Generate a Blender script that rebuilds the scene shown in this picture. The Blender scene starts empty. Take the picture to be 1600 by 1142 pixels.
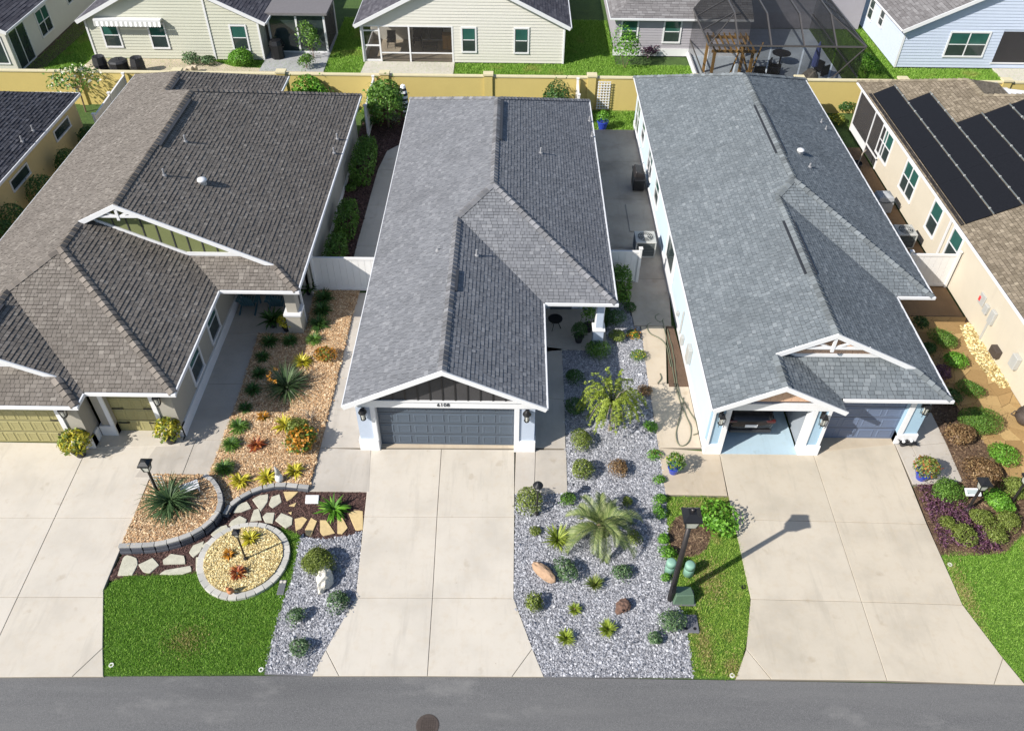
import bpy, bmesh, math, random
import numpy as np
from mathutils import Vector, Matrix, geometry

# ------------------------------------------------------------------ camera, sky, sun, exposure
S = bpy.context.scene
FPX, PITCH, ROLL, CAMH = 1279.0, math.radians(43.057), math.radians(0.681), 22.0
cp, sp, cr, sr = math.cos(PITCH), math.sin(PITCH), math.cos(ROLL), math.sin(ROLL)
cam = bpy.data.objects.new('camera', bpy.data.cameras.new('camera'))
S.collection.objects.link(cam); S.camera = cam
r0, u0, fw = Vector((1, 0, 0)), Vector((0, sp, cp)), Vector((0, cp, -sp))
cx_, cu_ = r0 * cr + u0 * sr, u0 * cr - r0 * sr
M4 = Matrix((cx_, cu_, -fw)).transposed().to_4x4(); M4.translation = (0, 0, CAMH)
cam.matrix_world = M4
cam.data.sensor_fit = 'HORIZONTAL'; cam.data.sensor_width = 36
cam.data.lens = FPX / 1600 * 36; cam.data.clip_end = 1500; cam.data.clip_start = 0.1
S.render.resolution_x, S.render.resolution_y = 1024, 730

SUN_EL, SUN_AZ = math.radians(37), math.radians(32)          # light travels towards +X,+Y
sd = Vector((math.cos(SUN_AZ) * math.cos(SUN_EL), math.sin(SUN_AZ) * math.cos(SUN_EL), -math.sin(SUN_EL)))
W = bpy.data.worlds.new('World'); S.world = W; W.use_nodes = True
wn = W.node_tree; sky = wn.nodes.new('ShaderNodeTexSky'); sky.sky_type = 'NISHITA'
sky.sun_disc = False; sky.sun_elevation = SUN_EL; sky.sun_rotation = math.atan2(-sd.x, -sd.y) % (2 * math.pi)
sky.air_density = 1.0; sky.dust_density = 0.8
wn.links.new(sky.outputs[0], wn.nodes['Background'].inputs[0]); wn.nodes['Background'].inputs[1].default_value = 0.1
sl = bpy.data.lights.new('sun', 'SUN'); sl.energy = 4.8; sl.angle = math.radians(0.5); sl.color = (1, 0.955, 0.88)
so = bpy.data.objects.new('sun', sl); S.collection.objects.link(so); so.rotation_euler = sd.to_track_quat('-Z', 'Y').to_euler()
so.location = (-30, -20, 40)
S.view_settings.view_transform = 'Standard'; S.view_settings.look = 'None'
S.view_settings.exposure = 0.5; S.view_settings.gamma = 1

# ------------------------------------------------------------------ helpers
C = S.collection
rng = np.random.default_rng(7); random.seed(7)

def ray(u, v):
    a, b = u - 800, v - 571
    x, up = (cr * a + sr * b) / FPX, -(-sr * a + cr * b) / FPX
    return x, cp + sp * up, -sp + cp * up
def G(u, v, z=0.0):
    """survey: point at height z seen at photo pixel (u, v)"""
    d = ray(u, v); t = (z - CAMH) / d[2]
    return (d[0] * t, d[1] * t)
def GP(pts, z=0.0): return [G(u, v, z) for u, v in pts]
def crop(pts, x0, y0, s): return [(x0 + x / s, y0 + y / s) for x, y in pts]

def lin(h):
    h = h.lstrip('#'); o = []
    for i in (0, 2, 4):
        c = int(h[i:i + 2], 16) / 255; o.append(c / 12.92 if c <= .04045 else ((c + .055) / 1.055) ** 2.4)
    return tuple(o)

def tag(o, label=None, cat=None, group=None, kind=None):
    if label: o['label'] = label
    if cat: o['category'] = cat
    if group: o['group'] = group
    if kind: o['kind'] = kind
    return o
WL = {}
def empty(name, loc, label=None, cat=None, group=None, rz=0.0):
    o = bpy.data.objects.new(name, None); C.objects.link(o); o.location = loc; o.empty_display_size = .2
    o.rotation_euler.z = rz; WL[o.name] = Vector(loc)
    return tag(o, label, cat, group)
def link(name, me, parent=None, local=False, loc=None):
    o = bpy.data.objects.new(name, me); C.objects.link(o)
    if loc is not None: o.location = loc
    w = Vector(o.location)
    if parent is not None:
        o.parent = parent
        if not local:
            o.location = -WL[parent.name] if loc is None else Vector(loc) - WL[parent.name]
            w = Vector((0, 0, 0)) if loc is None else Vector(loc)
        else: w = WL.get(parent.name, Vector((0, 0, 0))) + Vector(o.location)
    WL[o.name] = w
    return o

def npmesh(name, V, F, mat, rnd=None, smooth=False):
    V = np.asarray(V, np.float32); F = np.asarray(F, np.int32)
    me = bpy.data.meshes.new(name); k = F.shape[1]
    me.vertices.add(len(V)); me.vertices.foreach_set('co', V.ravel())
    me.loops.add(F.size); me.loops.foreach_set('vertex_index', F.ravel())
    me.polygons.add(len(F)); me.polygons.foreach_set('loop_start', np.arange(0, F.size, k, dtype=np.int32))
    try: me.polygons.foreach_set('loop_total', np.full(len(F), k, np.int32))
    except Exception: pass
    me.update(calc_edges=True)
    if rnd is not None:
        a = me.attributes.new('rnd', 'FLOAT', 'POINT'); a.data.foreach_set('value', np.asarray(rnd, np.float32))
    if mat is not None: me.materials.append(mat)
    if smooth: me.polygons.foreach_set('use_smooth', np.ones(len(F), bool))
    return me

class MB:
    def __init__(s): s.v = []; s.f = []; s.r = []
    def add(s, vs, fs, r=0.5):
        n = len(s.v); s.v += [tuple(p) for p in vs]; s.f += [tuple(i + n for i in f) for f in fs]; s.r += [r] * len(vs); return s
    def box(s, x0, x1, y0, y1, z0, z1, r=.5):
        return s.add([(x0, y0, z0), (x1, y0, z0), (x1, y1, z0), (x0, y1, z0), (x0, y0, z1), (x1, y0, z1), (x1, y1, z1), (x0, y1, z1)],
                     [(3, 2, 1, 0), (4, 5, 6, 7), (0, 1, 5, 4), (1, 2, 6, 5), (2, 3, 7, 6), (3, 0, 4, 7)], r)
    def obox(s, o, t, n, a0, a1, d0, d1, z0, z1):
        """box in a wall frame: origin o, along t, outward n"""
        q = lambda a, d, z: (o[0] + t[0] * a + n[0] * d, o[1] + t[1] * a + n[1] * d, z)
        v = [q(a0, d0, z0), q(a1, d0, z0), q(a1, d1, z0), q(a0, d1, z0), q(a0, d0, z1), q(a1, d0, z1), q(a1, d1, z1), q(a0, d1, z1)]
        f = [(3, 2, 1, 0), (4, 5, 6, 7), (0, 1, 5, 4), (1, 2, 6, 5), (2, 3, 7, 6), (3, 0, 4, 7)]
        if t[0] * n[1] - t[1] * n[0] < 0: f = [x[::-1] for x in f]
        return s.add(v, f)
    def prism(s, poly, z0, z1):
        a = sum(poly[i][0] * poly[(i + 1) % len(poly)][1] - poly[(i + 1) % len(poly)][0] * poly[i][1] for i in range(len(poly)))
        if a < 0: poly = poly[::-1]
        n = len(poly); v = [(x, y, z0) for x, y in poly] + [(x, y, z1) for x, y in poly]
        tr = geometry.tessellate_polygon([[Vector((x, y, 0)) for x, y in poly]])
        f = []
        for t in tr:
            (x0, y0), (x1, y1), (x2, y2) = [poly[i] for i in t]
            if (x1 - x0) * (y2 - y0) - (x2 - x0) * (y1 - y0) < 0: t = t[::-1]
            f.append(tuple(i + n for i in t)); f.append(tuple(t[::-1]))
        f += [(i, (i + 1) % n, n + (i + 1) % n, n + i) for i in range(n)]
        return s.add(v, f)
    def beam(s, p, q, w, h, up=(0, 0, 1)):
        """bar from p to q: w across, h along up (p,q at the top centre line)"""
        p, q, up = Vector(p), Vector(q), Vector(up); d = (q - p).normalized(); sd_ = d.cross(up).normalized(); u = sd_.cross(d).normalized()
        v = []
        for e in (p, q): v += [e - sd_ * w / 2 - u * h, e + sd_ * w / 2 - u * h, e + sd_ * w / 2, e - sd_ * w / 2]
        return s.add(v, [(0, 1, 2, 3)[::-1], (4, 5, 6, 7), (0, 1, 5, 4), (1, 2, 6, 5), (2, 3, 7, 6), (3, 0, 4, 7)][::1])
    def tube(s, pts, r, n=6, cap=True):
        pts = [Vector(p) for p in pts]; rr = r if isinstance(r, (list, tuple)) else [r] * len(pts); base = len(s.v); vs = []
        ref = Vector((0.31, 0.17, .93))
        for i, p in enumerate(pts):
            d = (pts[min(i + 1, len(pts) - 1)] - pts[max(i - 1, 0)]).normalized()
            a = d.cross(ref)
            if a.length < .1: a = d.cross(Vector((1, 0, 0)))
            a.normalize(); b = d.cross(a)
            for k in range(n):
                t = 2 * math.pi * k / n; vs.append(p + (a * math.cos(t) + b * math.sin(t)) * rr[i])
        fs = [(i * n + k, i * n + (k + 1) % n, (i + 1) * n + (k + 1) % n, (i + 1) * n + k) for i in range(len(pts) - 1) for k in range(n)]
        if cap: fs += [tuple(range(n))[::-1], tuple((len(pts) - 1) * n + k for k in range(n))]
        return s.add(vs, fs)
    def lathe(s, prof, c=(0, 0, 0), n=14, ang=0.0):
        vs = []; 
        for r, z in prof:
            for k in range(n):
                t = ang + 2 * math.pi * k / n; vs.append((c[0] + r * math.cos(t), c[1] + r * math.sin(t), c[2] + z))
        fs = [(i * n + k, i * n + (k + 1) % n, (i + 1) * n + (k + 1) % n, (i + 1) * n + k) for i in range(len(prof) - 1) for k in range(n)]
        fs += [tuple(range(n))[::-1], tuple((len(prof) - 1) * n + k for k in range(n))]
        return s.add(vs, fs)
    def mesh(s, name, mat, smooth=False, bevel=0.0, fixn=True):
        me = bpy.data.meshes.new(name); me.from_pydata(s.v, [], s.f); me.materials.append(mat)
        a = me.attributes.new('rnd', 'FLOAT', 'POINT'); a.data.foreach_set('value', np.array(s.r, np.float32))
        if bevel or fixn:
            bm = bmesh.new(); bm.from_mesh(me)
            if fixn: bmesh.ops.recalc_face_normals(bm, faces=bm.faces)
            if bevel: bmesh.ops.bevel(bm, geom=[e for e in bm.edges if e.is_manifold and e.calc_face_angle(0) > .35], offset=bevel, segments=1, affect='EDGES', clamp_overlap=True)
            bm.to_mesh(me); bm.free()
        if smooth:
            for p in me.polygons: p.use_smooth = True
        return me
    def build(s, name, mat, parent=None, local=False, smooth=False, bevel=0.0, loc=None, fixn=True):
        return link(name, s.mesh(name, mat, smooth, bevel, fixn), parent, local, loc)

# ------------------------------------------------------------------ materials
class NT:
    def __init__(s, name):
        s.m = bpy.data.materials.new(name); s.m.use_nodes = True; s.t = s.m.node_tree; s.p = s.t.nodes['Principled BSDF']; s.out = s.t.nodes['Material Output']
    def n(s, ty, **kw):
        x = s.t.nodes.new(ty)
        for k, v in kw.items():
            if k in x.inputs: x.inputs[k].default_value = v
            else: setattr(x, k, v)
        return x
    def l(s, a, b): s.t.links.new(a, b); return s
    def pos(s, scale=(1, 1, 1), rot=(0, 0, 0), obj=False):
        g = s.n('ShaderNodeTexCoord') if obj else s.n('ShaderNodeNewGeometry')
        mp = s.n('ShaderNodeMapping'); mp.inputs['Scale'].default_value = scale; mp.inputs['Rotation'].default_value = rot
        s.l(g.outputs['Object' if obj else 'Position'], mp.inputs['Vector']); return mp.outputs[0]
    def noise(s, vec, scale, detail=4, rough=.55, dist=0.0):
        x = s.n('ShaderNodeTexNoise'); x.inputs['Scale'].default_value = scale; x.inputs['Detail'].default_value = detail; x.inputs['Roughness'].default_value = rough; x.inputs['Distortion'].default_value = dist
        s.l(vec, x.inputs['Vector']); return x.outputs['Fac']
    def ramp(s, fac, stops, interp='LINEAR'):
        x = s.n('ShaderNodeValToRGB'); x.color_ramp.interpolation = interp; e = x.color_ramp.elements
        while len(e) < len(stops): e.new(.5)
        for i, (p, c) in enumerate(stops):
            e[i].position = p; e[i].color = (*c, 1) if len(c) == 3 else c
        s.l(fac, x.inputs[0]); return x.outputs[0]
    def mix(s, a, b, fac, mode='MIX'):
        x = s.n('ShaderNodeMix'); x.data_type = 'RGBA'; x.blend_type = mode
        for sock, val in ((x.inputs[0], fac), (x.inputs[6], a), (x.inputs[7], b)):
            if isinstance(val, (int, float)): sock.default_value = val
            elif isinstance(val, tuple): sock.default_value = (*val, 1) if len(val) == 3 else val
            else: s.l(val, sock)
        return x.outputs[2]
    def bump(s, h, strength=.3, dist=.02):
        x = s.n('ShaderNodeBump'); x.inputs['Strength'].default_value = strength; x.inputs['Distance'].default_value = dist
        s.l(h, x.inputs['Height']); s.l(x.outputs[0], s.p.inputs['Normal']); return s
    def base(s, c, rough=.8, metal=0.0, spec=None):
        if isinstance(c, tuple): s.p.inputs['Base Color'].default_value = (*c, 1)
        else: s.l(c, s.p.inputs['Base Color'])
        s.p.inputs['Roughness'].default_value = rough; s.p.inputs['Metallic'].default_value = metal
        if spec is not None: s.p.inputs['Specular IOR Level'].default_value = spec
        return s
def sc(c, k): return tuple(x * k for x in c)

def m_plain(name, c, rough=.6, metal=0.0, var=.12, scale=3.0, bump=0.0, bscale=60, spec=None):
    t = NT(name); v = t.pos(); n = t.noise(v, scale, 5)
    t.base(t.mix(sc(c, 1 - var), sc(c, 1 + var), n), rough, metal, spec)
    if bump: t.bump(t.noise(v, bscale, 3), bump, .01)
    return t.m
def m_concrete(name, c, stain=.25):
    t = NT(name); v = t.pos()
    big = t.noise(v, .55, 6, .6); med = t.noise(v, 3.5, 6, .7); fine = t.noise(v, 90, 3, .7)
    stre = t.noise(t.pos((.9, .12, 1)), 3, 5, .7)
    a = t.ramp(big, [(.3, sc(c, 1 - stain)), (.52, c), (.75, sc(c, 1.06))])
    a = t.mix(a, sc((c[0] * .97, c[1] * .9, c[2] * .8), .93), t.ramp(med, [(.5, (0, 0, 0)), (.78, (.55, .55, .55))]))
    a = t.mix(a, sc(c, .74), t.ramp(stre, [(.54, (0, 0, 0)), (.75, (.6, .6, .6))]))
    spots = t.noise(v, 7, 3, .6); a = t.mix(a, sc((c[0], c[1] * .85, c[2] * .7), .42), t.ramp(spots, [(.735, (0, 0, 0)), (.78, (.55, .55, .55))]))
    a = t.mix(a, sc(c, .62), t.ramp(fine, [(.6, (0, 0, 0)), (.8, (.35, .35, .35))]))
    sp_ = t.noise(v, 1.7, 3, .5); 
    a = t.mix(a, sc((c[0], c[1] * .88, c[2] * .72), .6), t.ramp(sp_, [(.66, (0, 0, 0)), (.74, (.35, .35, .35))]))
    a = t.mix(a, t.ramp(t.n('ShaderNodeObjectInfo').outputs['Random'], [(0, (.90, .895, .88)), (.5, (1, 1, 1)), (1, (.95, .94, .92))]), 1.0, 'MULTIPLY')
    t.base(a, .88); t.bump(t.noise(v, 130, 3, .7), .18, .004); return t.m
def m_asphalt():
    t = NT('asphalt'); v = t.pos()
    a = t.ramp(t.noise(v, 75, 3, .8), [(.3, (.05, .05, .053)), (.5, (.115, .114, .115)), (.72, (.25, .247, .243))])
    b = t.mix(a, (.17, .167, .163), t.ramp(t.noise(t.pos((.1, 1, 1)), 1.1, 5, .65), [(.4, (0, 0, 0)), (.7, (.5, .5, .5))]))
    b = t.mix(b, (.065, .065, .068), t.ramp(t.noise(t.pos((.05, .5, 1)), 1.3, 5, .6), [(.55, (0, 0, 0)), (.75, (.4, .4, .4))]))
    b = t.mix(b, (.05, .05, .05), t.ramp(t.noise(v, 2.3, 4, .6), [(.74, (0, 0, 0)), (.79, (.6, .6, .6))]))
    b = t.mix(b, (.27, .262, .25), t.ramp(t.noise(t.pos((.35, .8, 1)), .8, 6, .7), [(.56, (0, 0, 0)), (.72, (.45, .45, .45))]))
    t.base(b, .86); t.bump(t.noise(v, 140, 2, .8), .5, .008); return t.m
def m_rnd(name, stops, rough=.7, fine=0.0, fscale=200, trans=0.0, obj=False, spec=.3, interp='LINEAR', patch=None):
    """colour picked per piece from its own random number"""
    t = NT(name)
    if obj: f = t.n('ShaderNodeObjectInfo').outputs['Random']
    else:
        at = t.n('ShaderNodeAttribute'); at.attribute_name = 'rnd'; f = at.outputs['Fac']
    c = t.ramp(f, stops, interp)
    v = t.pos()
    if patch:
        c = t.mix(c, patch[0], t.ramp(t.noise(v, patch[1], 4, .6), [(patch[2], (0, 0, 0)), (patch[2] + .14, (patch[3],) * 3)]))
    if fine: c = t.mix(c, sc(stops[0][1], .5), t.ramp(t.noise(v, fscale, 2, .8), [(.5, (0, 0, 0)), (.75, (fine,) * 3)]))
    t.base(c, rough, 0, spec)
    if trans:
        tr = t.n('ShaderNodeBsdfTranslucent'); t.l(c, tr.inputs[0]); mx = t.n('ShaderNodeMixShader'); mx.inputs[0].default_value = trans
        t.l(t.p.outputs[0], mx.inputs[1]); t.l(tr.outputs[0], mx.inputs[2]); t.l(mx.outputs[0], t.out.inputs[0])
    return t.m
def m_ground(name, cols, scale, bump=.6, rough=.95):
    t = NT(name); v = t.pos(); t.base(t.mix(t.ramp(t.noise(v, scale, 4, .75), cols), cols[0][1], t.ramp(t.noise(v, scale * .07, 4), [(.45, (0, 0, 0)), (.7, (.45, .45, .45))])), rough)
    t.bump(t.noise(v, scale * 1.3, 3, .7), bump, .03); return t.m
def m_glass(name, c, rough=.08):
    t = NT(name); v = t.pos(); t.base(t.mix(sc(c, .55), sc(c, 1.3), t.noise(v, 1.4, 3)), rough, 0, .6); return t.m
def m_screen(name, c, alpha):
    t = NT(name); t.base(c, .8); tr = t.n('ShaderNodeBsdfTransparent'); mx = t.n('ShaderNodeMixShader')
    t.l(t.ramp(t.noise(t.pos(), .9, 3), [(.3, (alpha - .06,) * 3), (.7, (alpha + .06,) * 3)]), mx.inputs[0])
    t.l(tr.outputs[0], mx.inputs[1]); t.l(t.p.outputs[0], mx.inputs[2]); t.l(mx.outputs[0], t.out.inputs[0]); return t.m
def m_wood(name, c, ax=2):
    t = NT(name); s_ = [14, 14, 14]; s_[ax] = .8; v = t.pos(tuple(s_)); t.base(t.mix(sc(c, .6), sc(c, 1.25), t.noise(v, 1, 5, .7)), .75); return t.m
def m_stucco(name, c):
    t = NT(name); v = t.pos(); n = t.noise(v, 1.1, 5, .65); n2 = t.noise(t.pos((2.4, 2.4, .25)), 1.5, 4)
    a = t.mix(sc(c, .9), sc(c, 1.06), n); a = t.mix(a, sc(c, .8), t.ramp(n2, [(.6, (0, 0, 0)), (.8, (.45, .45, .45))]))
    t.base(a, .9); t.bump(t.noise(v, 70, 3, .7), .35, .006); return t.m

def shingle_mat(name, cols, patch=None):
    k = [(i / (len(cols) - 1) * .9 + .1, c) for i, c in enumerate(cols)]
    mid = cols[1]
    return m_rnd(name, [(0, sc(cols[0], .2))] + k, .95, .3, 120, spec=.1, patch=patch or (sc(mid, .72), .55, .5, .4))
MAT = dict(
    drive=m_concrete('driveway_concrete', (.555, .508, .44), .13), drive_r=m_concrete('driveway_concrete_aged', (.53, .472, .385), .18),
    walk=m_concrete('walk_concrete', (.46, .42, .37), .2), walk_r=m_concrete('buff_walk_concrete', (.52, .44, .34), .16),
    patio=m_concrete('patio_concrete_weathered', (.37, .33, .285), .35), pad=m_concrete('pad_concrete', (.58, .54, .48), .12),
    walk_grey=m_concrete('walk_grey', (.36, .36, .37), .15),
    joint=m_plain('joint_dirt', (.25, .22, .18), .95), asphalt=m_asphalt(),
    white=m_plain('white_trim_paint', (.70, .70, .71), .5, var=.05), vinyl=m_plain('white_vinyl', (.72, .7, .68), .45, var=.06),
    gutter=m_plain('white_gutter', (.68, .68, .69), .35, var=.06), black=m_plain('black_metal', (.018, .018, .02), .4, .3, var=.3),
    bronze=m_plain('dark_bronze_metal', (.045, .04, .04), .45, .5, var=.3, scale=6), vent=m_plain('ridge_vent_plastic', (.03, .032, .038), .6),
    pipe=m_plain('grey_vent_pipe', (.30, .30, .31), .6), felt=m_plain('roof_felt', (.03, .03, .032), .95),
    m_stucco=m_stucco('blue_grey_stucco', (.44, .50, .60)), l_stucco=m_stucco('taupe_stucco', (.36, .335, .285)), r_stucco=m_stucco('sky_blue_stucco', (.32, .46, .57)),
    r_sunlit=m_stucco('sunlit_blue_stucco', (.52, .63, .72)), rr_stucco=m_stucco('cream_stucco', (.56, .50, .40)), ll_stucco=m_stucco('gold_stucco', (.58, .46, .23)),
    ywall=m_stucco('yellow_wall_stucco', (.56, .44, .155)), ycap=m_plain('yellow_wall_cap', (.60, .53, .34), .85),
    board_dark=m_plain('charcoal_board', (.045, .043, .045), .7, var=.2), board_green=m_plain('olive_board', (.17, .19, .075), .7, var=.15), shake=m_plain('salmon_shake', (.62, .40, .27), .8, var=.15, scale=9),
    door_blue=m_plain('slate_blue_door', (.075, .098, .13), .5, var=.08), door_olive=m_plain('olive_door', (.30, .27, .12), .55, var=.1), door_navy=m_plain('dusty_blue_door', (.115, .15, .23), .45, var=.08),
    glass=m_glass('window_glass', (.035, .05, .05)), glass_sky_tint=m_glass('sky_tint_window_glass', (.03, .105, .09)), blind=m_plain('window_blind', (.35, .4, .4), .5),
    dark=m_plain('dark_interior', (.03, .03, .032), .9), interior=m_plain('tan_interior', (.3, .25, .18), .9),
    garage_floor=m_concrete('painted_garage_floor', (.38, .50, .58), .1),
    sand=m_plain('cream_siding', (.62, .60, .54), .7, var=.05), sage=m_plain('sage_siding', (.52, .52, .43), .7, var=.05), greyside=m_plain('lavender_grey_siding', (.36, .34, .37), .7, var=.06), blueside=m_plain('pale_blue_siding', (.50, .56, .68), .7, var=.05),
    tanstone=m_plain('tan_limestone', (.55, .46, .33), .9, var=.25, scale=5, bump=.5, bscale=20), mulch_brown=m_ground('brown_mulch_ground', [(.3, (.03, .016, .013)), (.5, (.075, .04, .034)), (.75, (.15, .09, .075))], 45),
    solar=m_plain('solar_collector', (.009, .009, .011), .55, var=.5, scale=14, spec=.25), terracotta=m_plain('terracotta', (.5, .2, .09), .8),
    green_box=m_plain('green_utility_paint', (.09, .15, .10), .6, var=.2), mint=m_plain('mint_pedestal', (.2, .36, .28), .6, var=.15), lid=m_plain('grey_plastic_lid', (.13, .13, .145), .6, var=.2, scale=8),
    acgrey=m_plain('grey_ac_sheet', (.42, .42, .40), .5, var=.1), acl=m_plain('green_grey_louver', (.13, .145, .145), .5), acdark=m_plain('dark_ac_grille', (.05, .06, .065), .6), cover=m_plain('grey_fabric_cover', (.34, .35, .37), .85, var=.25, scale=5),
    bluepot=m_plain('blue_glaze', (.03, .06, .38), .2), blackpot=m_plain('black_pot', (.025, .025, .028), .5), umbrella=m_plain('blue_cloth', (.12, .16, .42), .9), wood=m_wood('pergola_wood', (.42, .24, .07)),
    adir=m_plain('teal_chair_paint', (.05, .12, .15), .5), hose=m_plain('green_hose', (.13, .14, .09), .6), soil=m_ground('soil', [(.3, (.06, .035, .022)), (.55, (.13, .08, .05)), (.8, (.24, .16, .1))], 30),
    red=m_plain('red_plastic', (.6, .05, .05), .4), gold=m_plain('brass', (.6, .4, .1), .4, .6), lampglass=m_glass('lamp_glass', (.5, .5, .45), .15), iron=m_plain('cast_iron', (.09, .07, .06), .7, .4, var=.4, scale=20),
    trunk=m_wood('trunk_bark', (.2, .14, .09)), bark=m_wood('grey_bark', (.3, .25, .2)), stripe=m_plain('stripe_white', (.8, .8, .8), .8), stripe_d=m_plain('stripe_dark', (.02, .02, .03), .8),
)
MAT['sh_m'] = shingle_mat('grey_shingles', [(.155, .16, .173), (.183, .188, .203), (.212, .217, .232), (.26, .264, .278)])
MAT['sh_r'] = shingle_mat('slate_shingles', [(.132, .15, .164), (.16, .18, .195), (.188, .21, .226), (.24, .262, .277)])
MAT['sh_l'] = shingle_mat('brown_shingles', [(.155, .137, .12), (.182, .161, .142), (.212, .189, .167), (.29, .262, .232)])
MAT['sh_rr'] = shingle_mat('tan_shingles', [(.15, .122, .088), (.2, .165, .12), (.26, .215, .16), (.35, .295, .22)])
MAT['sh_ll'] = shingle_mat('charcoal_shingles', [(.05, .05, .058), (.075, .075, .086), (.10, .10, .115), (.14, .14, .155)])
for k, c in (('cap_m', (.19, .19, .2)), ('cap_r', (.165, .182, .192)), ('cap_l', (.19, .167, .146)), ('cap_rr', (.22, .185, .135)), ('cap_ll', (.09, .09, .1))):
    MAT[k] = m_rnd(k + '_ridge', [(0, sc(c, .72)), (.5, c), (1, sc(c, 1.35))], .95, .35, 160, obj=True, spec=.15)
# ------------------------------------------------------------------ ground, paving, beds
def structure(o, label): return tag(o, label, None, None, 'structure')
def inpoly(P, poly):
    x, y = P[:, 0], P[:, 1]; ins = np.zeros(len(P), bool); n = len(poly)
    for i in range(n):
        x0, y0 = poly[i]; x1, y1 = poly[(i + 1) % n]
        c = ((y0 > y) != (y1 > y)) & (x < (x1 - x0) * (y - y0) / (y1 - y0 + 1e-12) + x0); ins ^= c
    return ins
def area(poly): return abs(sum(poly[i][0] * poly[(i + 1) % len(poly)][1] - poly[(i + 1) % len(poly)][0] * poly[i][1] for i in range(len(poly)))) / 2
def scatter(poly, dens, excl=()):
    p = np.array(poly); lo, hi = p.min(0), p.max(0); n = int(dens * (hi[0] - lo[0]) * (hi[1] - lo[1]))
    P = rng.uniform(lo, hi, (n, 2)); k = inpoly(P, poly)
    for e in excl: k &= ~inpoly(P, e)
    return P[k]
CUBE = np.array([(-1, -1, -1), (1, -1, -1), (1, 1, -1), (-1, 1, -1), (-1, -1, 1), (1, -1, 1), (1, 1, 1), (-1, 1, 1)], float) * .6
PYR = np.array([(-.75, -.7, -.4), (.75, -.7, -.4), (.75, .7, -.4), (-.75, .7, -.4), (0, 0, .75)], float)
PYRF = np.array([(0, 1, 4), (1, 2, 4), (2, 3, 4), (3, 0, 4)])
def rotmats(n, tilt=math.pi):
    a = rng.uniform(0, 2 * math.pi, n); b = rng.uniform(-tilt, tilt, n); c = rng.uniform(-tilt, tilt, n)
    z, o = np.zeros(n), np.ones(n)
    Rz = np.stack([np.cos(a), -np.sin(a), z, np.sin(a), np.cos(a), z, z, z, o], 1).reshape(-1, 3, 3)
    Rx = np.stack([o, z, z, z, np.cos(b), -np.sin(b), z, np.sin(b), np.cos(b)], 1).reshape(-1, 3, 3)
    Ry = np.stack([np.cos(c), z, np.sin(c), z, o, z, -np.sin(c), z, np.cos(c)], 1).reshape(-1, 3, 3)
    return Rz @ Rx @ Ry
def stones(name, P, z, size, mat, asp=(1, .8, .6), parent=None, jit=.28, tilt=math.pi):
    n = len(P); s = size * np.exp(rng.normal(0, .28, (n, 1, 1)))
    V = (PYR[None] + rng.normal(0, jit, (n, 5, 3))) * np.array(asp) * s
    V = np.einsum('nij,nkj->nki', rotmats(n, min(tilt, .55)), V)
    V[:, :, :2] += P[:, None, :]; V[:, :, 2] += z + (s[:, :, 0] * rng.uniform(.05, .5, (n, 1)))
    F = (PYRF[None] + 5 * np.arange(n)[:, None, None]).reshape(-1, 3)
    o = link(name, npmesh(name, V.reshape(-1, 3), F, mat, np.repeat(rng.uniform(0, 1, n), 5)), parent)
    o['kind'] = 'stuff'; return o
def spill(P):
    Q = P + rng.normal(0, .03, P.shape) * (1 + 3 * (rng.uniform(0, 1, (len(P), 1)) > .985)); return Q[Q[:, 1] > 10.83]
def blades(name, P, z, h, w, mat, lean=.5):
    n = len(P); a = rng.uniform(0, 2 * math.pi, n); hh = h * rng.uniform(.6, 1.25, n); ww = w * rng.uniform(.7, 1.3, n)
    d = rng.uniform(0, 2 * math.pi, n); L = hh * rng.uniform(.1, 1, n) * lean * 2
    V = np.zeros((n, 3, 3)); V[:, 0, 0] = P[:, 0] - np.cos(a) * ww; V[:, 0, 1] = P[:, 1] - np.sin(a) * ww; V[:, 1, 0] = P[:, 0] + np.cos(a) * ww; V[:, 1, 1] = P[:, 1] + np.sin(a) * ww
    V[:, :2, 2] = z; V[:, 2, 0] = P[:, 0] + np.cos(d) * L; V[:, 2, 1] = P[:, 1] + np.sin(d) * L; V[:, 2, 2] = z + hh
    return npmesh(name, V.reshape(-1, 3), np.arange(3 * n).reshape(-1, 3), mat, np.repeat(rng.uniform(0, 1, n), 3))
def inset(poly, d):
    c = np.mean(poly, 0); out = []
    n = len(poly); P = [np.array(p) for p in poly]
    sgn = 1 if sum(P[i][0] * P[(i + 1) % n][1] - P[(i + 1) % n][0] * P[i][1] for i in range(n)) > 0 else -1
    for i in range(n):
        a, b, e = P[i - 1], P[i], P[(i + 1) % n]
        d1 = (b - a) / np.linalg.norm(b - a); d2 = (e - b) / np.linalg.norm(e - b)
        n1 = np.array([-d1[1], d1[0]]) * sgn; n2 = np.array([-d2[1], d2[0]]) * sgn
        k = n1 + n2; k = k / max(.3, np.dot(k, k) / 2 + 1e-9) / 1.0
        out.append(tuple(b + k * d))
    return out
def paving(name, label, polys, mat, z=.02, gap=.008, base=None):
    """a slab-on-grade: bed of joint dirt with every concrete slab a piece of its own"""
    allp = base or polys
    b = MB()
    for p in allp: b.prism(p, -.09, z - .022)
    root = b.build(name, MAT['joint']); structure(root, label)
    for p in polys: MB().prism(inset(p, gap), -.085, z).build('slab', mat, root, bevel=.008)
    return root

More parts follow.
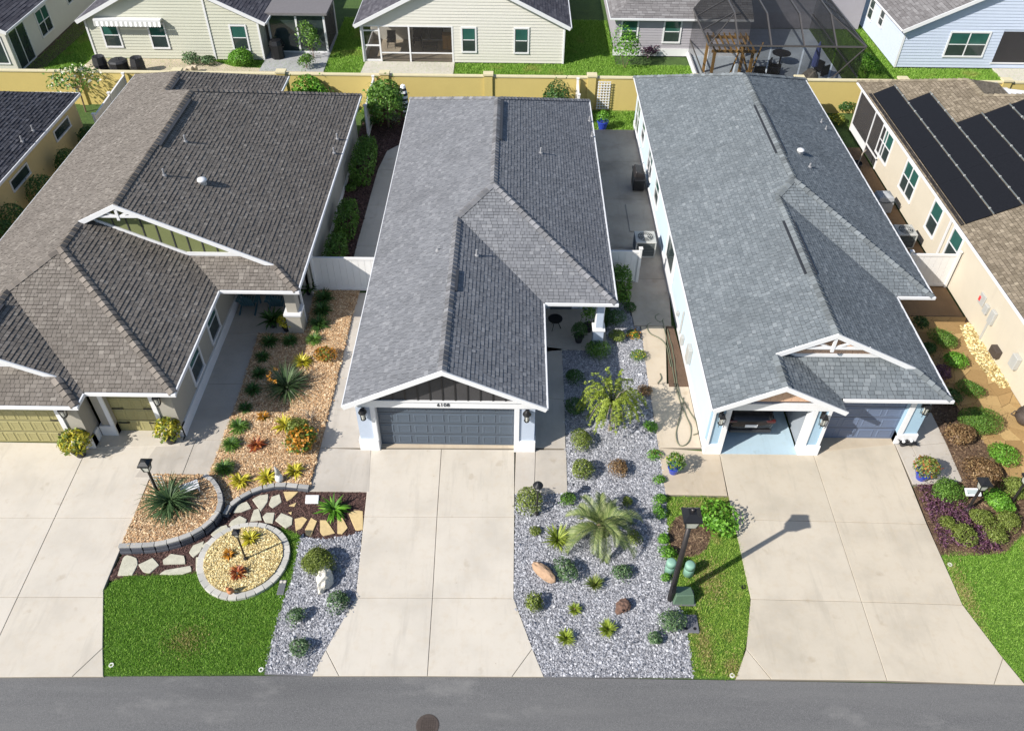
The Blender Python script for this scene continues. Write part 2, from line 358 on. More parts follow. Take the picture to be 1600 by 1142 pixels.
g = MB(); g.prism([(-250, -120), (250, -120), (250, 300), (-250, 300)], -.6, -.085)
MAT['ground'] = m_ground('yard_ground', [(.3, (.022, .05, .008)), (.5, (.05, .1, .016)), (.75, (.10, .16, .035))], 18)
structure(g.build('ground', MAT['ground']), 'grassy ground under and around the houses')
rd = MB(); rd.prism([(-90, -8), (90, -8), (90, 10.62), (14.4, 10.74), (6.4, 10.79), (0, 10.81), (-7, 10.755), (-14.1, 10.64), (-90, 10.3)], -.2, -.035)
structure(rd.build('road', MAT['asphalt']), 'grey asphalt street along the driveways')

# driveways -------------------------------------------------------------
ml = [(580, 702), (556, 934), (488, 1056)]; mr_ = [(804, 703), (803, 935), (850, 1057)]; mc = [(690, 702), (683, 808), (676, 934), (668, 1056)]
Lr, Rr = [(580, 702), (569, 807), (556, 934)], [(804, 703), (804, 808), (803, 935)]
P_m = [GP(p) for p in (
    [Lr[0], mc[0], mc[1], Lr[1]], [mc[0], Rr[0], Rr[1], mc[1]], [Lr[1], mc[1], mc[2], Lr[2]], [mc[1], Rr[1], Rr[2], mc[2]],
    [Lr[2], mc[2], mc[3], (530, 1056), (509, 1015)], [(509, 1015), (530, 1056), (488, 1056)],
    [mc[2], Rr[2], (832, 1013), (800, 1057), mc[3]], [(832, 1013), (850, 1057), (800, 1057)])]
paving('driveway', 'pale concrete driveway in front of the grey garage house', P_m, MAT['drive'])
apron = [GP([(583, 690), (806, 692), (804, 701), (581, 700)])]
paving('garage_apron', 'stained concrete strip under the blue garage door', apron, MAT['walk_r'], z=.03)
P_l = [GP(p) for p in (
    [(-190, 690), (-60, 690), (-110, 809), (-250, 809)], [(-60, 690), (140, 693), (86, 809), (-110, 809)], [(140, 693), (255, 697), (209, 809), (86, 809)],
    [(-110, 809), (86, 809), (28, 933), (-160, 933)], [(86, 809), (209, 809), (162, 922), (162, 933), (28, 933)],
    [(-160, 933), (28, 933), (-30, 1058), (-220, 1058)], [(28, 933), (162, 933), (161, 1012), (113, 1057), (-30, 1058)], [(161, 1012), (162, 1057), (113, 1057)])]
paving('garage_apron', 'concrete strip under the single olive garage door', [[(-14.7, 19.0), (-11.72, 19.15), (-11.72, 19.95), (-14.7, 19.95)]], MAT['drive'], z=.03)
paving('garage_apron', 'stained concrete strip under the dusty blue garage door', [[(10.8, 19.2), (13.75, 19.62), (13.75, 19.98), (10.8, 19.98)]], MAT['walk_r'], z=.032)
paving('driveway', 'wide pale driveway of the brown roofed house', P_l, MAT['drive'])
P_r = [GP(p) for p in (
    [(1124, 707), (1270, 708), (1305, 815), (1146, 812)], [(1270, 697), (1396, 690), (1448, 819), (1305, 815), (1270, 708)],
    [(1146, 812), (1305, 815), (1346, 940), (1173, 936)], [(1305, 815), (1448, 819), (1504, 945), (1346, 940)],
    [(1173, 936), (1346, 940), (1386, 1063), (1205, 1061), (1166, 1014)], [(1166, 1014), (1205, 1061), (1149, 1061)],
    [(1346, 940), (1504, 945), (1567, 1028), (1553, 1069), (1386, 1063)], [(1567, 1028), (1602, 1070), (1553, 1069)])]
paving('driveway', 'weathered concrete driveway of the blue house', P_r, MAT['drive_r'])
# side walks
paving('walkway', 'concrete walk on the left of the grey garage house',
       [GP(p) for p in ([(482, 768), (577, 769), (580, 703), (500, 700)], [(500, 700), (565, 700), (567, 640), (515, 640)], [(515, 640), (567, 640), (570, 575), (531, 575)], [(531, 575), (570, 575), (574, 500), (549, 500)], [(549, 500), (574, 500), (580, 458), (560, 458)])], MAT['walk'], z=.024)
paving('walkway', 'concrete walk along the shaded side of the grey garage house',
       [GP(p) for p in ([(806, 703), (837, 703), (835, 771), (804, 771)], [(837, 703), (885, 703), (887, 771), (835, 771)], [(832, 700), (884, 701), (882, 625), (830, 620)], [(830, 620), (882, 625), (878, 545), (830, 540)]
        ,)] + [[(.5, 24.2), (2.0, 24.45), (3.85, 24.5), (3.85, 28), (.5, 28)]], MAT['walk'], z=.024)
paving('walkway', 'concrete walk from the driveway to the porch of the brown roofed house',
       [[(-12.85, 17.7), (-11.25, 17.7), (-11.25, 19.45), (-12.5, 19.45)], [(-11.25, 17.7), (-10.3, 17.7), (-10.26, 19.45), (-11.25, 19.45)], [(-11.68, 19.45), (-10.26, 19.45), (-10.25, 22.3), (-11.68, 22.3)], [(-11.68, 22.3), (-10.25, 22.3), (-10.3, 25.2), (-11.68, 25.2)], [(-11.68, 25.2), (-8.2, 25.2), (-8.2, 28.2), (-11.68, 28.2)]], MAT['walk'], z=.024)
paving('walkway', 'buff concrete walk on the left of the blue house',
       [GP(p) for p in ([(1040, 773), (1137, 775), (1124, 707), (1029, 700)], [(1029, 700), (1096, 700), (1075, 600), (1013, 600)], [(1013, 600), (1042, 600), (1040, 508), (1001, 510)])], MAT['walk_r'], z=.024)
paving('walkway', 'short concrete walk on the right of the blue house',
       [GP(p) for p in ([(1398, 694), (1424, 697), (1452, 757), (1426, 757)], [(1424, 697), (1478, 692), (1504, 752), (1452, 757)], [(1424, 697), (1478, 692), (1455, 645), (1440, 645)])], MAT['walk'], z=.024)
# side patios
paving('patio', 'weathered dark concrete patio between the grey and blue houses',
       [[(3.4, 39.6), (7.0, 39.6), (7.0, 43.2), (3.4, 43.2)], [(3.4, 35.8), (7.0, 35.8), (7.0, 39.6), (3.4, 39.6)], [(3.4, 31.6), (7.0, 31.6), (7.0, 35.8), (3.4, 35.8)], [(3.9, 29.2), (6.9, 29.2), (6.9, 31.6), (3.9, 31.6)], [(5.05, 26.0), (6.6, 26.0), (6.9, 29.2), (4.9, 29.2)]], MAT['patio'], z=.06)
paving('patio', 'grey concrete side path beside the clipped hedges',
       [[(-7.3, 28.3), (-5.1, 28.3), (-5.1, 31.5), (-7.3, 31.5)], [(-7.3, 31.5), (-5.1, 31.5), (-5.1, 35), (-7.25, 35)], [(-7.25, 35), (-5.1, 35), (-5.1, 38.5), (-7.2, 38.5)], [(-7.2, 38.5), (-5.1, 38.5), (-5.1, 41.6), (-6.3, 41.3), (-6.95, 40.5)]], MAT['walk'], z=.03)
MAT['brownpatio'] = m_concrete('brown_stained_concrete', (.2, .125, .065), .35)
paving('patio', 'brown stained concrete strip beside the cream house',
       [[(15.6, 30.2), (19.1, 30.2), (19.1, 36), (15.6, 36)], [(15.6, 36), (19.1, 36), (19.1, 41.5), (15.6, 41.5)], [(16.2, 26.9), (19.1, 26.9), (19.1, 30.2), (16.2, 30.2)]], MAT['brownpatio'], z=.03)

# beds and lawns ----------------------------------------------------------
MAT['bed_tan'] = m_ground('tan_bed_soil', [(.3, (.16, .095, .05)), (.5, (.33, .21, .12)), (.75, (.5, .36, .23))], 40)
MAT['bed_grey'] = m_ground('dark_bed_fabric', [(.3, (.12, .12, .135)), (.6, (.22, .22, .24)), (.8, (.34, .34, .37))], 40)
MAT['bed_gold'] = m_ground('gold_bed', [(.3, (.2, .14, .05)), (.6, (.42, .32, .14)), (.8, (.6, .5, .25))], 40)
MAT['lawn'] = m_ground('lawn_thatch', [(.3, (.045, .10, .01)), (.5, (.08, .17, .018)), (.75, (.14, .24, .04))], 40)
MAT['chip_tan'] = m_rnd('tan_wood_chips', [(0, (.27, .135, .06)), (.35, (.47, .29, .15)), (.7, (.60, .42, .245)), (1, (.74, .6, .41))], .9)
MAT['chip_white'] = m_rnd('marble_gravel', [(0, (.17, .173, .19)), (.35, (.28, .284, .31)), (.75, (.38, .384, .415)), (1, (.57, .573, .605))], .8)
MAT['chip_gold'] = m_rnd('gold_pebbles', [(0, (.30, .2, .07)), (.4, (.6, .46, .2)), (1, (.85, .75, .45))], .8)
MAT['chip_mulch'] = m_rnd('mulch_chips', [(0, (.025, .014, .012)), (.5, (.08, .042, .036)), (1, (.17, .1, .085))], .95)
MAT['chip_soil'] = m_rnd('bark_chips', [(0, (.04, .022, .014)), (.5, (.12, .075, .045)), (1, (.26, .18, .11))], .95)
MAT['grass'] = m_rnd('grass_blades', [(0, (.10, .215, .02)), (.5, (.22, .42, .05)), (1, (.44, .65, .14))], .6, trans=.3, patch=((.45, .40, .13), .42, .57, .6))
MAT['grass_dry'] = m_rnd('dry_grass_blades', [(0, (.14, .26, .025)), (.5, (.31, .48, .07)), (1, (.54, .68, .16))], .6, trans=.3, patch=((.50, .40, .17), .8, .56, .7))
def bed(name, label, poly, mat, z):
    b = MB(); b.prism(poly, -.3, z); return structure(b.build(name, mat), label)

upper = [(405, 524), (447, 524), (480, 516), (492, 457), (562, 457), (549, 500), (531, 575), (515, 640), (500, 700), (483, 764), (440, 760), (410, 765), (385, 775), (362, 791), (351, 806), (352, 790), (347, 768), (331, 750), (326, 748), (352, 682), (378, 610)]
lower = [(243, 749), (322, 750), (332, 757), (343, 772), (347, 792), (336, 818), (302, 842), (250, 857), (193, 861)]
mulchp = [(193, 862), (250, 858), (302, 843), (336, 820), (350, 808), (362, 793), (385, 777), (410, 766), (440, 761), (483, 766), (577, 769), (566, 830), (540, 838), (505, 843), (470, 836), (449, 827), (430, 821), (380, 818), (335, 845), (318, 893), (290, 897), (250, 898), (205, 899), (180, 906), (170, 905)]
lawn_l = [(162, 924), (180, 904), (205, 898), (250, 897), (290, 896), (320, 890), (330, 900), (350, 880), (400, 870), (430, 850), (440, 824), (452, 827), (470, 836), (456, 902), (436, 962), (413, 1051), (163, 1055)]
gr_left = [(470, 837), (505, 843), (540, 838), (566, 830), (556, 934), (488, 1055), (413, 1052), (436, 962), (456, 902)]
gr_main = [(806, 772), (887, 771), (878, 547), (934, 545), (946, 532), (958, 470), (994, 470), (1000, 510), (1013, 600), (1029, 700), (1040, 773), (1043, 860), (1052, 938), (1070, 962), (1083, 1057), (850, 1057), (803, 935)]
strip = [(1040, 775), (1138, 777), (1146, 812), (1160, 860), (1172, 930), (1170, 985), (1160, 1030), (1150, 1060), (1083, 1057), (1070, 962), (1052, 938), (1043, 860)]
lawn_r = [(1470, 865), (1490, 862), (1530, 865), (1570, 862), (1592, 840), (1640, 800), (1760, 1040), (1720, 1075), (1603, 1068), (1567, 1028), (1505, 945)]
bed_r = [(1428, 760), (1504, 754), (1455, 645), (1410, 500), (1432, 476), (1470, 545), (1500, 600), (1540, 660), (1580, 720), (1640, 790), (1592, 842), (1570, 864), (1530, 867), (1470, 867)]
B = {k: GP(v) for k, v in dict(upper=upper, lower=lower, mulch=mulchp, lawn_l=lawn_l, gl=gr_left, gm=gr_main, strip=strip, lr=lawn_r, br=bed_r).items()}
ox, oy = G(381, 876); ORX, ORY = 1.40, 1.38
def oval(k, n=48): return [(ox + ORX * k * math.cos(2 * math.pi * i / n) * (1 + .05 * math.sin(2 * math.pi * i / n)), oy + ORY * k * math.sin(2 * math.pi * i / n)) for i in range(n)]
bed('planting_bed', 'long tan chip bed beside the brown roofed house walk', B['upper'], MAT['bed_tan'], .10)
bed('planting_bed', 'raised tan chip bed behind the curved retaining wall', B['lower'], MAT['bed_tan'], .30)
path = bed('mulch_path', 'dark brown mulch path with flagstones', B['mulch'], MAT['mulch_brown'], -.012)
bed('lawn', 'bright green lawn in front of the oval bed', B['lawn_l'], MAT['lawn'], -.02)
bed('gravel_bed', 'narrow grey gravel bed left of the central driveway', B['gl'], MAT['bed_grey'], -.006)
bed('gravel_bed', 'large grey gravel bed right of the central driveway', B['gm'], MAT['bed_grey'], -.004)
bed('lawn', 'patchy grass strip under the street lamp', B['strip'], MAT['lawn'], -.018)
bed('lawn', 'green lawn at the right edge beside the blue house driveway', B['lr'], MAT['lawn'], -.016)
bed('planting_bed', 'bark bed of clipped shrubs right of the blue house', B['br'], MAT['soil'], .0)
bed('oval_bed', 'gold pebble filling of the oval bed', oval(.86), MAT['bed_gold'], .13)
hedgebed = [(-8.75, 28.3), (-7.32, 28.3), (-7.27, 35), (-7.22, 38.5), (-6.97, 40.5), (-6.3, 41.35), (-5.1, 41.7), (-5.1, 45.6), (-8.75, 45.6)]
bed('planting_bed', 'dark mulch bed under the clipped hedges', hedgebed, MAT['mulch_brown'], .01)
goldstrip = GP([(1497, 512), (1512, 500), (1600, 640), (1560, 610), (1535, 580)])
bed('gravel_bed', 'yellow gravel strip along the cream house wall', GP([(1500, 512), (1515, 505), (1580, 607), (1562, 606), (1535, 580), (1512, 545)]), MAT['bed_gold'], .035)
bed('dirt_strip', 'reddish soil strip with hoses along the blue house wall', GP([(1042, 510), (1052, 510), (1078, 605), (1045, 605)]), MAT['soil'], .03)
dead = [(1075 + 34 * math.cos(t) * (1.05 if math.cos(t) > 0 else .9), 836 + 34 * math.sin(t)) for t in np.linspace(0, 2 * math.pi, 22)[:-1]]
bed('mulch_patch', 'dry brown mulch patch in the grass strip', GP(dead), MAT['soil'], -.006)

E_ov = oval(1.02)
stones('wood_chips', spill(scatter(B['upper'], 1400)), .10, .025, MAT['chip_tan'], (1.2, .7, .4))
def stuff(o, label, cat): return tag(o, label, cat, None, 'stuff')
stuff(bpy.data.objects['wood_chips'], 'tan wood chips covering the long bed', 'wood chips')
stuff(stones('wood_chips', scatter(B['lower'], 1400), .30, .025, MAT['chip_tan'], (1.2, .7, .4)), 'tan wood chips in the raised bed', 'wood chips')
stuff(stones('gravel', spill(scatter(B['gl'], 1300)), -.006, .029, MAT['chip_white']), 'grey and white gravel left of the central driveway', 'gravel')
stuff(stones('gravel', spill(scatter(B['gm'], 1300)), -.004, .029, MAT['chip_white']), 'grey and white gravel right of the central driveway', 'gravel')
stuff(stones('pebbles', scatter(oval(.855), 1600), .13, .024, MAT['chip_gold']), 'gold pebbles inside the oval edging', 'pebbles')
stuff(stones('pebbles', scatter(GP([(1500, 512), (1515, 505), (1580, 607), (1562, 606), (1535, 580), (1512, 545)]), 350), .035, .05, MAT['chip_gold']), 'yellow pebbles along the cream house wall', 'pebbles')
stuff(stones('mulch', scatter(B['mulch'], 900, [E_ov]), -.012, .022, MAT['chip_mulch'], (1.6, .6, .4), tilt=.5), 'dark brown mulch between the flagstones', 'mulch')
stuff(stones('mulch', scatter(hedgebed, 260), .01, .04, MAT['chip_mulch'], (1.6, .6, .4), tilt=.5), 'dark mulch under the clipped hedges', 'mulch')
stuff(stones('mulch', scatter(B['br'], 420), .0, .03, MAT['chip_soil'], (1.6, .6, .4), tilt=.5), 'bark mulch in the shrub bed right of the blue house', 'mulch')
stuff(stones('mulch', scatter(GP(dead), 900), -.006, .025, MAT['chip_soil'], (1.8, .5, .4), tilt=.4), 'dry brown mulch in the patch under the street lamp', 'mulch')
def lawn(poly, dens, z, h, w, mat, label, excl=()):
    P = scatter(poly, dens, excl); P = P + rng.normal(0, .028, P.shape)
    return stuff(link('grass', blades('grass', P, z, h, w, mat)), label, 'grass')
# flagstones ------------------------------------------------------------
MAT['flag'] = m_rnd('flagstone', [(0, (.44, .46, .36)), (.5, (.52, .48, .33)), (1, (.62, .44, .2))], .85, .25, 14, obj=True)
SA = [[(30, 1130), (75, 985), (110, 960), (185, 985), (195, 1040), (150, 1125)], [(215, 1040), (330, 985), (385, 1045), (310, 1110), (255, 1100)], [(435, 1000), (500, 950), (605, 965), (615, 1030), (440, 1035)], [(410, 1125), (460, 1090), (660, 1055), (670, 1100), (600, 1125)], [(725, 980), (800, 975), (770, 1080), (725, 1095)], [(665, 930), (700, 870), (790, 835), (760, 920), (700, 970)], [(780, 870), (830, 835), (900, 830), (880, 890), (815, 940)], [(860, 770), (920, 710), (990, 690), (1015, 730), (940, 780), (900, 795)], [(1020, 690), (1045, 650), (1110, 610), (1170, 640), (1150, 690), (1090, 700)], [(1060, 575), (1100, 510), (1170, 485), (1205, 540), (1130, 570)], [(1210, 650), (1240, 555), (1280, 545), (1305, 640)], [(1230, 460), (1290, 425), (1360, 415), (1355, 480), (1300, 555)]]
SB = [[(420, 250), (440, 190), (500, 170), (515, 230), (450, 275)], [(540, 150), (650, 150), (600, 200), (565, 220)], [(370, 350), (400, 320), (460, 320), (445, 400), (390, 395)], [(475, 380), (520, 325), (605, 360), (600, 410), (555, 440)], [(630, 370), (690, 355), (725, 375), (680, 440), (640, 460)], [(715, 450), (760, 365), (805, 390), (760, 500), (720, 495)], [(835, 385), (880, 385), (945, 480), (860, 500), (835, 470)], [(975, 380), (1010, 365), (1050, 440), (1010, 485), (975, 480)], [(1070, 330), (1110, 305), (1175, 310), (1175, 445), (1120, 450)], [(580, 260), (640, 235), (625, 265)], [(575, 315), (605, 308), (598, 330)]]
MAT['flag_g'] = m_plain('pale_green_flagstone', (.46, .44, .35), .85, var=.32, scale=6, bump=.4); MAT['flag_t'] = m_plain('golden_flagstone', (.56, .42, .21), .85, var=.3, scale=6, bump=.4)
for i, s_ in enumerate([crop(s, 180, 700, 5.708) for s in SA] + [crop(s, 340, 740, 5.192) for s in SB]):
    gp = GP(s_); c = np.mean(gp, 0); gp = [tuple(c + (np.array(p) - c) * 1.1) for p in gp]; pol = []
    for a, b in zip(gp, gp[1:] + gp[:1]):
        pol.append(a); m_ = (np.array(a) + b) / 2; pol.append(tuple(m_ + (m_ - c) * rng.uniform(-.03, .07)))
    MB().prism(pol, -.05, .022 + rng.uniform(-.006, .008)).build('flagstone', MAT['flag_t'] if i in (13, 16, 17, 18, 19, 20, 21, 22) else MAT['flag_g'], path, bevel=.012)

# retaining walls and edging: every block its own piece -------------------
MAT['block'] = m_rnd('grey_wall_block', [(0, (.30, .295, .285)), (.5, (.36, .35, .335)), (1, (.43, .415, .39))], .9, .3, 30, obj=True)
def spline(pts, step):
    P = [np.array(p, float) for p in pts]; P = [2 * P[0] - P[1]] + P + [2 * P[-1] - P[-2]]; out = []
    for i in range(1, len(P) - 2):
        for t in np.linspace(0, 1, 24, endpoint=False):
            a, b, c, d = P[i - 1:i + 3]; out.append(.5 * ((2 * b) + (-a + c) * t + (2 * a - 5 * b + 4 * c - d) * t * t + (-a + 3 * b - 3 * c + d) * t ** 3))
    out.append(P[-2]); out = np.array(out); d = np.r_[0, np.cumsum(np.linalg.norm(np.diff(out, axis=0), axis=1))]
    n = max(1, int(round(d[-1] / step))); s = np.linspace(0, d[-1], n + 1)
    return np.stack([np.interp(s, d, out[:, 0]), np.interp(s, d, out[:, 1])], 1)
MAT['block_dark'] = m_rnd('dark_lower_block', [(0, (.05, .055, .07)), (.5, (.075, .08, .1)), (1, (.12, .125, .14))], .8, .3, 30, obj=True)  # lower wall courses, coloured near-black blue below the grey top course
MAT['paver'] = m_rnd('pale_ring_paver', [(0, (.40, .39, .36)), (.5, (.46, .445, .41)), (1, (.52, .5, .455))], .9, .3, 30, obj=True)
def block_wall(name, label, pts, z0, courses, w, step=.3, closed=False, cat='wall', ring=False):
    root = empty(name, (*pts[0], 0), label, cat)
    for ci, (za, zb, ww) in enumerate(courses):
        L = spline(pts, step) if not closed else np.array(pts + [pts[0]])
        for i in range(len(L) - 1):
            a, b = Vector((*L[i], 0)), Vector((*L[i + 1], 0)); d = (b - a).normalized(); gp = .002 if ring else .006; a2, b2 = a + d * gp, b - d * gp
            if ci % 2: a2 += d * .02
            j = rng.uniform(-.006, .006)
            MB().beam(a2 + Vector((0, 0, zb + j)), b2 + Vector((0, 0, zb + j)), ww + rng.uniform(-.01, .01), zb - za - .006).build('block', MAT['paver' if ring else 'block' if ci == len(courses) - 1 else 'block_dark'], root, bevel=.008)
    return root
low = GP([(190, 861), (250, 858), (302, 843), (336, 819), (348, 794), (344, 773), (333, 757), (322, 751)])
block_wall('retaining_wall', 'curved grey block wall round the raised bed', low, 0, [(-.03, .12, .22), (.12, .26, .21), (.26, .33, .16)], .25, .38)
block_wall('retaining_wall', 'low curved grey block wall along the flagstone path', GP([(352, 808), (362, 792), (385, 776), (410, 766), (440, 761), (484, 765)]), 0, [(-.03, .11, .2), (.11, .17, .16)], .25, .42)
ov = oval(.94, 30)
block_wall('garden_edging', 'grey paver ring round the oval pebble bed', ov, 0, [(-.03, .10, .21)], .21, closed=True, cat='edging', ring=True)
# lawns
lawn(B['lawn_l'], 3000, -.02, .06, .0085, MAT['grass'], 'short green grass of the lawn in front of the oval bed', [E_ov])
lawn(B['strip'], 2800, -.018, .06, .0085, MAT['grass_dry'], 'patchy green and straw grass under the street lamp', [GP(dead)])
lawn(B['lr'], 3000, -.016, .06, .0085, MAT['grass'], 'green grass at the right edge beside the blue house driveway')
HB = [[(p, 52.3), (q, 52.3), (q, 80), (p, 80)] for p, q in ((-27.3, -12.3), (-9.8, 3.1), (6.5, 15.2), (24.6, 40), (-45, -31))] + [[(11.4, 48.3), (20.7, 48.3), (20.7, 80), (11.4, 80)]]
byard = [(-60, 46.3), (60, 46.3), (60, 70), (-60, 70)]
for a, b_, den, lb in ((-40, -10, 800, 'green back lawn round the sage sided house'), (-10, 8, 900, 'striped green back lawn round the cream sided house'), (8, 40, 800, 'green back lawn round the grey and pale blue houses')):
    stuff(link('grass', blades('grass', scatter([(a, 46.3), (b_, 46.3), (b_, 60), (a, 60)], den, HB), -.085, .13, .02, MAT['grass'])), lb, 'grass')
stuff(link('grass', blades('grass', scatter([(3.4, 43.25), (7.0, 43.25), (7.0, 45.7), (3.4, 45.7)], 900), -.085, .14, .018, MAT['grass'])), 'small grass plot behind the dark patio', 'grass')
stuff(link('grass', blades('grass', scatter([(-29, 46.3), (-25, 46.3), (-25, 60), (-29, 60)], 500), -.085, .14, .02, MAT['grass'])), 'shaded grass left of the sage sided house', 'grass')

MAT['straw'] = m_rnd('straw_blades', [(0, (.22, .22, .06)), (.5, (.42, .36, .14)), (1, (.62, .52, .26))], .7, trans=.2)
def straw(u, v, rx, ry, n, label):
    x, y = G(u, v); P = np.c_[x + rng.normal(0, rx, n), y + rng.normal(0, ry, n)]
    ok = np.zeros(n, bool)
    for k in ('lawn_l', 'strip', 'lr'): ok |= inpoly(P, B[k])
    stuff(link('dry_grass', blades('dry_grass', P[ok], -.015, .075, .010, MAT['straw'])), label, 'dry grass')
straw(292, 1000, .34, .26, 1100, 'straw coloured patch worn into the lawn in front of the oval bed'); straw(1108, 905, .28, .45, 1900, 'straw coloured patch below the mint pedestals'); straw(1100, 1010, .14, .5, 1300, 'straw coloured edge of the grass strip beside the meter cover'); straw(1095, 790, .5, .16, 900, 'straw coloured grass at the top of the grass strip'); straw(1145, 1045, .15, .2, 700, 'brown grass at the street end of the grass strip'); straw(1505, 925, .16, .6, 1800, 'straw coloured edge of the right lawn along the driveway')
# ------------------------------------------------------------------ house kit
MS, ZE = .484, 2.7
GRAD = {'L': (1, 0), 'R': (-1, 0), 'F': (0, 1), 'B': (0, -1)}
def pz(kind, c, x, y, ze=ZE): return ze + MS * {'L': x - c, 'R': c - x, 'F': y - c, 'B': c - y}[kind]
def on_plane(u, v, kind, c):
    d = ray(u, v); g_ = GRAD[kind]; k = g_[0] * d[0] + g_[1] * d[1]
    t = (ZE - CAMH - MS * (c if kind in 'LF' else -c)) / (d[2] - MS * k)
    return Vector((d[0] * t, d[1] * t, CAMH + d[2] * t))
def clip(poly, tri):
    for i in range(3):
        (ax, ay), (bx, by) = tri[i], tri[(i + 1) % 3]; out = []; n = len(poly)
        if n == 0: return out
        ds = [(bx - ax) * (p[1] - ay) - (by - ay) * (p[0] - ax) for p in poly]
        for j in range(n):
            p, q, dp, dq = poly[j], poly[(j + 1) % n], ds[j], ds[(j + 1) % n]
            if dp >= -1e-9: out.append(p)
            if (dp > 1e-9 and dq < -1e-9) or (dp < -1e-9 and dq > 1e-9):
                t = dp / (dp - dq); out.append((p[0] + (q[0] - p[0]) * t, p[1] + (q[1] - p[1]) * t))
        poly = out
    return poly if len(poly) >= 3 else []
def shingle_planes(house, planes, mat, e=.145, ze=ZE, wmin=.12, wmax=.26, thick=.016):
    k = math.sqrt(1 + MS * MS); eh = e / k; R = random.Random(len(planes) * 31 + int(planes[0][1] * 10))
    V, F3, F4, RN = [], [], [], []
    for kind, c, poly in planes:
        us = (lambda p: (p[1], p[0] - c)) if kind == 'L' else (lambda p: (-p[1], c - p[0])) if kind == 'R' else (lambda p: (-p[0], p[1] - c)) if kind == 'F' else (lambda p: (p[0], c - p[1]))
        back = (lambda u, s: (c + s, u)) if kind == 'L' else (lambda u, s: (c - s, -u)) if kind == 'R' else (lambda u, s: (-u, c + s)) if kind == 'F' else (lambda u, s: (u, c - s))
        pu = [us(p) for p in poly]; tr = []
        for t in geometry.tessellate_polygon([[Vector((a, b, 0)) for a, b in pu]]):
            T = [pu[i] for i in t]
            A2 = (T[1][0] - T[0][0]) * (T[2][1] - T[0][1]) - (T[2][0] - T[0][0]) * (T[1][1] - T[0][1])
            if abs(A2) < 1e-6: continue
            tr.append(T if A2 > 0 else T[::-1])
        tb = [(min(p[0] for p in T), max(p[0] for p in T), min(p[1] for p in T), max(p[1] for p in T)) for T in tr]
        smin, smax = min(p[1] for p in pu), max(p[1] for p in pu)
        for ci in range(int(math.floor(smin / eh)), int(smax / eh) + 1):
            s0, s1 = ci * eh, ci * eh + eh
            near = [i for i, b in enumerate(tb) if b[3] > s0 and b[2] < s1]
            if not near: continue
            ua, ub = min(tb[i][0] for i in near), max(tb[i][1] for i in near)
            u = ua - R.uniform(0, .3)
            while u < ub:
                w = R.uniform(wmin, wmax); r = .1 + .9 * min(1, max(0, R.betavariate(2.2, 2.8))); th = thick * (1.0 if R.random() < .55 else .45)
                rect = [(u, s0), (u + w - .012, s0), (u + w - .012, s1), (u, s1)]
                for i in near:
                    b = tb[i]
                    if b[1] <= u or b[0] >= u + w: continue
                    pl = clip(rect, tr[i])
                    if not pl: continue
                    n0 = len(V)
                    for (a, s) in pl:
                        x, y = back(a, s); V.append((x, y, ze + MS * s + .006 + th * 1.1 * (1 - (s - s0) / eh))); RN.append(r)
                    for j in range(1, len(pl) - 1): F3.append((n0, n0 + j, n0 + j + 1))
                    for j in range(len(pl)):
                        p, q = pl[j], pl[(j + 1) % len(pl)]
                        if abs(p[1] - s0) < 1e-6 and abs(q[1] - s0) < 1e-6 and abs(p[0] - q[0]) > .01:
                            m0 = len(V); (xa, ya), (xb, yb) = back(*p), back(*q); zt = ze + MS * s0 + .006 + th * 1.1
                            V += [(xa, ya, zt), (xb, yb, zt), (xb, yb, ze + MS * s0 - .002), (xa, ya, ze + MS * s0 - .002)]; RN += [0.0] * 4
                            F3 += [(m0, m0 + 2, m0 + 1), (m0, m0 + 3, m0 + 2)]
                u += w
    o = link('shingles', npmesh('shingles', V, F3, mat, RN), house); o['kind'] = 'stuff'
    return o
def roof_deck(house, planes, ze=ZE):
    b = MB()
    for kind, c, poly in planes:
        n = len(poly); top = [(x, y, pz(kind, c, x, y, ze)) for x, y in poly]; v = top + [(x, y, z - .12) for x, y, z in top]
        f = []
        for t in geometry.tessellate_polygon([[Vector((x, y, 0)) for x, y in poly]]): f += [tuple(t), tuple(i + n for i in t)]
        f += [(i, (i + 1) % n, n + (i + 1) % n, n + i) for i in range(n)]
        b.add(v, f)
    return b.build('roof', MAT['felt'], house)
def caps(house, roof, p, q, ka, kb, mat, ex=.24):
    p, q = Vector(p), Vector(q); d = (q - p); Lg = d.length; d.normalize(); T = []
    for k in (ka, kb):
        gx, gy = GRAD[k]; n = Vector((-MS * gx, -MS * gy, 1)).normalized(); t = n.cross(d)
        if (t.z > 0) or (abs(t.z) < 1e-6): t = -t
        T.append((t.normalized(), n))
    (t1, n1), (t2, n2) = T; up = (n1 + n2).normalized(); W_ = .15; Lc = ex * 1.25
    def ring(s, h): return [d * s + t1 * W_ + n1 * h * .6, d * s + up * h, d * s + t2 * W_ + n2 * h * .6]
    A, B_, Z = ring(0, .085), ring(Lc, .032), ring(0, .012)
    me = MB().add(A + B_ + Z, [(0, 1, 4, 3), (1, 2, 5, 4), (0, 6, 7, 1), (1, 7, 8, 2)]).mesh('ridge_cap', mat, fixn=False)
    for i in range(int(Lg / ex)):
        link('ridge_cap', me, roof, loc=p + d * (i * ex))
def wall_frame(p0, p1, n):
    t = Vector((p1[0] - p0[0], p1[1] - p0[1])); L = t.length; t /= L; return (p0, t, n, L)
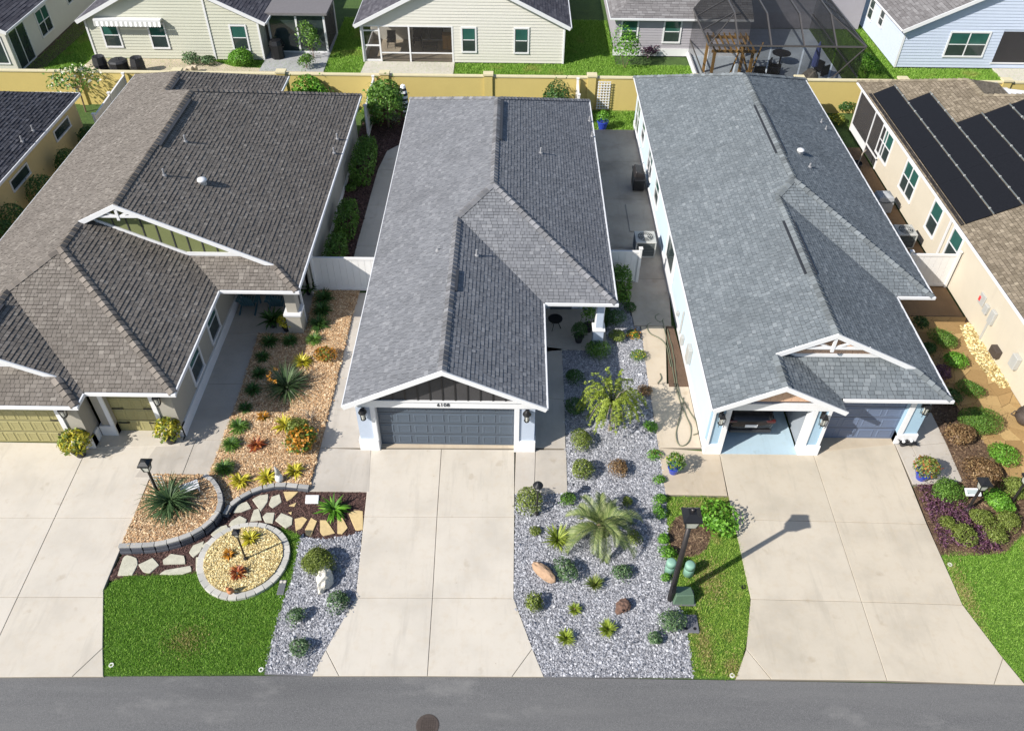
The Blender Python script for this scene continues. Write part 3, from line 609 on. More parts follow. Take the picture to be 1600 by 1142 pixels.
def wall(mb, o, t, n, a0, a1, z0, z1, th=.2, ops=()):
    cuts = sorted({a0, a1, *[v for op in ops for v in op[:2] if a0 < v < a1]})
    for a, b in zip(cuts, cuts[1:]):
        iv = sorted([(op[2], op[3]) for op in ops if op[0] <= a + 1e-6 and op[1] >= b - 1e-6]); z = z0
        for lo, hi in iv:
            if lo > z: mb.obox(o, t, n, a, b, -th, 0, z, lo)
            z = max(z, hi)
        if z < z1: mb.obox(o, t, n, a, b, -th, 0, z, z1)
def window(house, o, t, n, a0, a1, z0, z1, cols=1, rows=2, trim=.07, mat='white', teal=True, sill=True):
    f = MB(); fr = .05
    f.obox(o, t, n, a0 - trim, a1 + trim, .002, .045, z1, z1 + trim).obox(o, t, n, a0 - trim, a1 + trim, .002, .06 if sill else .045, z0 - trim, z0)
    f.obox(o, t, n, a0 - trim, a0, .002, .045, z0, z1).obox(o, t, n, a1, a1 + trim, .002, .045, z0, z1)
    cw = (a1 - a0) / cols; rh = (z1 - z0) / rows
    for c in range(1, cols): f.obox(o, t, n, a0 + c * cw - .035, a0 + c * cw + .035, .001, .035, z0, z1)
    for c in range(cols):
        for r in range(1, rows): f.obox(o, t, n, a0 + c * cw + .036, a0 + (c + 1) * cw - .036, .001, .03, z0 + r * rh - .025, z0 + r * rh + .025)
    w = f.build('window', MAT[mat], house)
    for c in range(cols):
        for r in range(rows):
            MB().obox(o, t, n, a0 + c * cw + .02, a0 + (c + 1) * cw - .02, -.03, .012, z0 + r * rh + .02, z0 + (r + 1) * rh - .02).build('pane', MAT['glass_sky_tint'] if (teal and r == rows - 1) else MAT['glass'], w)  # upper panes carry the sky's reflection as a teal base colour
    return w
def boards(house, y, x0, x1, step, top, bot, mat, peak, name='board', batten=None):
    xs = [x0]
    while xs[-1] < x1 - .03: xs.append(min(x1, xs[-1] + step))
    for a, b in zip(xs, xs[1:]):
        pts = [(a + .008, bot(a)), (b - .008, bot(b)), (b - .008, top(b))] + ([(peak, top(peak))] if a < peak < b else []) + [(a + .008, top(a))]
        if max(top(a) - bot(a), top(b) - bot(b), top((a + b) / 2) - bot((a + b) / 2)) < .05: continue
        n = len(pts); v = [(x, y, z) for x, z in pts] + [(x, y + .03, z) for x, z in pts]
        MB().add(v, [tuple(range(n)), tuple(range(n, 2 * n))[::-1]] + [(i, (i + 1) % n, n + (i + 1) % n, n + i) for i in range(n)]).build(name, mat, house)
        if batten and b < x1 - .05 and top(b) - bot(b) > .06:
            MB().box(b - .022, b + .022, y - .02, y + .01, bot(b), top(b) - .02).build('batten', batten, house)
def garage_door(house, x0, x1, y, z1, cols, rows, mat, pw=.8, ph=.7):
    d = MB().box(x0, x1, y, y + .06, .03, z1).build('garage_door', MAT[mat], house)
    cw, rh = (x1 - x0) / cols, (z1 - .03) / rows
    for r in range(rows):
        for c in range(cols):
            cx, cz = x0 + (c + .5) * cw, .03 + (r + .5) * rh; a, h = cw * pw / 2, rh * ph / 2
            v = [(cx - a, y - .001, cz - h), (cx + a, y - .001, cz - h), (cx + a, y - .001, cz + h), (cx - a, y - .001, cz + h)]
            i = .035; v += [(cx - a + i, y - .018, cz - h + i), (cx + a - i, y - .018, cz - h + i), (cx + a - i, y - .018, cz + h - i), (cx - a + i, y - .018, cz + h - i)]
            j = .075; v += [(cx - a + j, y - .008, cz - h + j), (cx + a - j, y - .008, cz - h + j), (cx + a - j, y - .008, cz + h - j), (cx - a + j, y - .008, cz + h - j)]
            q = lambda s: [(s + k, s + (k + 1) % 4, s + 4 + (k + 1) % 4, s + 4 + k) for k in range(4)]
            MB().add(v, q(0) + q(4) + [(8, 9, 10, 11)]).build('panel', MAT[mat], d)
    for r in range(1, rows): MB().box(x0, x1, y - .004, y + .001, .03 + r * rh - .008, .03 + r * rh + .008).build('seam', MAT['dark'], d)
    return d
def lantern(house, x, y, z, s=1.0, flare=False):
    b = MB().box(x - .05 * s, x + .05 * s, y - .03, y, z - .12 * s, z + .14 * s)
    b.beam((x, y - .02, z + .1 * s), (x, y - .16 * s, z + .1 * s), .03, .03)
    b.lathe([(.03, .22), (.09, .18), (.15, .06), (.14, .04)], (x, y - .16 * s, z), 4 if flare else 10, math.pi / 4)
    for k in range(4):
        a = math.pi / 4 + k * math.pi / 2; b.tube([(x + .11 * s * math.cos(a), y - .16 * s + .11 * s * math.sin(a), z + .05 * s), (x + .085 * s * math.cos(a), y - .16 * s + .085 * s * math.sin(a), z - .26 * s)], .012, 4)
    b.lathe([(.09, -.28), (.1, -.25), (.1, -.24)], (x, y - .16 * s, z), 8)
    l = b.build('wall_lantern', MAT['black'], house)
    MB().lathe([(.07, -.24), (.09, .04)], (x, y - .16 * s, z), 8).build('lamp_glass', MAT['lampglass'], l)
def gutter(house, p, q, out, ze=ZE, h=.13, mat='gutter'):
    gw = .045 if out[0] < 0 else .075; o = Vector((out[0], out[1], 0)) * (gw / 2 + .003)
    MB().beam(Vector((*p, ze + .012)) + o, Vector((*q, ze + .012)) + o, gw, h).build('gutter', MAT[mat], house, bevel=.01)
def rake(house, p, q, h=.17, w=.05, mat='white'): MB().beam(p, q, w, h).build('rake_board', MAT[mat], house)
def truss(house, px, y, zt, half, mat='white'):
    """king post and struts in a gable peak"""
    zb = zt - MS * half - .02; b = MB()
    b.beam((px - half, y, zb + .05), (px + half, y, zb + .05), .07, .09); b.box(px - .05, px + .05, y - .05, y + .02, zb - .15, zt - .05)
    for s_ in (-1, 1): b.beam((px, y, zb + .02), (px + s_ * half * .5, y, zt - MS * half * .5 - .03), .05, .07)
    b.build('gable_truss', MAT[mat], house)
def vent_pipe(house, p, r=.045, h=.3, mat='pipe'):
    b = MB().lathe([(r * 2.2, -.02), (r * 2, .05), (r, .06), (r, h)], tuple(p), 8); b.build('vent_pipe', MAT[mat], house, smooth=False)
def soffit(house, poly, ze=ZE): MB().prism(poly, ze - .16, ze - .135).build('soffit', MAT['white'], house)
def downspout(house, x, y, z=ZE, mat='gutter'): MB().box(x - .04, x + .04, y - .035, y + .035, 0.02, z - .1).build('downspout', MAT[mat], house)
X_, Y_ = (1, 0), (0, 1)

# ------------------------------------------------------------------ M: grey roofed house with blue garage door
xl, xg, xr, Yf, Yh, Yb = -5.53, 1.14, 3.894, 18.637, 24.138, 41.25
wg, w = (xg - xl) / 2, (xr - xl) / 2
house = empty('house', (-.8, 30, 0), 'grey shingle roofed house with charcoal gable above a slate blue garage door', 'house')
pl = [('L', xl, [(xl, Yf), (xl + wg, Yf), (xl + wg, Yh + wg), (xl + w, Yh + w), (xl + w, Yb - w), (xl, Yb)]),
      ('R', xg, [(xg, Yf), (xg, Yh), (xl + wg, Yh + wg), (xl + wg, Yf)]),
      ('F', Yh, [(xg, Yh), (xr, Yh), (xl + w, Yh + w), (xl + wg, Yh + wg)]),
      ('R', xr, [(xr, Yh), (xr, Yb), (xl + w, Yb - w), (xl + w, Yh + w)]),
      ('B', Yb, [(xl, Yb), (xl + w, Yb - w), (xr, Yb)])]
roof = roof_deck(house, pl); shingle_planes(house, pl, MAT['sh_m'])
zg, zm = ZE + MS * wg, ZE + MS * w
caps(house, roof, (xl + wg, Yf, zg), (xl + wg, Yh + wg, zg), 'L', 'R', MAT['cap_m']); caps(house, roof, (xl + wg, Yh + wg, zg), (xl + w, Yh + w, zm), 'L', 'F', MAT['cap_m'])
caps(house, roof, (xr, Yh, ZE), (xl + w, Yh + w, zm), 'F', 'R', MAT['cap_m']); caps(house, roof, (xl + w, Yh + w, zm), (xl + w, Yb - w, zm), 'L', 'R', MAT['cap_m'])
caps(house, roof, (xl, Yb, ZE), (xl + w, Yb - w, zm), 'L', 'B', MAT['cap_m']); caps(house, roof, (xr, Yb, ZE), (xl + w, Yb - w, zm), 'R', 'B', MAT['cap_m'])
soffit(house, [(xl + .03, 19.1), (xg - .03, 19.1), (xg - .03, Yh + .03), (xr - .03, Yh + .03), (xr - .03, Yb - .03), (xl + .03, Yb - .03)])
gutter(house, (xl, Yf), (xl, Yb), (-1, 0)); gutter(house, (xg, Yf), (xg, Yh), (1, 0)); gutter(house, (xg, Yh), (xr + .1, Yh), (0, -1)); gutter(house, (xr, Yh), (xr, Yb), (1, 0)); gutter(house, (xl, Yb), (xr, Yb), (0, 1))
rake(house, (xl - .05, Yf - .03, ZE + .0), (xl + wg, Yf - .03, zg + .03)); rake(house, (xg + .05, Yf - .032, ZE + .0), (xl + wg, Yf - .032, zg + .03))
wy, wx0, wx1, dx0, dx1 = 19.12, -5.26, .80, -4.62, .12
b = MB(); wall(b, (wx0, wy), X_, (0, -1), 0, wx1 - wx0, 0, 2.56, .3, [(dx0 - wx0, dx1 - wx0, 0, 2.2)])
wall(b, (wx1, wy), Y_, (1, 0), .301, 7.9, 0, 2.56, .2); wall(b, (wx0, wy), Y_, (-1, 0), .301, 21.8, 0, 2.56, .2, [(12.5, 13.7, .9, 2.1), (17, 18.2, .9, 2.1)])
wall(b, (3.56, 27.0), Y_, (1, 0), 0, 13.9, 0, 2.56, .2); wall(b, (.8, 27.1), X_, (0, -1), 0, 2.56, 0, 2.56, .2); wall(b, (wx0, 41.0), X_, (0, 1), .21, 8.6, 0, 2.56, .2)
b.build('wall', MAT['m_stucco'], house)
for a in (12.5, 17): window(house, (wx0, wy), Y_, (-1, 0), a, a + 1.2, .9, 2.1, 2, 2)
t_ = MB(); t_.box(wx0 - .02, wx1 + .02, wy - .06, wy - .004, 2.2, 2.56); t_.box(dx0 - .15, dx0, wy - .05, wy - .004, .56, 2.2); t_.box(dx1, dx1 + .15, wy - .05, wy - .004, .56, 2.2)
t_.box(dx0, dx0 + .02, wy - .04, wy + .3, .0, 2.18); t_.box(dx1 - .02, dx1, wy - .04, wy + .3, .0, 2.18)
t_.build('door_trim', MAT['white'], house)
for a, c_ in ((wx0 - .05, dx0), (dx1, wx1 + .05)): MB().box(a, c_, wy - .07, wy + .25, 0, .56).build('plinth', MAT['white'], house, bevel=.012)
MB().box(wx1 + .004, wx1 + .05, wy + .26, 26.9, 0, .5).build('plinth', MAT['m_stucco'], house)
garage_door(house, dx0, dx1, wy + .24, 2.2, 8, 4, 'door_blue')
MB().box(dx0, dx1, wy + .1, wy + .27, 2.1, 2.199).build('door_header', MAT['door_blue'], house)
lantern(house, -5.0, wy - .004, 2.0); lantern(house, .52, wy - .004, 2.0)
gy = 19.03; top = lambda x: min(pz('L', xl, x, 0), pz('R', xg, x, 0)) - .125
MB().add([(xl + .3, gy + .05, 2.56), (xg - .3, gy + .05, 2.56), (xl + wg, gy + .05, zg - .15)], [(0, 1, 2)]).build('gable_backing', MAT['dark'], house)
boards(house, gy, xl + .35, xg - .35, .415, top, lambda x: 2.6, MAT['board_dark'], xl + wg, batten=MAT['black'])
MB().box(xl + .35, xg - .35, gy - .05, gy + .08, 2.54, 2.6).build('gable_ledge', MAT['white'], house)
tb_ = MB(); tb_.add([(xl + wg - .62, gy - .06, zg - .42), (xl + wg + .62, gy - .06, zg - .42), (xl + wg, gy - .06, zg - .12)], [(0, 1, 2)]); tb_.build('gable_peak_panel', MAT['m_stucco'], house)
MB().box(xl + wg - .62, xl + wg + .62, gy - .1, gy - .02, zg - .47, zg - .40).build('collar_board', MAT['white'], house)
tc = bpy.data.curves.new('house_number', 'FONT'); tc.body = '6108'; tc.size = .21; tc.align_x = 'CENTER'; tc.extrude = .008; tc.space_character = 1.05
to = bpy.data.objects.new('tmp_text', tc); C.objects.link(to); bpy.context.view_layer.update()
tm = bpy.data.meshes.new_from_object(to.evaluated_get(bpy.context.evaluated_depsgraph_get())); bpy.data.objects.remove(to)
tm.transform(Matrix.Translation((-2.28, wy - .07, 2.285)) @ Matrix.Rotation(math.pi / 2, 4, 'X')); tm.materials.clear(); tm.materials.append(MAT['black']); tm.name = 'house_number'
link('house_number', tm, house)
# porch
MB().box(3.2, 3.62, 24.55, 24.97, 0, .95).build('column_base', MAT['m_stucco'], house, bevel=.015); MB().box(3.16, 3.66, 24.51, 25.01, .95, 1.03).build('column_cap', MAT['white'], house, bevel=.01)
MB().box(3.25, 3.57, 24.6, 24.92, 1.03, 2.56).build('column', MAT['white'], house, bevel=.02)
MB().box(3.28, 3.54, 24.585, 24.6, 1.12, 2.45).build('column_panel', MAT['m_stucco'], house)
MB().box(1.6, 2.5, 27.05, 27.1, 0.03, 2.1).build('front_door', MAT['door_blue'], house)
for (u, v, k, c_) in ((845, 240, 'R', xr), (921, 190, 'R', xr), (925, 214, 'R', xr), (745, 400, 'R', xg), (684, 392, 'L', xl)): vent_pipe(house, on_plane(u, v, k, c_), .04, .28 if u != 684 else .12)
MB().beam((xl + w + .2, 32.6, zm - .03), (xl + w + .2, 36.4, zm - .03), .15, .06).build('ridge_vent', MAT['vent'], house); MB().beam((xl + wg + .18, 22.8, zg - .02), (xl + wg + .18, 24.0, zg - .02), .12, .06).build('ridge_vent', MAT['vent'], house)

# ------------------------------------------------------------------ R: slate roofed pale blue house
xl, xg, xw, xr = 6.604, 10.973, 14.62, 16.062; Yg, Yw, Yp, Yh, Yb = 18.667, 19.229, 20.259, 24.79, 44.256; Yq = Yp + .4
wg, ww, w = (xg - xl) / 2, (xw - xl) / 2, (xr - xl) / 2
house = empty('house', (11, 31, 0), 'pale blue house with slate grey roof, salmon gables and one open garage', 'house')
k, kq = Yp - Yw, Yq - Yw
pl = [('L', xl, [(xl, Yg), (xl + wg, Yg), (xl + wg, Yp), (xl + ww, Yp), (xl + ww, Yh + ww), (xl + w, Yh + w), (xl + w, Yb - w), (xl, Yb)]),
      ('R', xg, [(xg, Yg), (xg, Yw), (xg - kq, Yq), (xl + wg, Yq), (xl + wg, Yg)]),
      ('F', Yw, [(xg, Yw), (xw, Yw), (xw - k, Yp), (xw - kq, Yq), (xg - kq, Yq)]),
      ('R', xw, [(xw, Yw), (xw, Yh), (xl + ww, Yh + ww), (xl + ww, Yp), (xw - k, Yp)]),
      ('F', Yh, [(xw, Yh), (xr, Yh), (xl + w, Yh + w), (xl + ww, Yh + ww)]),
      ('R', xr, [(xr, Yh), (xr, Yb), (xl + w, Yb - w), (xl + w, Yh + w)]), ('B', Yb, [(xl, Yb), (xl + w, Yb - w), (xr, Yb)])]
roof = roof_deck(house, pl); shingle_planes(house, pl, MAT['sh_r'])
zg, zw, zm = ZE + MS * wg, ZE + MS * ww, ZE + MS * w
for a, c_, k1, k2 in (((xl + wg, Yg, zg), (xl + wg, Yp, zg), 'L', 'R'), ((xl + ww, Yp, zw), (xl + ww, Yh + ww, zw), 'L', 'R'), ((xl + ww, Yh + ww, zw), (xl + w, Yh + w, zm), 'L', 'F'), ((xl + w, Yh + w, zm), (xl + w, Yb - w, zm), 'L', 'R'),
                      ((xr, Yh, ZE), (xl + w, Yh + w, zm), 'F', 'R'), ((xw, Yw, ZE), (xw - k, Yp, ZE + MS * k), 'F', 'R'), ((xl, Yb, ZE), (xl + w, Yb - w, zm), 'L', 'B'), ((xr, Yb, ZE), (xl + w, Yb - w, zm), 'R', 'B')):
    caps(house, roof, a, c_, k1, k2, MAT['cap_r'])
soffit(house, [(xl + .03, 19.1), (xg - .03, 19.1), (xg - .03, Yw + .03), (xw - .03, Yw + .03), (xw - .03, Yh + .03), (xr - .03, Yh + .03), (xr - .03, Yb - .03), (xl + .03, Yb - .03)])
gutter(house, (xl, Yg), (xl, Yb), (-1, 0), h=.1); gutter(house, (xg + .05, Yw), (xw + .1, Yw), (0, -1)); gutter(house, (xw, Yw), (xw, Yh), (1, 0)); gutter(house, (xw, Yh), (xr + .1, Yh), (0, -1)); gutter(house, (xr, Yh), (xr, Yb), (1, 0)); gutter(house, (xl, Yb), (xr, Yb), (0, 1))
rake(house, (xl - .03, Yg - .03, ZE - .01), (xl + wg, Yg - .03, zg + .03)); rake(house, (xg + .08, Yg - .032, ZE - .03), (xl + wg, Yg - .032, zg + .03))
rake(house, (xl + wg - .02, Yp - .03, zg + .01), (xl + ww, Yp - .03, zw + .03)); rake(house, (xw - k + .12, Yp - .032, ZE + MS * k - .03), (xl + ww, Yp - .032, zw + .03))
# gables: salmon shakes in courses
def shakes(house, y, x0, x1, z0, z1, top, mat):
    z = z0
    while z < z1:
        x = x0 + random.uniform(-.1, 0)
        while x < x1:
            w_ = random.uniform(.16, .26); a, c_ = max(x, x0), min(x + w_ - .008, x1)
            if top((a + c_) / 2) > z + .06 and c_ > a:
                h = min(z + .19, top(a), top(c_)) if min(top(a), top(c_)) > z + .05 else z + .06
                MB().box(a, c_, y - .022 - random.uniform(0, .008), y, z, max(h, z + .04)).build('shake', mat, house)
            x += w_
        z += .18
for i, (px, yy, x0, x1, z0, hh) in enumerate(((xl + wg, 19.02, xl + .4, xg - .4, 2.74, wg), (xl + ww, Yq - .05, xl + wg + .05, xw - kq, ZE + MS * kq - .1, ww))):
    cx0, cx1 = (xg, xl) if i == 0 else (xw, xl)
    top = lambda x: min(pz('L', xl, x, 0), pz('R', cx0, x, 0)) - .13
    boards(house, yy, x0, x1, 5.0, top, lambda x: z0, MAT['shake'], px, 'gable_wall')
    shakes(house, yy - .005, x0 + .1, x1 - .05, z0 + .05, top(px) - .1, lambda x: top(x) - .03, MAT['shake'])
truss(house, xl + ww, Yp + .02, zw, 1.25)
q = MB(); q.beam((xl + wg + .3, Yq - .09, zg - .03), (xg - kq - .05, Yq - .09, ZE + MS * kq + .14), .05, .14); q.beam((xg - kq - .1, Yq - .092, ZE + MS * kq + .12), (xw - kq - .25, Yq - .092, ZE + MS * kq + .12), .05, .14); q.build('gable_trim', MAT['white'], house)
# walls
wy = 19.13; b = MB()
wall(b, (6.84, wy), X_, (0, -1), 0, 3.93, 0, 2.56, .3, [(.57, 3.28, 0, 2.25)])
wall(b, (10.77, wy), Y_, (1, 0), .301, .8, 0, 2.56, .2)
wall(b, (10.97, 19.72), X_, (0, -1), 0, 3.43, 0, 2.56, .25, [(0, 2.74, 0, 2.2)])
wall(b, (14.4, 19.72), Y_, (1, 0), .251, 5.4, 0, 2.56, .2); wall(b, (14.4, 27.0), X_, (0, -1), 0, 1.3, 0, 2.56, .2); wall(b, (15.72, 27), Y_, (1, 0), .0, 16.8, 0, 2.56, .2)
b.build('wall', MAT['r_stucco'], house)
b = MB(); wops = [(7.9, 9.6, 0, 2.1), (14.6, 15.7, .8, 2.1), (17.2, 18.6, .8, 2.1), (20.6, 21.6, .9, 2.1), (22.8, 24.2, .2, 2.1)]
wall(b, (6.84, wy), Y_, (-1, 0), .301, 24.8, .3, 2.56, .2, [(a, c_, d_, e_) for a, c_, d_, e_ in wops[1:]]); b.build('side_wall', MAT['r_sunlit'], house)  # sun-facing wall gets a paler stucco, sunlight put into its colour
MB().box(6.80, 6.84, wy + .28, 43.9, 0, .3).build('plinth', MAT['white'], house)
for a, c_, d_, e_ in wops[1:]: window(house, (6.84, wy), Y_, (-1, 0), a, c_, d_ + .001, e_ - .001, 2 if c_ - a > 1.2 else 1, 2)
MB().box(6.78, 6.835, wy + 8.9, wy + 11.2, .05, 2.2).build('side_door', MAT['white'], house, bevel=.01); MB().box(6.76, 6.779, wy + 9.3, wy + 10.7, .95, 1.95).build('door_glass', MAT['glass'], house)
wall_b = MB(); wall_b.box(6.9, 15.7, 43.7, 43.9, 0, 2.56); wall_b.build('rear_wall', MAT['r_stucco'], house)
t_ = MB(); t_.box(6.82, 10.8, wy - .06, wy - .004, 2.25, 2.56); t_.box(7.23, 7.41, wy - .05, wy - .004, 0.5, 2.25); t_.box(10.12, 10.3, wy - .05, wy - .004, .5, 2.25); t_.box(7.40, 7.42, wy - .03, wy + .3, 0, 2.24); t_.box(10.11, 10.13, wy - .03, wy + .3, 0, 2.24)
t_.box(13.71, 13.89, 19.67, 19.716, .4, 2.4); t_.box(11.0, 14.42, 19.66, 19.716, 2.2, 2.54); t_.build('door_trim', MAT['white'], house)
for a, c_, y0 in ((6.78, 7.41, wy), (10.12, 10.83, wy), (13.71, 14.46, 19.72)): MB().box(a, c_, y0 - .075, y0 + .25, 0, .5).build('plinth', MAT['white'], house, bevel=.012)
MB().box(6.82, 6.90, wy - .06, wy - .003, .5, 2.56).build('corner_board', MAT['white'], house); MB().box(10.68, 10.775, wy - .055, wy - .003, .5, 2.3).build('corner_board', MAT['white'], house)
MB().box(7.4, 10.12, wy - .05, 26.5, -.05, .034).build('garage_floor', MAT['garage_floor'], house)
MAT['garage_shade'] = m_plain('shaded_garage_wall', (.28, .31, .35), .8); gi = MB(); gi.box(7.2, 7.38, wy + .31, 26.4, 0, 2.5); gi.box(10.2, 10.38, wy + .31, 26.4, 0, 2.5); gi.box(7.2, 10.38, 26.4, 26.6, 0, 2.5); gi.build('garage_interior_wall', MAT['garage_shade'], house)  # darker blue-grey wall colour stands in for shade inside the garage
garage_door(house, 10.97, 13.71, 19.9, 2.2, 4, 4, 'door_navy', .82, .72)
for x, y0 in ((7.07, wy - .004), (10.5, wy - .004), (14.15, 19.716)): lantern(house, x, y0, 2.02, 1.35, True)
MB().box(14.75, 15.15, 25.2, 25.6, 0, 2.56).build('porch_column', MAT['door_blue'], house, bevel=.02)
for (u, v, kk, c_, r_) in ((1265, 262, 'R', xr, .04), (1283, 192, 'R', xr, .03), (1290, 203, 'R', xr, .03)): vent_pipe(house, on_plane(u, v, kk, c_), r_, .2)
p = on_plane(1250, 240, 'R', xr); MB().lathe([(.14, -.03), (.13, .12), (.17, .14), (.15, .2), (.05, .24)], tuple(p), 12).build('roof_vent', MAT['gutter'], house, smooth=True)
for s_ in (-1, 1):
    MB().beam((xl + w + .19 * s_, 31.7, zm - .05), (xl + w + .19 * s_, 36.2, zm - .05), .08, .05).build('ridge_vent', MAT['vent'], house); MB().beam((xl + ww + .19 * s_, 23.6, zw - .05), (xl + ww + .19 * s_, 27.0, zw - .05), .08, .05).build('ridge_vent', MAT['vent'], house)

# ------------------------------------------------------------------ L: brown roofed house with olive gable
xl, xg, xw, xr, xb = -20.963, -14.208, -11.224, -8.23, -12.535; Yg, Yw, Ym, Yp, Yb, Yb2 = 18.462, 19.108, 24.663, 25.669, 41.611, 43.8; Yq = Yp + .4; Yr = 19.42; Yrq = Yr + .35
wg, ww, w, wb = (xg - xl) / 2, (xw - xl) / 2, (xr - xl) / 2, (xb - xl) / 2; k, kq, kr, krq = Yp - Ym, Yq - Ym, Yr - Yg, Yrq - Yg
house = empty('house', (-14.5, 31, 0), 'brown shingle roofed house with olive board gable and olive garage doors', 'house')
pl = [('L', xl, [(xl, Yg), (xl + kr, Yr), (xl + wg, Yr), (xl + wg, Yw + wg), (xl + ww, Yw + ww), (xl + ww, Yp), (xl + w, Yp), (xl + w, Yb - w), (xl + wb, Yb - wb), (xl + wb, Yb2 - wb), (xl, Yb2)]),
      ('F', Yg, [(xl, Yg), (xg, Yg), (xg - kr, Yr), (xg - krq, Yrq), (xl + krq, Yrq), (xl + kr, Yr)]),
      ('R', xg, [(xg, Yg), (xg, Yw), (xl + wg, Yw + wg), (xl + wg, Yr), (xg - kr, Yr)]),
      ('F', Yw, [(xg, Yw), (xw, Yw), (xl + ww, Yw + ww), (xl + wg, Yw + wg)]),
      ('R', xw, [(xw, Yw), (xw, Ym), (xw - kq, Yq), (xl + ww, Yq), (xl + ww, Yw + ww)]),
      ('F', Ym, [(xw, Ym), (xr, Ym), (xr - k, Yp), (xr - kq, Yq), (xw - kq, Yq)]),
      ('R', xr, [(xr, Ym), (xr, Yb), (xl + w, Yb - w), (xl + w, Yp), (xr - k, Yp)]),
      ('B', Yb, [(xr, Yb), (xl + w, Yb - w), (xl + wb, Yb - wb), (xb, Yb)]), ('R', xb, [(xb, Yb), (xb, Yb2), (xl + wb, Yb2 - wb), (xl + wb, Yb - wb)]), ('B', Yb2, [(xl, Yb2), (xl + wb, Yb2 - wb), (xb, Yb2)])]
roof = roof_deck(house, pl); shingle_planes(house, pl, MAT['sh_l'], e=.15, wmin=.12, wmax=.22, thick=.02)
zg, zw, zm, zb = ZE + MS * wg, ZE + MS * ww, ZE + MS * w, ZE + MS * wb
for a, c_, k1, k2 in (((xl + wg, Yr, zg), (xl + wg, Yw + wg, zg), 'L', 'R'), ((xl + wg, Yw + wg, zg), (xl + ww, Yw + ww, zw), 'L', 'F'), ((xl + ww, Yw + ww, zw), (xl + ww, Yp, zw), 'L', 'R'), ((xw, Yw, ZE), (xl + ww, Yw + ww, zw), 'F', 'R'),
                      ((xg, Yg, ZE), (xg - kr, Yr, ZE + MS * kr), 'F', 'R'), ((xr, Ym, ZE), (xr - k, Yp, ZE + MS * k), 'F', 'R'), ((xl + w, Yp, zm), (xl + w, Yb - w, zm), 'L', 'R'), ((xr, Yb, ZE), (xl + w, Yb - w, zm), 'R', 'B'), ((xl + wb, Yb - wb, zb), (xl + wb, Yb2 - wb, zb), 'L', 'R')):
    caps(house, roof, a, c_, k1, k2, MAT['cap_l'], .25)
soffit(house, [(xl + .03, Yg + .03), (xg - .03, Yg + .03), (xg - .03, Yw + .03), (xw - .03, Yw + .03), (xw - .03, Ym + .03), (xr - .03, Ym + .03), (xr - .03, Yb - .03), (xb - .03, Yb - .03), (xb - .03, Yb2 - .03), (xl + .03, Yb2 - .03)])
gutter(house, (xl, Yg), (xl, Yb2), (-1, 0)); gutter(house, (xl, Yg), (xg + .1, Yg), (0, -1)); gutter(house, (xg, Yg), (xg, Yw), (1, 0)); gutter(house, (xg, Yw), (xw + .1, Yw), (0, -1)); gutter(house, (xw, Yw), (xw, Ym), (1, 0)); gutter(house, (xw, Ym), (xr + .1, Ym), (0, -1)); gutter(house, (xr, Ym), (xr, Yb), (1, 0)); gutter(house, (xb, Yb2), (xb, Yb), (1, 0)); gutter(house, (xb, Yb), (xr, Yb), (0, 1))
rake(house, (xl + ww - .02, Yp - .03, zw + .02), (xl + w, Yp - .03, zm + .03)); rake(house, (xr - k + .12, Yp - .032, ZE + MS * k - .03), (xl + w, Yp - .032, zm + .03))
rake(house, (xl + kr - .1, Yr - .03, ZE + MS * kr - .03), (xl + wg, Yr - .03, zg + .03)); rake(house, (xg - kr + .12, Yr - .032, ZE + MS * kr - .03), (xl + wg, Yr - .032, zg + .03))
top = lambda x: min(pz('L', xl, x, 0), pz('R', xr, x, 0)) - .13
boards(house, Yq - .05, xl + ww, xr - kq + .1, .52, top, lambda x: max(ZE + MS * kq - .05, pz('R', xw, x, 0)) - .02 if x > xl + ww else zw, MAT['board_green'], xl + w, batten=MAT['board_dark'])
top2 = lambda x: min(pz('L', xl, x, 0), pz('R', xg, x, 0)) - .13
boards(house, Yrq - .05, xl + krq, xg - krq, .52, top2, lambda x: ZE + MS * krq - .1, MAT['board_green'], xl + wg, batten=MAT['board_dark'])
q = MB(); q.beam((xl + ww + .35, Yq - .09, zw - .04), (xw - kq, Yq - .09, ZE + MS * kq + .14), .05, .15); q.beam((xw - kq - .08, Yq - .092, ZE + MS * kq + .13), (xr - kq - .25, Yq - .092, ZE + MS * kq + .13), .05, .15); q.beam((xl + krq + .3, Yrq - .09, ZE + MS * krq + .13), (xg - krq - .3, Yrq - .09, ZE + MS * krq + .13), .05, .15); q.build('gable_trim', MAT['white'], house)
truss(house, xl + w, Yp + .02, zm, 1.0)
b = MB(); wy = 19.05
wall(b, (-20.6, wy), X_, (0, -1), 0, 5.9, 0, 2.56, .3, [(.4, 5.15, 0, 2.25)]); wall(b, (-14.7, wy), Y_, (1, 0), .301, .75, 0, 2.56, .2)
wall(b, (-14.5, 19.66), X_, (0, -1), .0, 2.8, 0, 2.56, .25, [(.45, 2.05, 0, 2.2)])
wa = [(1.9, 2.9, .75, 2.1), (4.2, 5.2, .75, 2.1)]
wall(b, (-11.7, 19.66), Y_, (1, 0), .251, 8.2, 0, 2.56, .2, wa); wall(b, (-11.7, 27.8), X_, (0, -1), 0, 3.0, 0, 2.56, .2); wall(b, (-8.62, 27.8), Y_, (1, 0), 0, 13.5, 0, 2.56, .2); wall(b, (-20.6, 41.3), X_, (0, 1), 0, 12, 0, 2.56, .2); wall(b, (-20.6, wy), Y_, (-1, 0), .3, 24.4, 0, 2.56, .2)
wall(b, (-12.9, 41.3), Y_, (1, 0), 0, 2.2, 0, 2.56, .2); b.build('wall', MAT['l_stucco'], house)
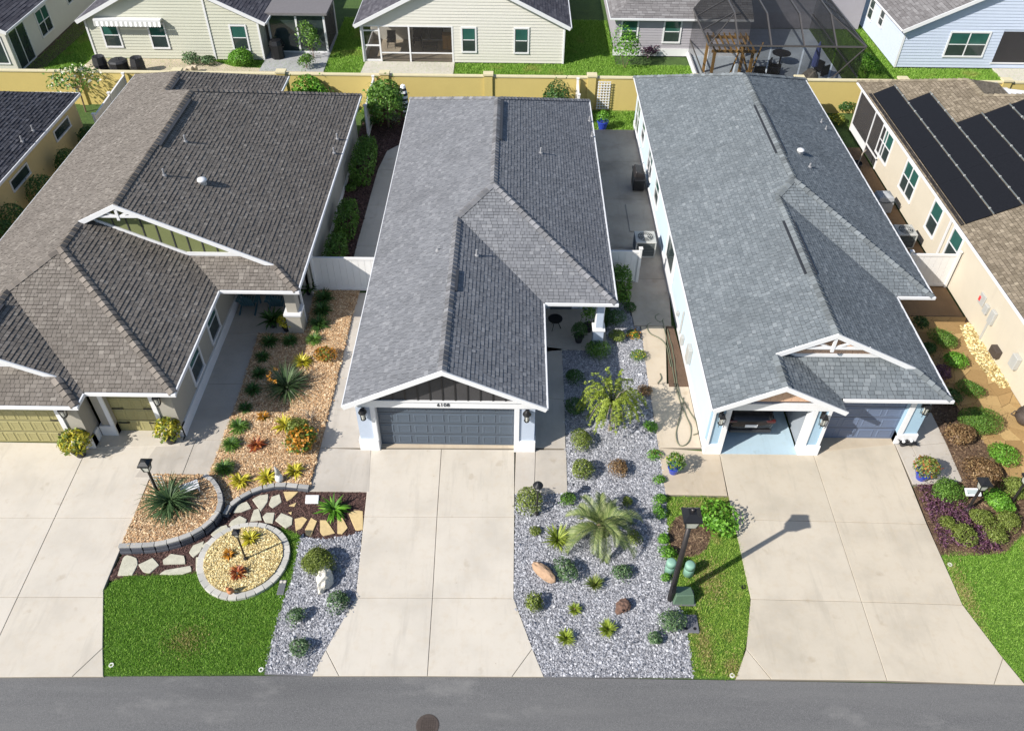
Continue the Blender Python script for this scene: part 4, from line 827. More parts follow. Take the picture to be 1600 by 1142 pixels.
for a, c_, d_, e_ in wa: window(house, (-11.7, 19.66), Y_, (1, 0), a, c_, d_, e_, 1, 2, trim=.1)
MB().box(-11.7, -11.64, 19.6, 27.7, 0, .5).build('plinth', MAT['white'], house); MB().box(-8.62, -8.58, 27.8, 41.3, 0, .3).build('plinth', MAT['vinyl'], house)
for a, c_, y0 in ((-15.45, -14.64, wy), (-14.62, -14.05, 19.66), (-12.45, -11.63, 19.66)): MB().box(a, c_, y0 - .06, y0 + .25, 0, .5).build('plinth', MAT['white'], house, bevel=.012)
MB().box(-14.7, -14.64, wy, 19.6, 0, .5).build('plinth', MAT['white'], house)
t_ = MB(); t_.box(-15.45, -15.28, wy - .05, wy - .004, .5, 2.5); t_.box(-14.2, -14.04, 19.61, 19.656, .5, 2.5); t_.box(-12.46, -12.3, 19.61, 19.656, .5, 2.5); t_.box(-20.6, -15.46, wy - .05, wy - .004, 2.25, 2.54); t_.build('door_trim', MAT['white'], house)
for (a, c_, y0, n_) in ((-20.2, -15.45, wy + .2, 12), (-14.05, -12.45, 19.85, 4)):
    d = garage_door(house, a, c_, y0, 2.25, n_, 4, 'door_olive', .86, .8); nh = max(1, int((c_ - a) / 1.6))
    for r_ in range(3):
        for h_ in (a + .05, c_ - .45): MB().box(h_, h_ + .4, y0 - .05, y0 - .029, .45 + r_ * .72, .5 + r_ * .72).build('strap_hinge', MAT['black'], d)
lantern(house, -15.05, wy - .004, 2.05, 1.1, True); lantern(house, -12.1, 19.656, 2.05, 1.1, True)
MB().box(-9.1, -8.5, 25.2, 25.8, 0, 1.0).build('column_base', MAT['l_stucco'], house, bevel=.015); MB().box(-9.15, -8.45, 25.15, 25.85, 1.0, 1.12).build('column_cap', MAT['white'], house, bevel=.01); MB().box(-9.02, -8.58, 25.28, 25.72, 1.12, 2.56).build('column', MAT['l_stucco'], house, bevel=.02)
MB().box(-11, -10.1, 27.74, 27.8, .03, 2.1).build('front_door', MAT['dark'], house)
for (u, v) in ((290, 222), (257, 275), (527, 218), (522, 240)): vent_pipe(house, on_plane(u, v, 'R', xr), .04, .3)
p = on_plane(317, 287, 'R', xr); MB().lathe([(.16, -.04), (.14, .12), (.2, .14), (.18, .22), (.05, .26)], tuple(p), 12).build('roof_vent', MAT['gutter'], house, smooth=True)
MB().beam((xl + w + .2, 30.2, zm - .025), (xl + w + .2, 34.4, zm - .025), .17, .06).build('ridge_vent', MAT['vent'], house); MB().beam((xl + wg + .18, 20.3, zg - .02), (xl + wg + .18, 21.7, zg - .02), .14, .06).build('ridge_vent', MAT['vent'], house); MB().beam((xl + wb + .2, 37.6, zb - .03), (xl + wb + .2, 38.9, zb - .03), .14, .06).build('ridge_vent', MAT['vent'], house)
downspout(house, -8.55, 25.95); downspout(house, -8.5, 28.05)

# ------------------------------------------------------------------ RR: cream house with solar collectors
xl, Yb, Yb2 = 18.95, 44.0, 44.0; house = empty('house', (23, 33, 0), 'cream stucco house with tan roof and black solar collectors', 'house')
xb = xl + 2 * 3.88; wb = 3.88; Yb1 = 42.19; w = 7.2; xr = xl + 2 * w
pl = [('L', xl, [(xl, 14), (xl + w, 14), (xl + w, Yb1 - w), (xl + wb, Yb1 - wb), (xl + wb, Yb2 - wb), (xl, Yb2)]),
      ('R', xb, [(xb, Yb1), (xb, Yb2), (xl + wb, Yb2 - wb), (xl + wb, Yb1 - wb)]), ('B', Yb2, [(xl, Yb2), (xl + wb, Yb2 - wb), (xb, Yb2)]),
      ('B', Yb1, [(xb, Yb1), (xl + wb, Yb1 - wb), (xl + w, Yb1 - w), (xr, Yb1)]), ('R', xr, [(xr, 14), (xr, Yb1), (xl + w, Yb1 - w), (xl + w, 14)])]
roof = roof_deck(house, pl); shingle_planes(house, [(k_, c_, [(x, max(y, 20)) for x, y in p_]) for k_, c_, p_ in pl], MAT['sh_rr'])
caps(house, roof, (xl + wb, Yb1 - wb, ZE + MS * wb), (xl + wb, Yb2 - wb, ZE + MS * wb), 'L', 'R', MAT['cap_rr']); caps(house, roof, (xl + wb, Yb1 - wb, ZE + MS * wb), (xl + w, Yb1 - w, ZE + MS * w), 'L', 'B', MAT['cap_rr']); caps(house, roof, (xl, Yb2, ZE), (xl + wb, Yb2 - wb, ZE + MS * wb), 'L', 'B', MAT['cap_rr'])
soffit(house, [(xl + .03, 14), (xr, 14), (xr, 42), (26, 43.9), (xl + .03, 43.9)]); gutter(house, (xl, 14), (xl, Yb2), (-1, 0)); gutter(house, (xl, Yb2), (xb, Yb2), (0, 1))
def wy_(u, v, x=19.2):
    d = ray(u, v); t = x / d[0]; return d[1] * t, CAMH + d[2] * t
WX = 19.2; wins = []
for (u0_, v0, u1_, v1, cols) in ((1369, 247, 1398, 205, 2), (1405, 305, 1437, 260, 2), (1455, 350, 1472, 318, 1), (1476, 402, 1505, 368, 1)):
    y0, z0 = wy_((u0_ + u1_) / 2, (v0 + v1) / 2); wins.append((y0 - (.75 if cols == 2 else .45), y0 + (.75 if cols == 2 else .45), .85, 2.25, cols))
b = MB(); wall(b, (WX, 14), Y_, (-1, 0), 0, 25.2, 0, 2.56, .2, [(a - 14, c_ - 14, z0, z1) for a, c_, z0, z1, _ in wins]); b.build('wall', MAT['rr_stucco'], house); b = MB(); wall(b, (WX, 41.0), Y_, (-1, 0), 2.65, 2.8, 0, 2.56, .2); b.build('lanai_corner_wall', MAT['rr_stucco'], house); b = MB(); wall(b, (WX, 43.8), X_, (0, 1), .22, 8, 0, 2.56, .2); b.build('rear_wall', MAT['rr_stucco'], house)
for a, c_, z0, z1, cols in wins: window(house, (WX, 14), Y_, (-1, 0), a - 14, c_ - 14, z0 + .001, z1 - .001, cols, 2, trim=.09)
# screened lanai with white door
fr = MB(); fr.box(WX - .05, WX + .02, 39.2, 39.28, 0, 2.5); fr.box(WX - .05, WX + .02, 41.0, 41.08, 0, 2.5); fr.box(WX - .05, WX + .02, 43.55, 43.63, 0, 2.5); fr.box(WX - .05, WX + .02, 39.2, 43.6, 2.42, 2.5); fr.box(WX - .05, WX + .02, 39.2, 41, .5, .58); fr.build('lanai_frame', MAT['white'], house)
MB().box(WX - .06, WX - .02, 41.12, 43.5, .36, .46).build('lanai_rail', MAT['white'], house); MB().box(WX - .04, WX - .01, 41.1, 43.54, .05, .35).build('lanai_panel', MAT['white'], house)
SCR = m_screen('insect_screen', (.045, .042, .045), .62); MAT['screen'] = SCR
for a, c_ in ((39.29, 40.99), (41.09, 43.54)): MB().box(WX - .02, WX - .012, a, c_, .05 if a < 40 else .47, 2.41).build('screen', SCR, house)
MB().box(19.9, 27, 39.1, 43.7, .0, .04).build('lanai_floor', MAT['walk_r'], house); MB().box(22.5, 22.6, 39.1, 43.7, 0, 2.5).build('lanai_back_wall', MAT['rr_stucco'], house)
for (y0, s0, y1, s1) in ((29.55, .22, 42.1, 1.38),): pass
# solar pool collectors: strips up the slope
def collector(s0, s1, ya, yb):
    z = lambda s: ZE + MS * s + .075
    v = [(xl + s0, ya, z(s0)), (xl + s1, ya, z(s1)), (xl + s1, yb, z(s1)), (xl + s0, yb, z(s0))]; v += [(x, y, zz - .05) for x, y, zz in v]
    p_ = MB().add(v, [(0, 1, 2, 3), (7, 6, 5, 4), (0, 4, 5, 1), (1, 5, 6, 2), (2, 6, 7, 3), (3, 7, 4, 0)]).build('solar_collector', MAT['solar'], house)
    return p_
for s0, s1, ya, yb in ((.22, 1.17, 29.6, 42.1), (1.23, 2.18, 29.6, 40.2), (2.24, 3.24, 29.6, 36.85), (3.30, 4.3, 29.6, 36.75), (4.36, 5.3, 29.6, 36.7), (5.36, 6.3, 29.6, 36.7)):
    cols_ = np.linspace(ya, yb, 1 + max(2, int((yb - ya) / 3.1)))
    for a, c_ in zip(cols_, cols_[1:]): collector(s0, s1, a + .004, c_ - .004)
    MB().tube([(xl + s1 + .03, ya, ZE + MS * (s1 + .03) + .09), (xl + s1 + .03, yb, ZE + MS * (s1 + .03) + .09)], .028, 6).build('collector_pipe', MAT['acl'], house)
    for y in np.arange(ya + .4, yb, .9): MB().box(xl + s1, xl + s1 + .07, y, y + .08, ZE + MS * s1 + .05, ZE + MS * s1 + .13).build('pipe_clamp', MAT['acgrey'], house)
for s_ in (.06, .13): MB().tube([(xl + s_, 29.6, ZE + MS * s_ + .07), (xl + s_, 42.2, ZE + MS * s_ + .07)], .03, 6).build('header_pipe', MAT['bronze'], house)
downspout(house, 19.12, 30.6)
# meters and boxes on the wall
def wbox(y, z, dy, dz, dx, mat, name):
    MB().box(WX - dx, WX - .002, y - dy / 2, y + dy / 2, z - dz / 2, z + dz / 2).build(name, MAT[mat], house, bevel=.015)
for (u, v, dy, dz, dx, mt, nm) in ((1533, 466, .14, .22, .075, 'red', 'meter_label'), (1536, 468, .42, .5, .06, 'acgrey', 'meter_box'), (1543, 483, .3, .4, .12, 'acgrey', 'electric_meter'), (1553, 496, .32, .6, .14, 'acgrey', 'breaker_box'), (1590, 565, .4, .55, .2, 'acgrey', 'control_box'), (1560, 550, .5, .35, .25, 'iron', 'pump')):
    y, z = wy_(u, v); wbox(y, max(z, .5), dy, dz, dx, mt, nm)
y, z = wy_(1545, 505); MB().box(WX - .06, WX - .002, y - .04, y + .04, .05, z).build('conduit', MAT['acgrey'], house)

# ------------------------------------------------------------------ LL: gold house at the left edge
xr, Yb = -23.13, 41.4; w = 7; xl = xr - 2 * w; house = empty('house', (-30, 32, 0), 'gold stucco house with charcoal roof at the left edge', 'house')
pl = [('R', xr, [(xr, 24), (xr, Yb), (xr - w, Yb - w), (xr - w, 24)]), ('L', xl, [(xl, 24), (xr - w, 24), (xr - w, Yb - w), (xl, Yb)]), ('B', Yb, [(xl, Yb), (xr - w, Yb - w), (xr, Yb)])]
roof_deck(house, pl); shingle_planes(house, [pl[0]], MAT['sh_ll'], thick=.022); soffit(house, [(xl, 24), (xr - .03, 24), (xr - .03, Yb - .03), (xl, Yb - .03)]); gutter(house, (xr, 24), (xr, Yb), (1, 0)); gutter(house, (xl, Yb), (xr, Yb), (0, 1))
b = MB(); lw = []
for (u, v) in ((93, 192), (25, 264)):
    d = ray(u, v); t = -23.4 / d[0]; lw.append(d[1] * t)
wall(b, (-23.4, 24), Y_, (1, 0), 0, 17.1, 0, 2.56, .2, [(y - 24.85, y - 23.15, 1.62, 2.08) for y in lw]); wall(b, (-36, 41.1), X_, (0, 1), 0, 12.5, 0, 2.56, .2); b.build('wall', MAT['ll_stucco'], house)
for y in lw: window(house, (-23.4, 24), Y_, (1, 0), y - 24.84, y - 23.16, 1.621, 2.079, 1, 1, teal=False)
for (u, v) in ((52, 205), (35, 222)): vent_pipe(house, on_plane(u, v, 'R', xr), .04, .3)
# ------------------------------------------------------------------ yellow boundary wall and vinyl fences
root = empty('boundary_wall', (0, 46, 0), 'long yellow stucco wall between the two rows of houses', 'wall')
px = [x for x in np.arange(-55.6, 58, 5.99)]; off = 4.42 - px[min(range(len(px)), key=lambda i: abs(px[i] - 4.42))]; px = [x + off for x in px]
for a, c_ in zip(px, px[1:]):
    MB().box(a + .24, c_ - .24, 45.9, 46.08, -.3, 1.86).build('wall_panel', MAT['ywall'], root); MB().box(a + .24, c_ - .24, 45.86, 46.12, 1.86, 1.93).build('coping', MAT['ycap'], root)
for a in px:
    MB().box(a - .24, a + .24, 45.8, 46.18, -.3, 1.98).build('pier', MAT['ywall'], root); MB().box(a - .29, a + .29, 45.75, 46.23, 1.98, 2.08).build('pier_cap', MAT['ycap'], root)
def vinyl_fence(label, p, q, h=1.8, posts=None, arch=False, gate=None):
    p, q = Vector((*p, 0)), Vector((*q, 0)); d = q - p; Lf = d.length; d.normalize(); n = (-d.y, d.x)
    root = empty('vinyl_fence', p, label, 'fence'); npn = max(1, int(round(Lf / 2.4))); st = Lf / npn; o, t = (p.x, p.y), (d.x, d.y)
    for i in range(npn + 1): MB().obox(o, t, n, i * st - .065, i * st + .065, -.065, .065, 0, h + .12).build('post', MAT['vinyl'], root, bevel=.01); MB().obox(o, t, n, i * st - .085, i * st + .085, -.085, .085, h + .12, h + .16).build('post_cap', MAT['vinyl'], root)
    for i in range(npn):
        a0, a1 = i * st + .066, (i + 1) * st - .066
        MB().obox(o, t, n, a0, a1, -.045, .045, h - .1, h).build('rail', MAT['vinyl'], root); MB().obox(o, t, n, a0, a1, -.045, .045, .08, .2).build('rail', MAT['vinyl'], root)
        nb = max(2, int(round((a1 - a0) / .28))); bw = (a1 - a0) / nb
        for k in range(nb): MB().obox(o, t, n, a0 + k * bw + .004, a0 + (k + 1) * bw - .004, -.018, .018, .2, h - .1).build('fence_board', MAT['vinyl'], root)
    return root
vinyl_fence('white vinyl fence and gate between the brown roofed and grey houses', (-8.5, 28.15), (-5.4, 28.15), 1.78)
vinyl_fence('pale vinyl fence beside the gold house running to the yellow wall', (-22.35, 40.6), (-22.6, 45.7), 1.8)
vinyl_fence('short white vinyl fence on the patio beside the tall dark hedge', (3.9, 29.0), (5.45, 29.0), 1.7)
vinyl_fence('white vinyl fence from the grey house corner to the yellow wall', (3.55, 43.6), (3.6, 45.7), 1.8)
vinyl_fence('white vinyl gate between the blue and cream houses', (17.0, 28.95), (19.05, 28.95), 1.75)
vinyl_fence('shaded vinyl fence behind the brown roofed house by the round tree', (-8.15, 42.0), (-8.2, 45.7), 1.8)

# ------------------------------------------------------------------ back row houses
def lap_siding(house, o, t, n, poly, mat, e=.2, ops=(), name='siding'):
    """horizontal laps over a wall polygon given as (along, z)"""
    b = MB(); zs = [p[1] for p in poly]; z = min(zs)
    while z < max(zs) - .01:
        z1 = min(z + e, max(zs)); ends = []
        for zz in (z + .001, z1 - .001):
            xs = []
            for i in range(len(poly)):
                (xa, za), (xb_, zb_) = poly[i], poly[(i + 1) % len(poly)]
                if (za - zz) * (zb_ - zz) < 0: xs.append(xa + (xb_ - xa) * (zz - za) / (zb_ - za))
            ends.append((min(xs), max(xs)) if xs else None)
        if ends[0] and ends[1]:
            segs = [(0.0, 1.0)]; A, B_ = ends[0]
            for op in ops:
                if op[2] < z1 - .02 and op[3] > z + .02:
                    ns = []
                    for s0, s1 in segs:
                        x0, x1 = A + (B_ - A) * s0, A + (B_ - A) * s1; f = lambda x: (x - A) / (B_ - A)
                        if op[1] <= x0 or op[0] >= x1: ns.append((s0, s1)); continue
                        if op[0] > x0: ns.append((s0, f(op[0])))
                        if op[1] < x1: ns.append((f(op[1]), s1))
                    segs = ns
            q = lambda a, d, zz: (o[0] + t[0] * a + n[0] * d, o[1] + t[1] * a + n[1] * d, zz)
            for s0, s1 in segs:
                lo0, lo1 = A + (B_ - A) * s0, A + (B_ - A) * s1; hi0, hi1 = ends[1][0] + (ends[1][1] - ends[1][0]) * s0, ends[1][0] + (ends[1][1] - ends[1][0]) * s1
                b.add([q(lo0, .035, z), q(lo1, .035, z), q(hi1, .008, z1), q(hi0, .008, z1), q(lo0, 0, z), q(lo1, 0, z)], [(0, 1, 2, 3), (4, 5, 1, 0)])
        z = z1
    o_ = b.build(name, mat, house, fixn=False); o_['kind'] = 'stuff'; return o_
def gable_roof(house, x0, x1, y0, y1, ze, mat, ov=.35, sh=True):
    """ridge along Y"""
    w_ = (x1 - x0) / 2 + ov; xm = (x0 + x1) / 2; a, c_ = x0 - ov, x1 + ov
    pl = [('L', a, [(a, y0 - ov), (xm, y0 - ov), (xm, y1), (a, y1)]), ('R', c_, [(c_, y0 - ov), (c_, y1), (xm, y1), (xm, y0 - ov)])]
    r = roof_deck(house, pl, ze)
    if sh: shingle_planes(house, [(k, c, [(x, min(y, y0 + 7)) for x, y in p]) for k, c, p in pl], mat, e=.2, ze=ze, wmin=.3, wmax=.6)
    zp = ze + MS * w_
    rake(house, (a - .03, y0 - ov - .03, ze), (xm, y0 - ov - .03, zp + .02), .22); rake(house, (c_ + .03, y0 - ov - .032, ze), (xm, y0 - ov - .032, zp + .02), .22)
    MB().add([(a + .05, y0 - ov, ze - .15), (xm, y0 - ov, zp - .15), (c_ - .05, y0 - ov, ze - .15), (a + .05, y0, ze - .15), (xm, y0, zp - .15), (c_ - .05, y0, ze - .15)], [(0, 1, 4, 3), (1, 2, 5, 4)]).build('soffit', MAT['white'], house)
    gutter(house, (a, y0 - ov), (a, y1), (-1, 0), ze); gutter(house, (c_, y0 - ov), (c_, y1), (1, 0), ze)
    return zp
MAT['sh_bk'] = shingle_mat('back_shingles', [(.07, .066, .078), (.09, .086, .10), (.12, .115, .13), (.15, .145, .16)])
MAT['sh_bg'] = shingle_mat('back_grey_shingles', [(.15, .14, .14), (.19, .18, .18), (.23, .22, .22), (.28, .27, .27)])

# cream sided house with screened lanai
house = empty('house', (-3.3, 56, 0), 'cream sided house with screened lanai behind the yellow wall', 'house')
y0, x0, x1, ze = 52.35, -9.85, 3.1, 2.45; zp = gable_roof(house, x0, x1, y0, 66, ze, MAT['sh_bk'])
ops = [(.1, 5.85, 0, 2.32), (6.45, 7.25, .75, 2.2), (9.8, 10.6, .72, 2.2)]; xm = (x1 - x0) / 2
lap_siding(house, (x0, y0), X_, (0, -1), [(0, .02), (x1 - x0, .02), (x1 - x0, ze), (xm, ze + MS * xm), (0, ze)], MAT['sand'], .19, ops)
b = MB(); wall(b, (x0, y0 + .01), X_, (0, -1), 0, x1 - x0, 0, ze, .15, ops); wall(b, (x1, y0), Y_, (1, 0), .2, 13, 0, ze, .15); wall(b, (x0, y0 + 3.6), Y_, (-1, 0), 0, 10, 0, ze, .15); b.add([(x0, y0 + .05, ze), (x1, y0 + .05, ze), ((x0 + x1) / 2, y0 + .05, ze + MS * xm)], [(0, 1, 2)])
b.build('wall', MAT['sand'], house)
for a, c_, d_, e_ in ops[1:]: window(house, (x0, y0 - .03), X_, (0, -1), a, c_, d_, e_, 1, 2, trim=.1)
for x in (x0 + .05, x1 - .1): MB().box(x, x + .1, y0 - .06, y0 - .036, 0, ze - .05).build('corner_board', MAT['white'], house)
fr = MB()
for x in (x0 + .12, x0 + 1.15, x0 + 3.05, x0 + 5.8): fr.box(x - .05, x + .05, y0 - .04, y0 + .05, 0, 2.3)
fr.box(x0 + .1, x0 + 5.85, y0 - .042, y0 + .05, 2.25, 2.33); fr.box(x0 + 1.2, x0 + 5.75, y0 - .03, y0 + .04, .55, .62); fr.box(x0 + .17, x0 + 1.1, y0 - .03, y0 + .04, 1.0, 1.1); fr.box(x0 + .17, x0 + 1.1, y0 - .03, y0 + .04, .03, .15); fr.box(x0 + .17, x0 + 1.1, y0 - .03, y0 + .04, 1.95, 2.03)
fr.build('lanai_frame', MAT['white'], house)
SC2 = m_screen('light_screen', (.03, .027, .025), .32)
for a, c_ in ((.17, 1.1), (1.2, 3.0), (3.1, 5.75)): MB().box(x0 + a, x0 + c_, y0 + .0, y0 + .006, .04, 2.25).build('screen', SC2, house)
MB().box(x0 + .1, x0 + 5.85, y0 + .06, y0 + 3.5, 0, .05).build('lanai_floor', MAT['walk_r'], house); MB().box(x0 + .1, x0 + 5.9, y0 + 3.5, y0 + 3.6, 0, 2.4).build('lanai_back_wall', MAT['sand'], house); MB().box(x0 + 5.85, x0 + 5.95, y0 + .06, y0 + 3.5, 0, 2.4).build('lanai_side_wall', MAT['sand'], house); MB().box(x0 + .1, x0 + .16, y0 + .1, y0 + 3.5, 0, .6).build('lanai_kick_wall', MAT['white'], house); MB().box(x0 + .05, x0 + 5.9, y0 + .06, y0 + 3.6, 2.36, 2.42).build('lanai_ceiling', MAT['white'], house)
for a in (2.9, 3.95): window(house, (x0, y0 + 3.49), X_, (0, -1), a, a + 1.0, .1, 2.05, 1, 1, teal=False)
downspout(house, x1 - .02, y0 - .08, ze); downspout(house, x0 + .02, y0 - .1, ze)
def slab_pad(name, label, poly, mat='pad', z=.03): return structure(MB().prism(poly, -.25, z).build(name, MAT[mat], bevel=.01), label)
slab_pad('patio', 'pale concrete pad in front of the cream house lanai', [(-9.9, 49.2), (-3.95, 49.2), (-3.95, 52.3), (-9.75, 52.3)])
for i, (x, y, lb) in enumerate(((-8.3, 54.6, 'dark patio chair in the left of the screened lanai'), (-6.6, 54.9, 'dark patio chair in the middle of the screened lanai'))):
    c_ = empty('patio_chair', (x, y, .05), lb, 'chair')
    MB().box(-.28, .28, -.28, .28, .4, .46).build('seat', MAT['black'], c_, local=True); MB().box(-.28, .28, .24, .3, .46, 1.0).build('backrest', MAT['black'], c_, local=True)
    for sx in (-.25, .25):
        for sy in (-.25, .25): MB().box(sx - .02, sx + .02, sy - .02, sy + .02, 0, .4).build('leg', MAT['black'], c_, local=True)
        MB().box(sx - .03, sx + .03, -.25, .25, .62, .66).build('armrest', MAT['black'], c_, local=True)
c_ = empty('cabinet', (-4.55, 54.4, .05), 'orange wooden cabinet at the right of the screened lanai', 'cabinet'); MB().box(-.3, .3, -.3, .3, .05, .95).build('body', MAT['wood'], c_, local=True); MB().box(-.33, .33, -.33, .33, .95, .99).build('top', MAT['wood'], c_, local=True); MB().box(-.01, .01, -.305, -.3, .1, .9).build('door_gap', MAT['dark'], c_, local=True)
c_ = empty('coffee_table', (-5.7, 54.2, .05), 'low dark table in the screened lanai', 'table'); MB().box(-.5, .5, -.3, .3, .38, .43).build('tabletop', MAT['bronze'], c_, local=True)
for sx in (-.45, .45):
    for sy in (-.25, .25): MB().box(sx - .025, sx + .025, sy - .025, sy + .025, 0, .38).build('leg', MAT['bronze'], c_, local=True)

# sage sided house with awning
house = empty('house', (-21, 56, 0), 'sage sided house with striped awning behind the yellow wall', 'house')
y0, x0, x1, ze = 52.4, -27.3, -16.3, 2.5
zp = gable_roof(house, x0, x1 + .2, y0, 66, ze, MAT['sh_bk']); xm = (x1 + .2 - x0) / 2
ops = [(1.0, 1.95, .8, 2.2), (4.0, 4.95, .75, 2.2), (9.2, 10.1, .7, 2.15)]
lap_siding(house, (x0, y0), X_, (0, -1), [(0, .02), (x1 - x0, .02), (x1 - x0, ze), (xm, ze + MS * xm), (0, ze)], MAT['sage'], .19, ops)
b = MB(); wall(b, (x0, y0 + .01), X_, (0, -1), 0, x1 - x0, 0, ze, .15, ops); wall(b, (x0, y0), Y_, (-1, 0), .2, 13, 0, ze, .15); wall(b, (x1, y0), Y_, (1, 0), .2, 3.0, 0, ze, .15); b.add([(x0, y0 + .05, ze), (x1 + .2, y0 + .05, ze), (x0 + xm, y0 + .05, ze + MS * xm)], [(0, 1, 2)]); b.build('wall', MAT['sage'], house)
for a, c_, d_, e_ in ops: window(house, (x0, y0 - .03), X_, (0, -1), a, c_, d_, e_, 1, 2, trim=.1)
for x in (x0, x0 + 7.75, x1 - .1): MB().box(x, x + .12, y0 - .07, y0 - .036, 0, (ze if x != x0 + 7.75 else 4.2)).build('corner_board', MAT['white'], house)
aw = MB().box(-26.5, -22.3, y0 - .45, y0 - .05, 2.5, 2.62).build('awning', MAT['white'], house)
for i in range(28):
    xa = -26.5 + i * .15; MB().add([(xa, y0 - .46, 2.5), (xa + .15, y0 - .46, 2.5), (xa + .15, y0 - .52, 2.24), (xa + .075, y0 - .525, 2.2), (xa, y0 - .52, 2.24)], [(0, 1, 2, 3, 4)]).build('valance_stripe', MAT['stripe'] if i % 2 else MAT['acgrey'], aw)
# lanai on the right of the sage house
MAT['sh_flat'] = m_plain('grey_roll_roof', (.16, .15, .155), .9, var=.2, scale=8); ln = MB(); 
for x, y in ((-16.0, 53.6), (-14.2, 53.6), (-12.4, 53.6), (-12.4, 57.0)): ln.box(x - .06, x + .06, y - .06, y + .06, 0, 2.5)
ln.box(-16.0, -12.4, 53.54, 53.66, 2.4, 2.5); ln.box(-16, -12.4, 53.55, 53.65, .0, .12); ln.box(-12.46, -12.34, 53.6, 57, 2.4, 2.5); ln.build('lanai_frame', MAT['white'], house)
for a, c_ in ((-15.94, -14.26), (-14.14, -12.46)): MB().box(a, c_, 53.59, 53.61, .13, 2.4).build('lanai_glass', MAT['glass'], house)
MB().box(-12.41, -12.39, 53.67, 56.9, .1, 2.4).build('lanai_glass', MAT['screen'], house); MB().box(-16.3, -12.1, 53.3, 60, 2.52, 2.66).build('lanai_roof', MAT['sh_flat'], house)
MB().box(-16.25, -12.5, 57.0, 57.1, 0, 2.5).build('lanai_back_wall', MAT['sage'], house)
slab_pad('patio', 'grey paver patio by the sage house lanai', [(-16.3, 50.6), (-12.2, 50.6), (-12.3, 57), (-16.3, 57)], 'walk_grey')
slab_pad('patio', 'tan stone patio in front of the sage house', [(-27.8, 49.0), (-19.2, 49.2), (-14.0, 48.2), (-12.0, 50.0), (-12.2, 50.7), (-18.0, 51.2), (-20, 52.3), (-27.5, 52.3)], 'walk_r', .025)
c_ = empty('stone_seat_wall', (-24, 49, 0), 'curved tan stone seat wall on the sage house patio', 'wall')
for i, a in enumerate(np.linspace(-2.9, -.2, 16)): 
    p0 = Vector((-23.6 + 3.4 * math.cos(a), 50.6 + 1.6 * math.sin(a), 0)); MB().box(p0.x - .2, p0.x + .2, p0.y - .16, p0.y + .16, .03, .45 + .02 * (i % 3)).build('stone', MAT['tanstone'], c_, bevel=.03)
for i, (x, y, r_, lb) in enumerate(((-24.9, 50.2, .55, 'dark covered patio table on the sage house patio'), (-26.1, 50.3, .4, 'dark covered chair left of the covered patio table'), (-23.7, 50.2, .4, 'dark covered chair right of the covered patio table'))):
    c_ = empty('covered_patio_set', (x, y, .03), lb, 'furniture'); b = MB(); b.lathe([(r_ * 1.15, 0), (r_ * 1.05, .35), (r_ * 1.1, .7 if i == 0 else .5), (r_ * .9, .78 if i == 0 else .95), (.05, .8 if i == 0 else .8)], (0, 0, 0), 9); b.build('cover', MAT['blackpot'], c_, local=True); b = MB(); b.tube([(0, 0, .6), (.1, .05, .9)], .03); b.build('tie', MAT['blackpot'], c_, local=True)
c_ = empty('grill', (-15.5, 52.7, .03), 'black covered grill beside the sage house lanai', 'grill'); MB().lathe([(.42, 0), (.4, .5), (.45, .9), (.35, 1.15), (.1, 1.2)], (0, 0, 0), 8, .4).build('cover', MAT['black'], c_, local=True); MB().box(-.5, .5, -.2, .2, .75, .8).build('side_shelf', MAT['black'], c_, local=True)

# grey sided house with pool screen cage
house = empty('house', (9, 58, 0), 'lavender grey sided house with hip roof behind the yellow wall', 'house')
y0, x0, x1, ze = 53.8, 6.45, 15.2, 2.55; ops = [(.45, 1.4, 1.0, 2.25), (3.2, 4.2, .95, 2.25)]
pl = [('F', y0 - .4, [(x0 - .4, y0 - .4), (x1, y0 - .4), (x1, y0 + 4), (x0 + 4.0, y0 + 4)]), ('L', x0 - .4, [(x0 - .4, y0 - .4), (x0 + 4.0, y0 + 4), (x0 + 4, 70), (x0 - .4, 70)]), ('F', y0 - .4, [(x1, 57.5), (24, 57.5), (24, 61), (x1, 61)])]
roof_deck(house, pl[:2], ze); shingle_planes(house, pl[:2], MAT['sh_bg'], e=.2, ze=ze, wmin=.3, wmax=.6); gutter(house, (x0 - .4, y0 - .4), (x1, y0 - .4), (0, -1), ze); gutter(house, (x0 - .4, y0 - .4), (x0 - .4, 70), (-1, 0), ze); MB().box(x0 - .38, x1, y0 - .38, y0, ze - .15, ze - .12).build('soffit', MAT['white'], house)
lap_siding(house, (x0, y0), X_, (0, -1), [(0, .5), (x1 - x0, .5), (x1 - x0, ze), (0, ze)], MAT['greyside'], .17, ops)
b = MB(); wall(b, (x0, y0 + .01), X_, (0, -1), 0, x1 - x0, .5, ze, .15, ops); wall(b, (x0, y0), Y_, (-1, 0), .2, 14, .5, ze, .15); wall(b, (x1, y0), Y_, (1, 0), .2, 5.0, .5, ze, .15); wall(b, (x1, y0 + 5), X_, (0, -1), 0, 9, 0, 3.6, .15); b.build('wall', MAT['greyside'], house)
MB().box(x0 - .03, x1, y0 - .06, y0 + .1, 0, .5).build('plinth', MAT['white'], house)
for a, c_, d_, e_ in ops: window(house, (x0, y0 - .03), X_, (0, -1), a, c_, d_, e_, 1, 2, trim=.1)
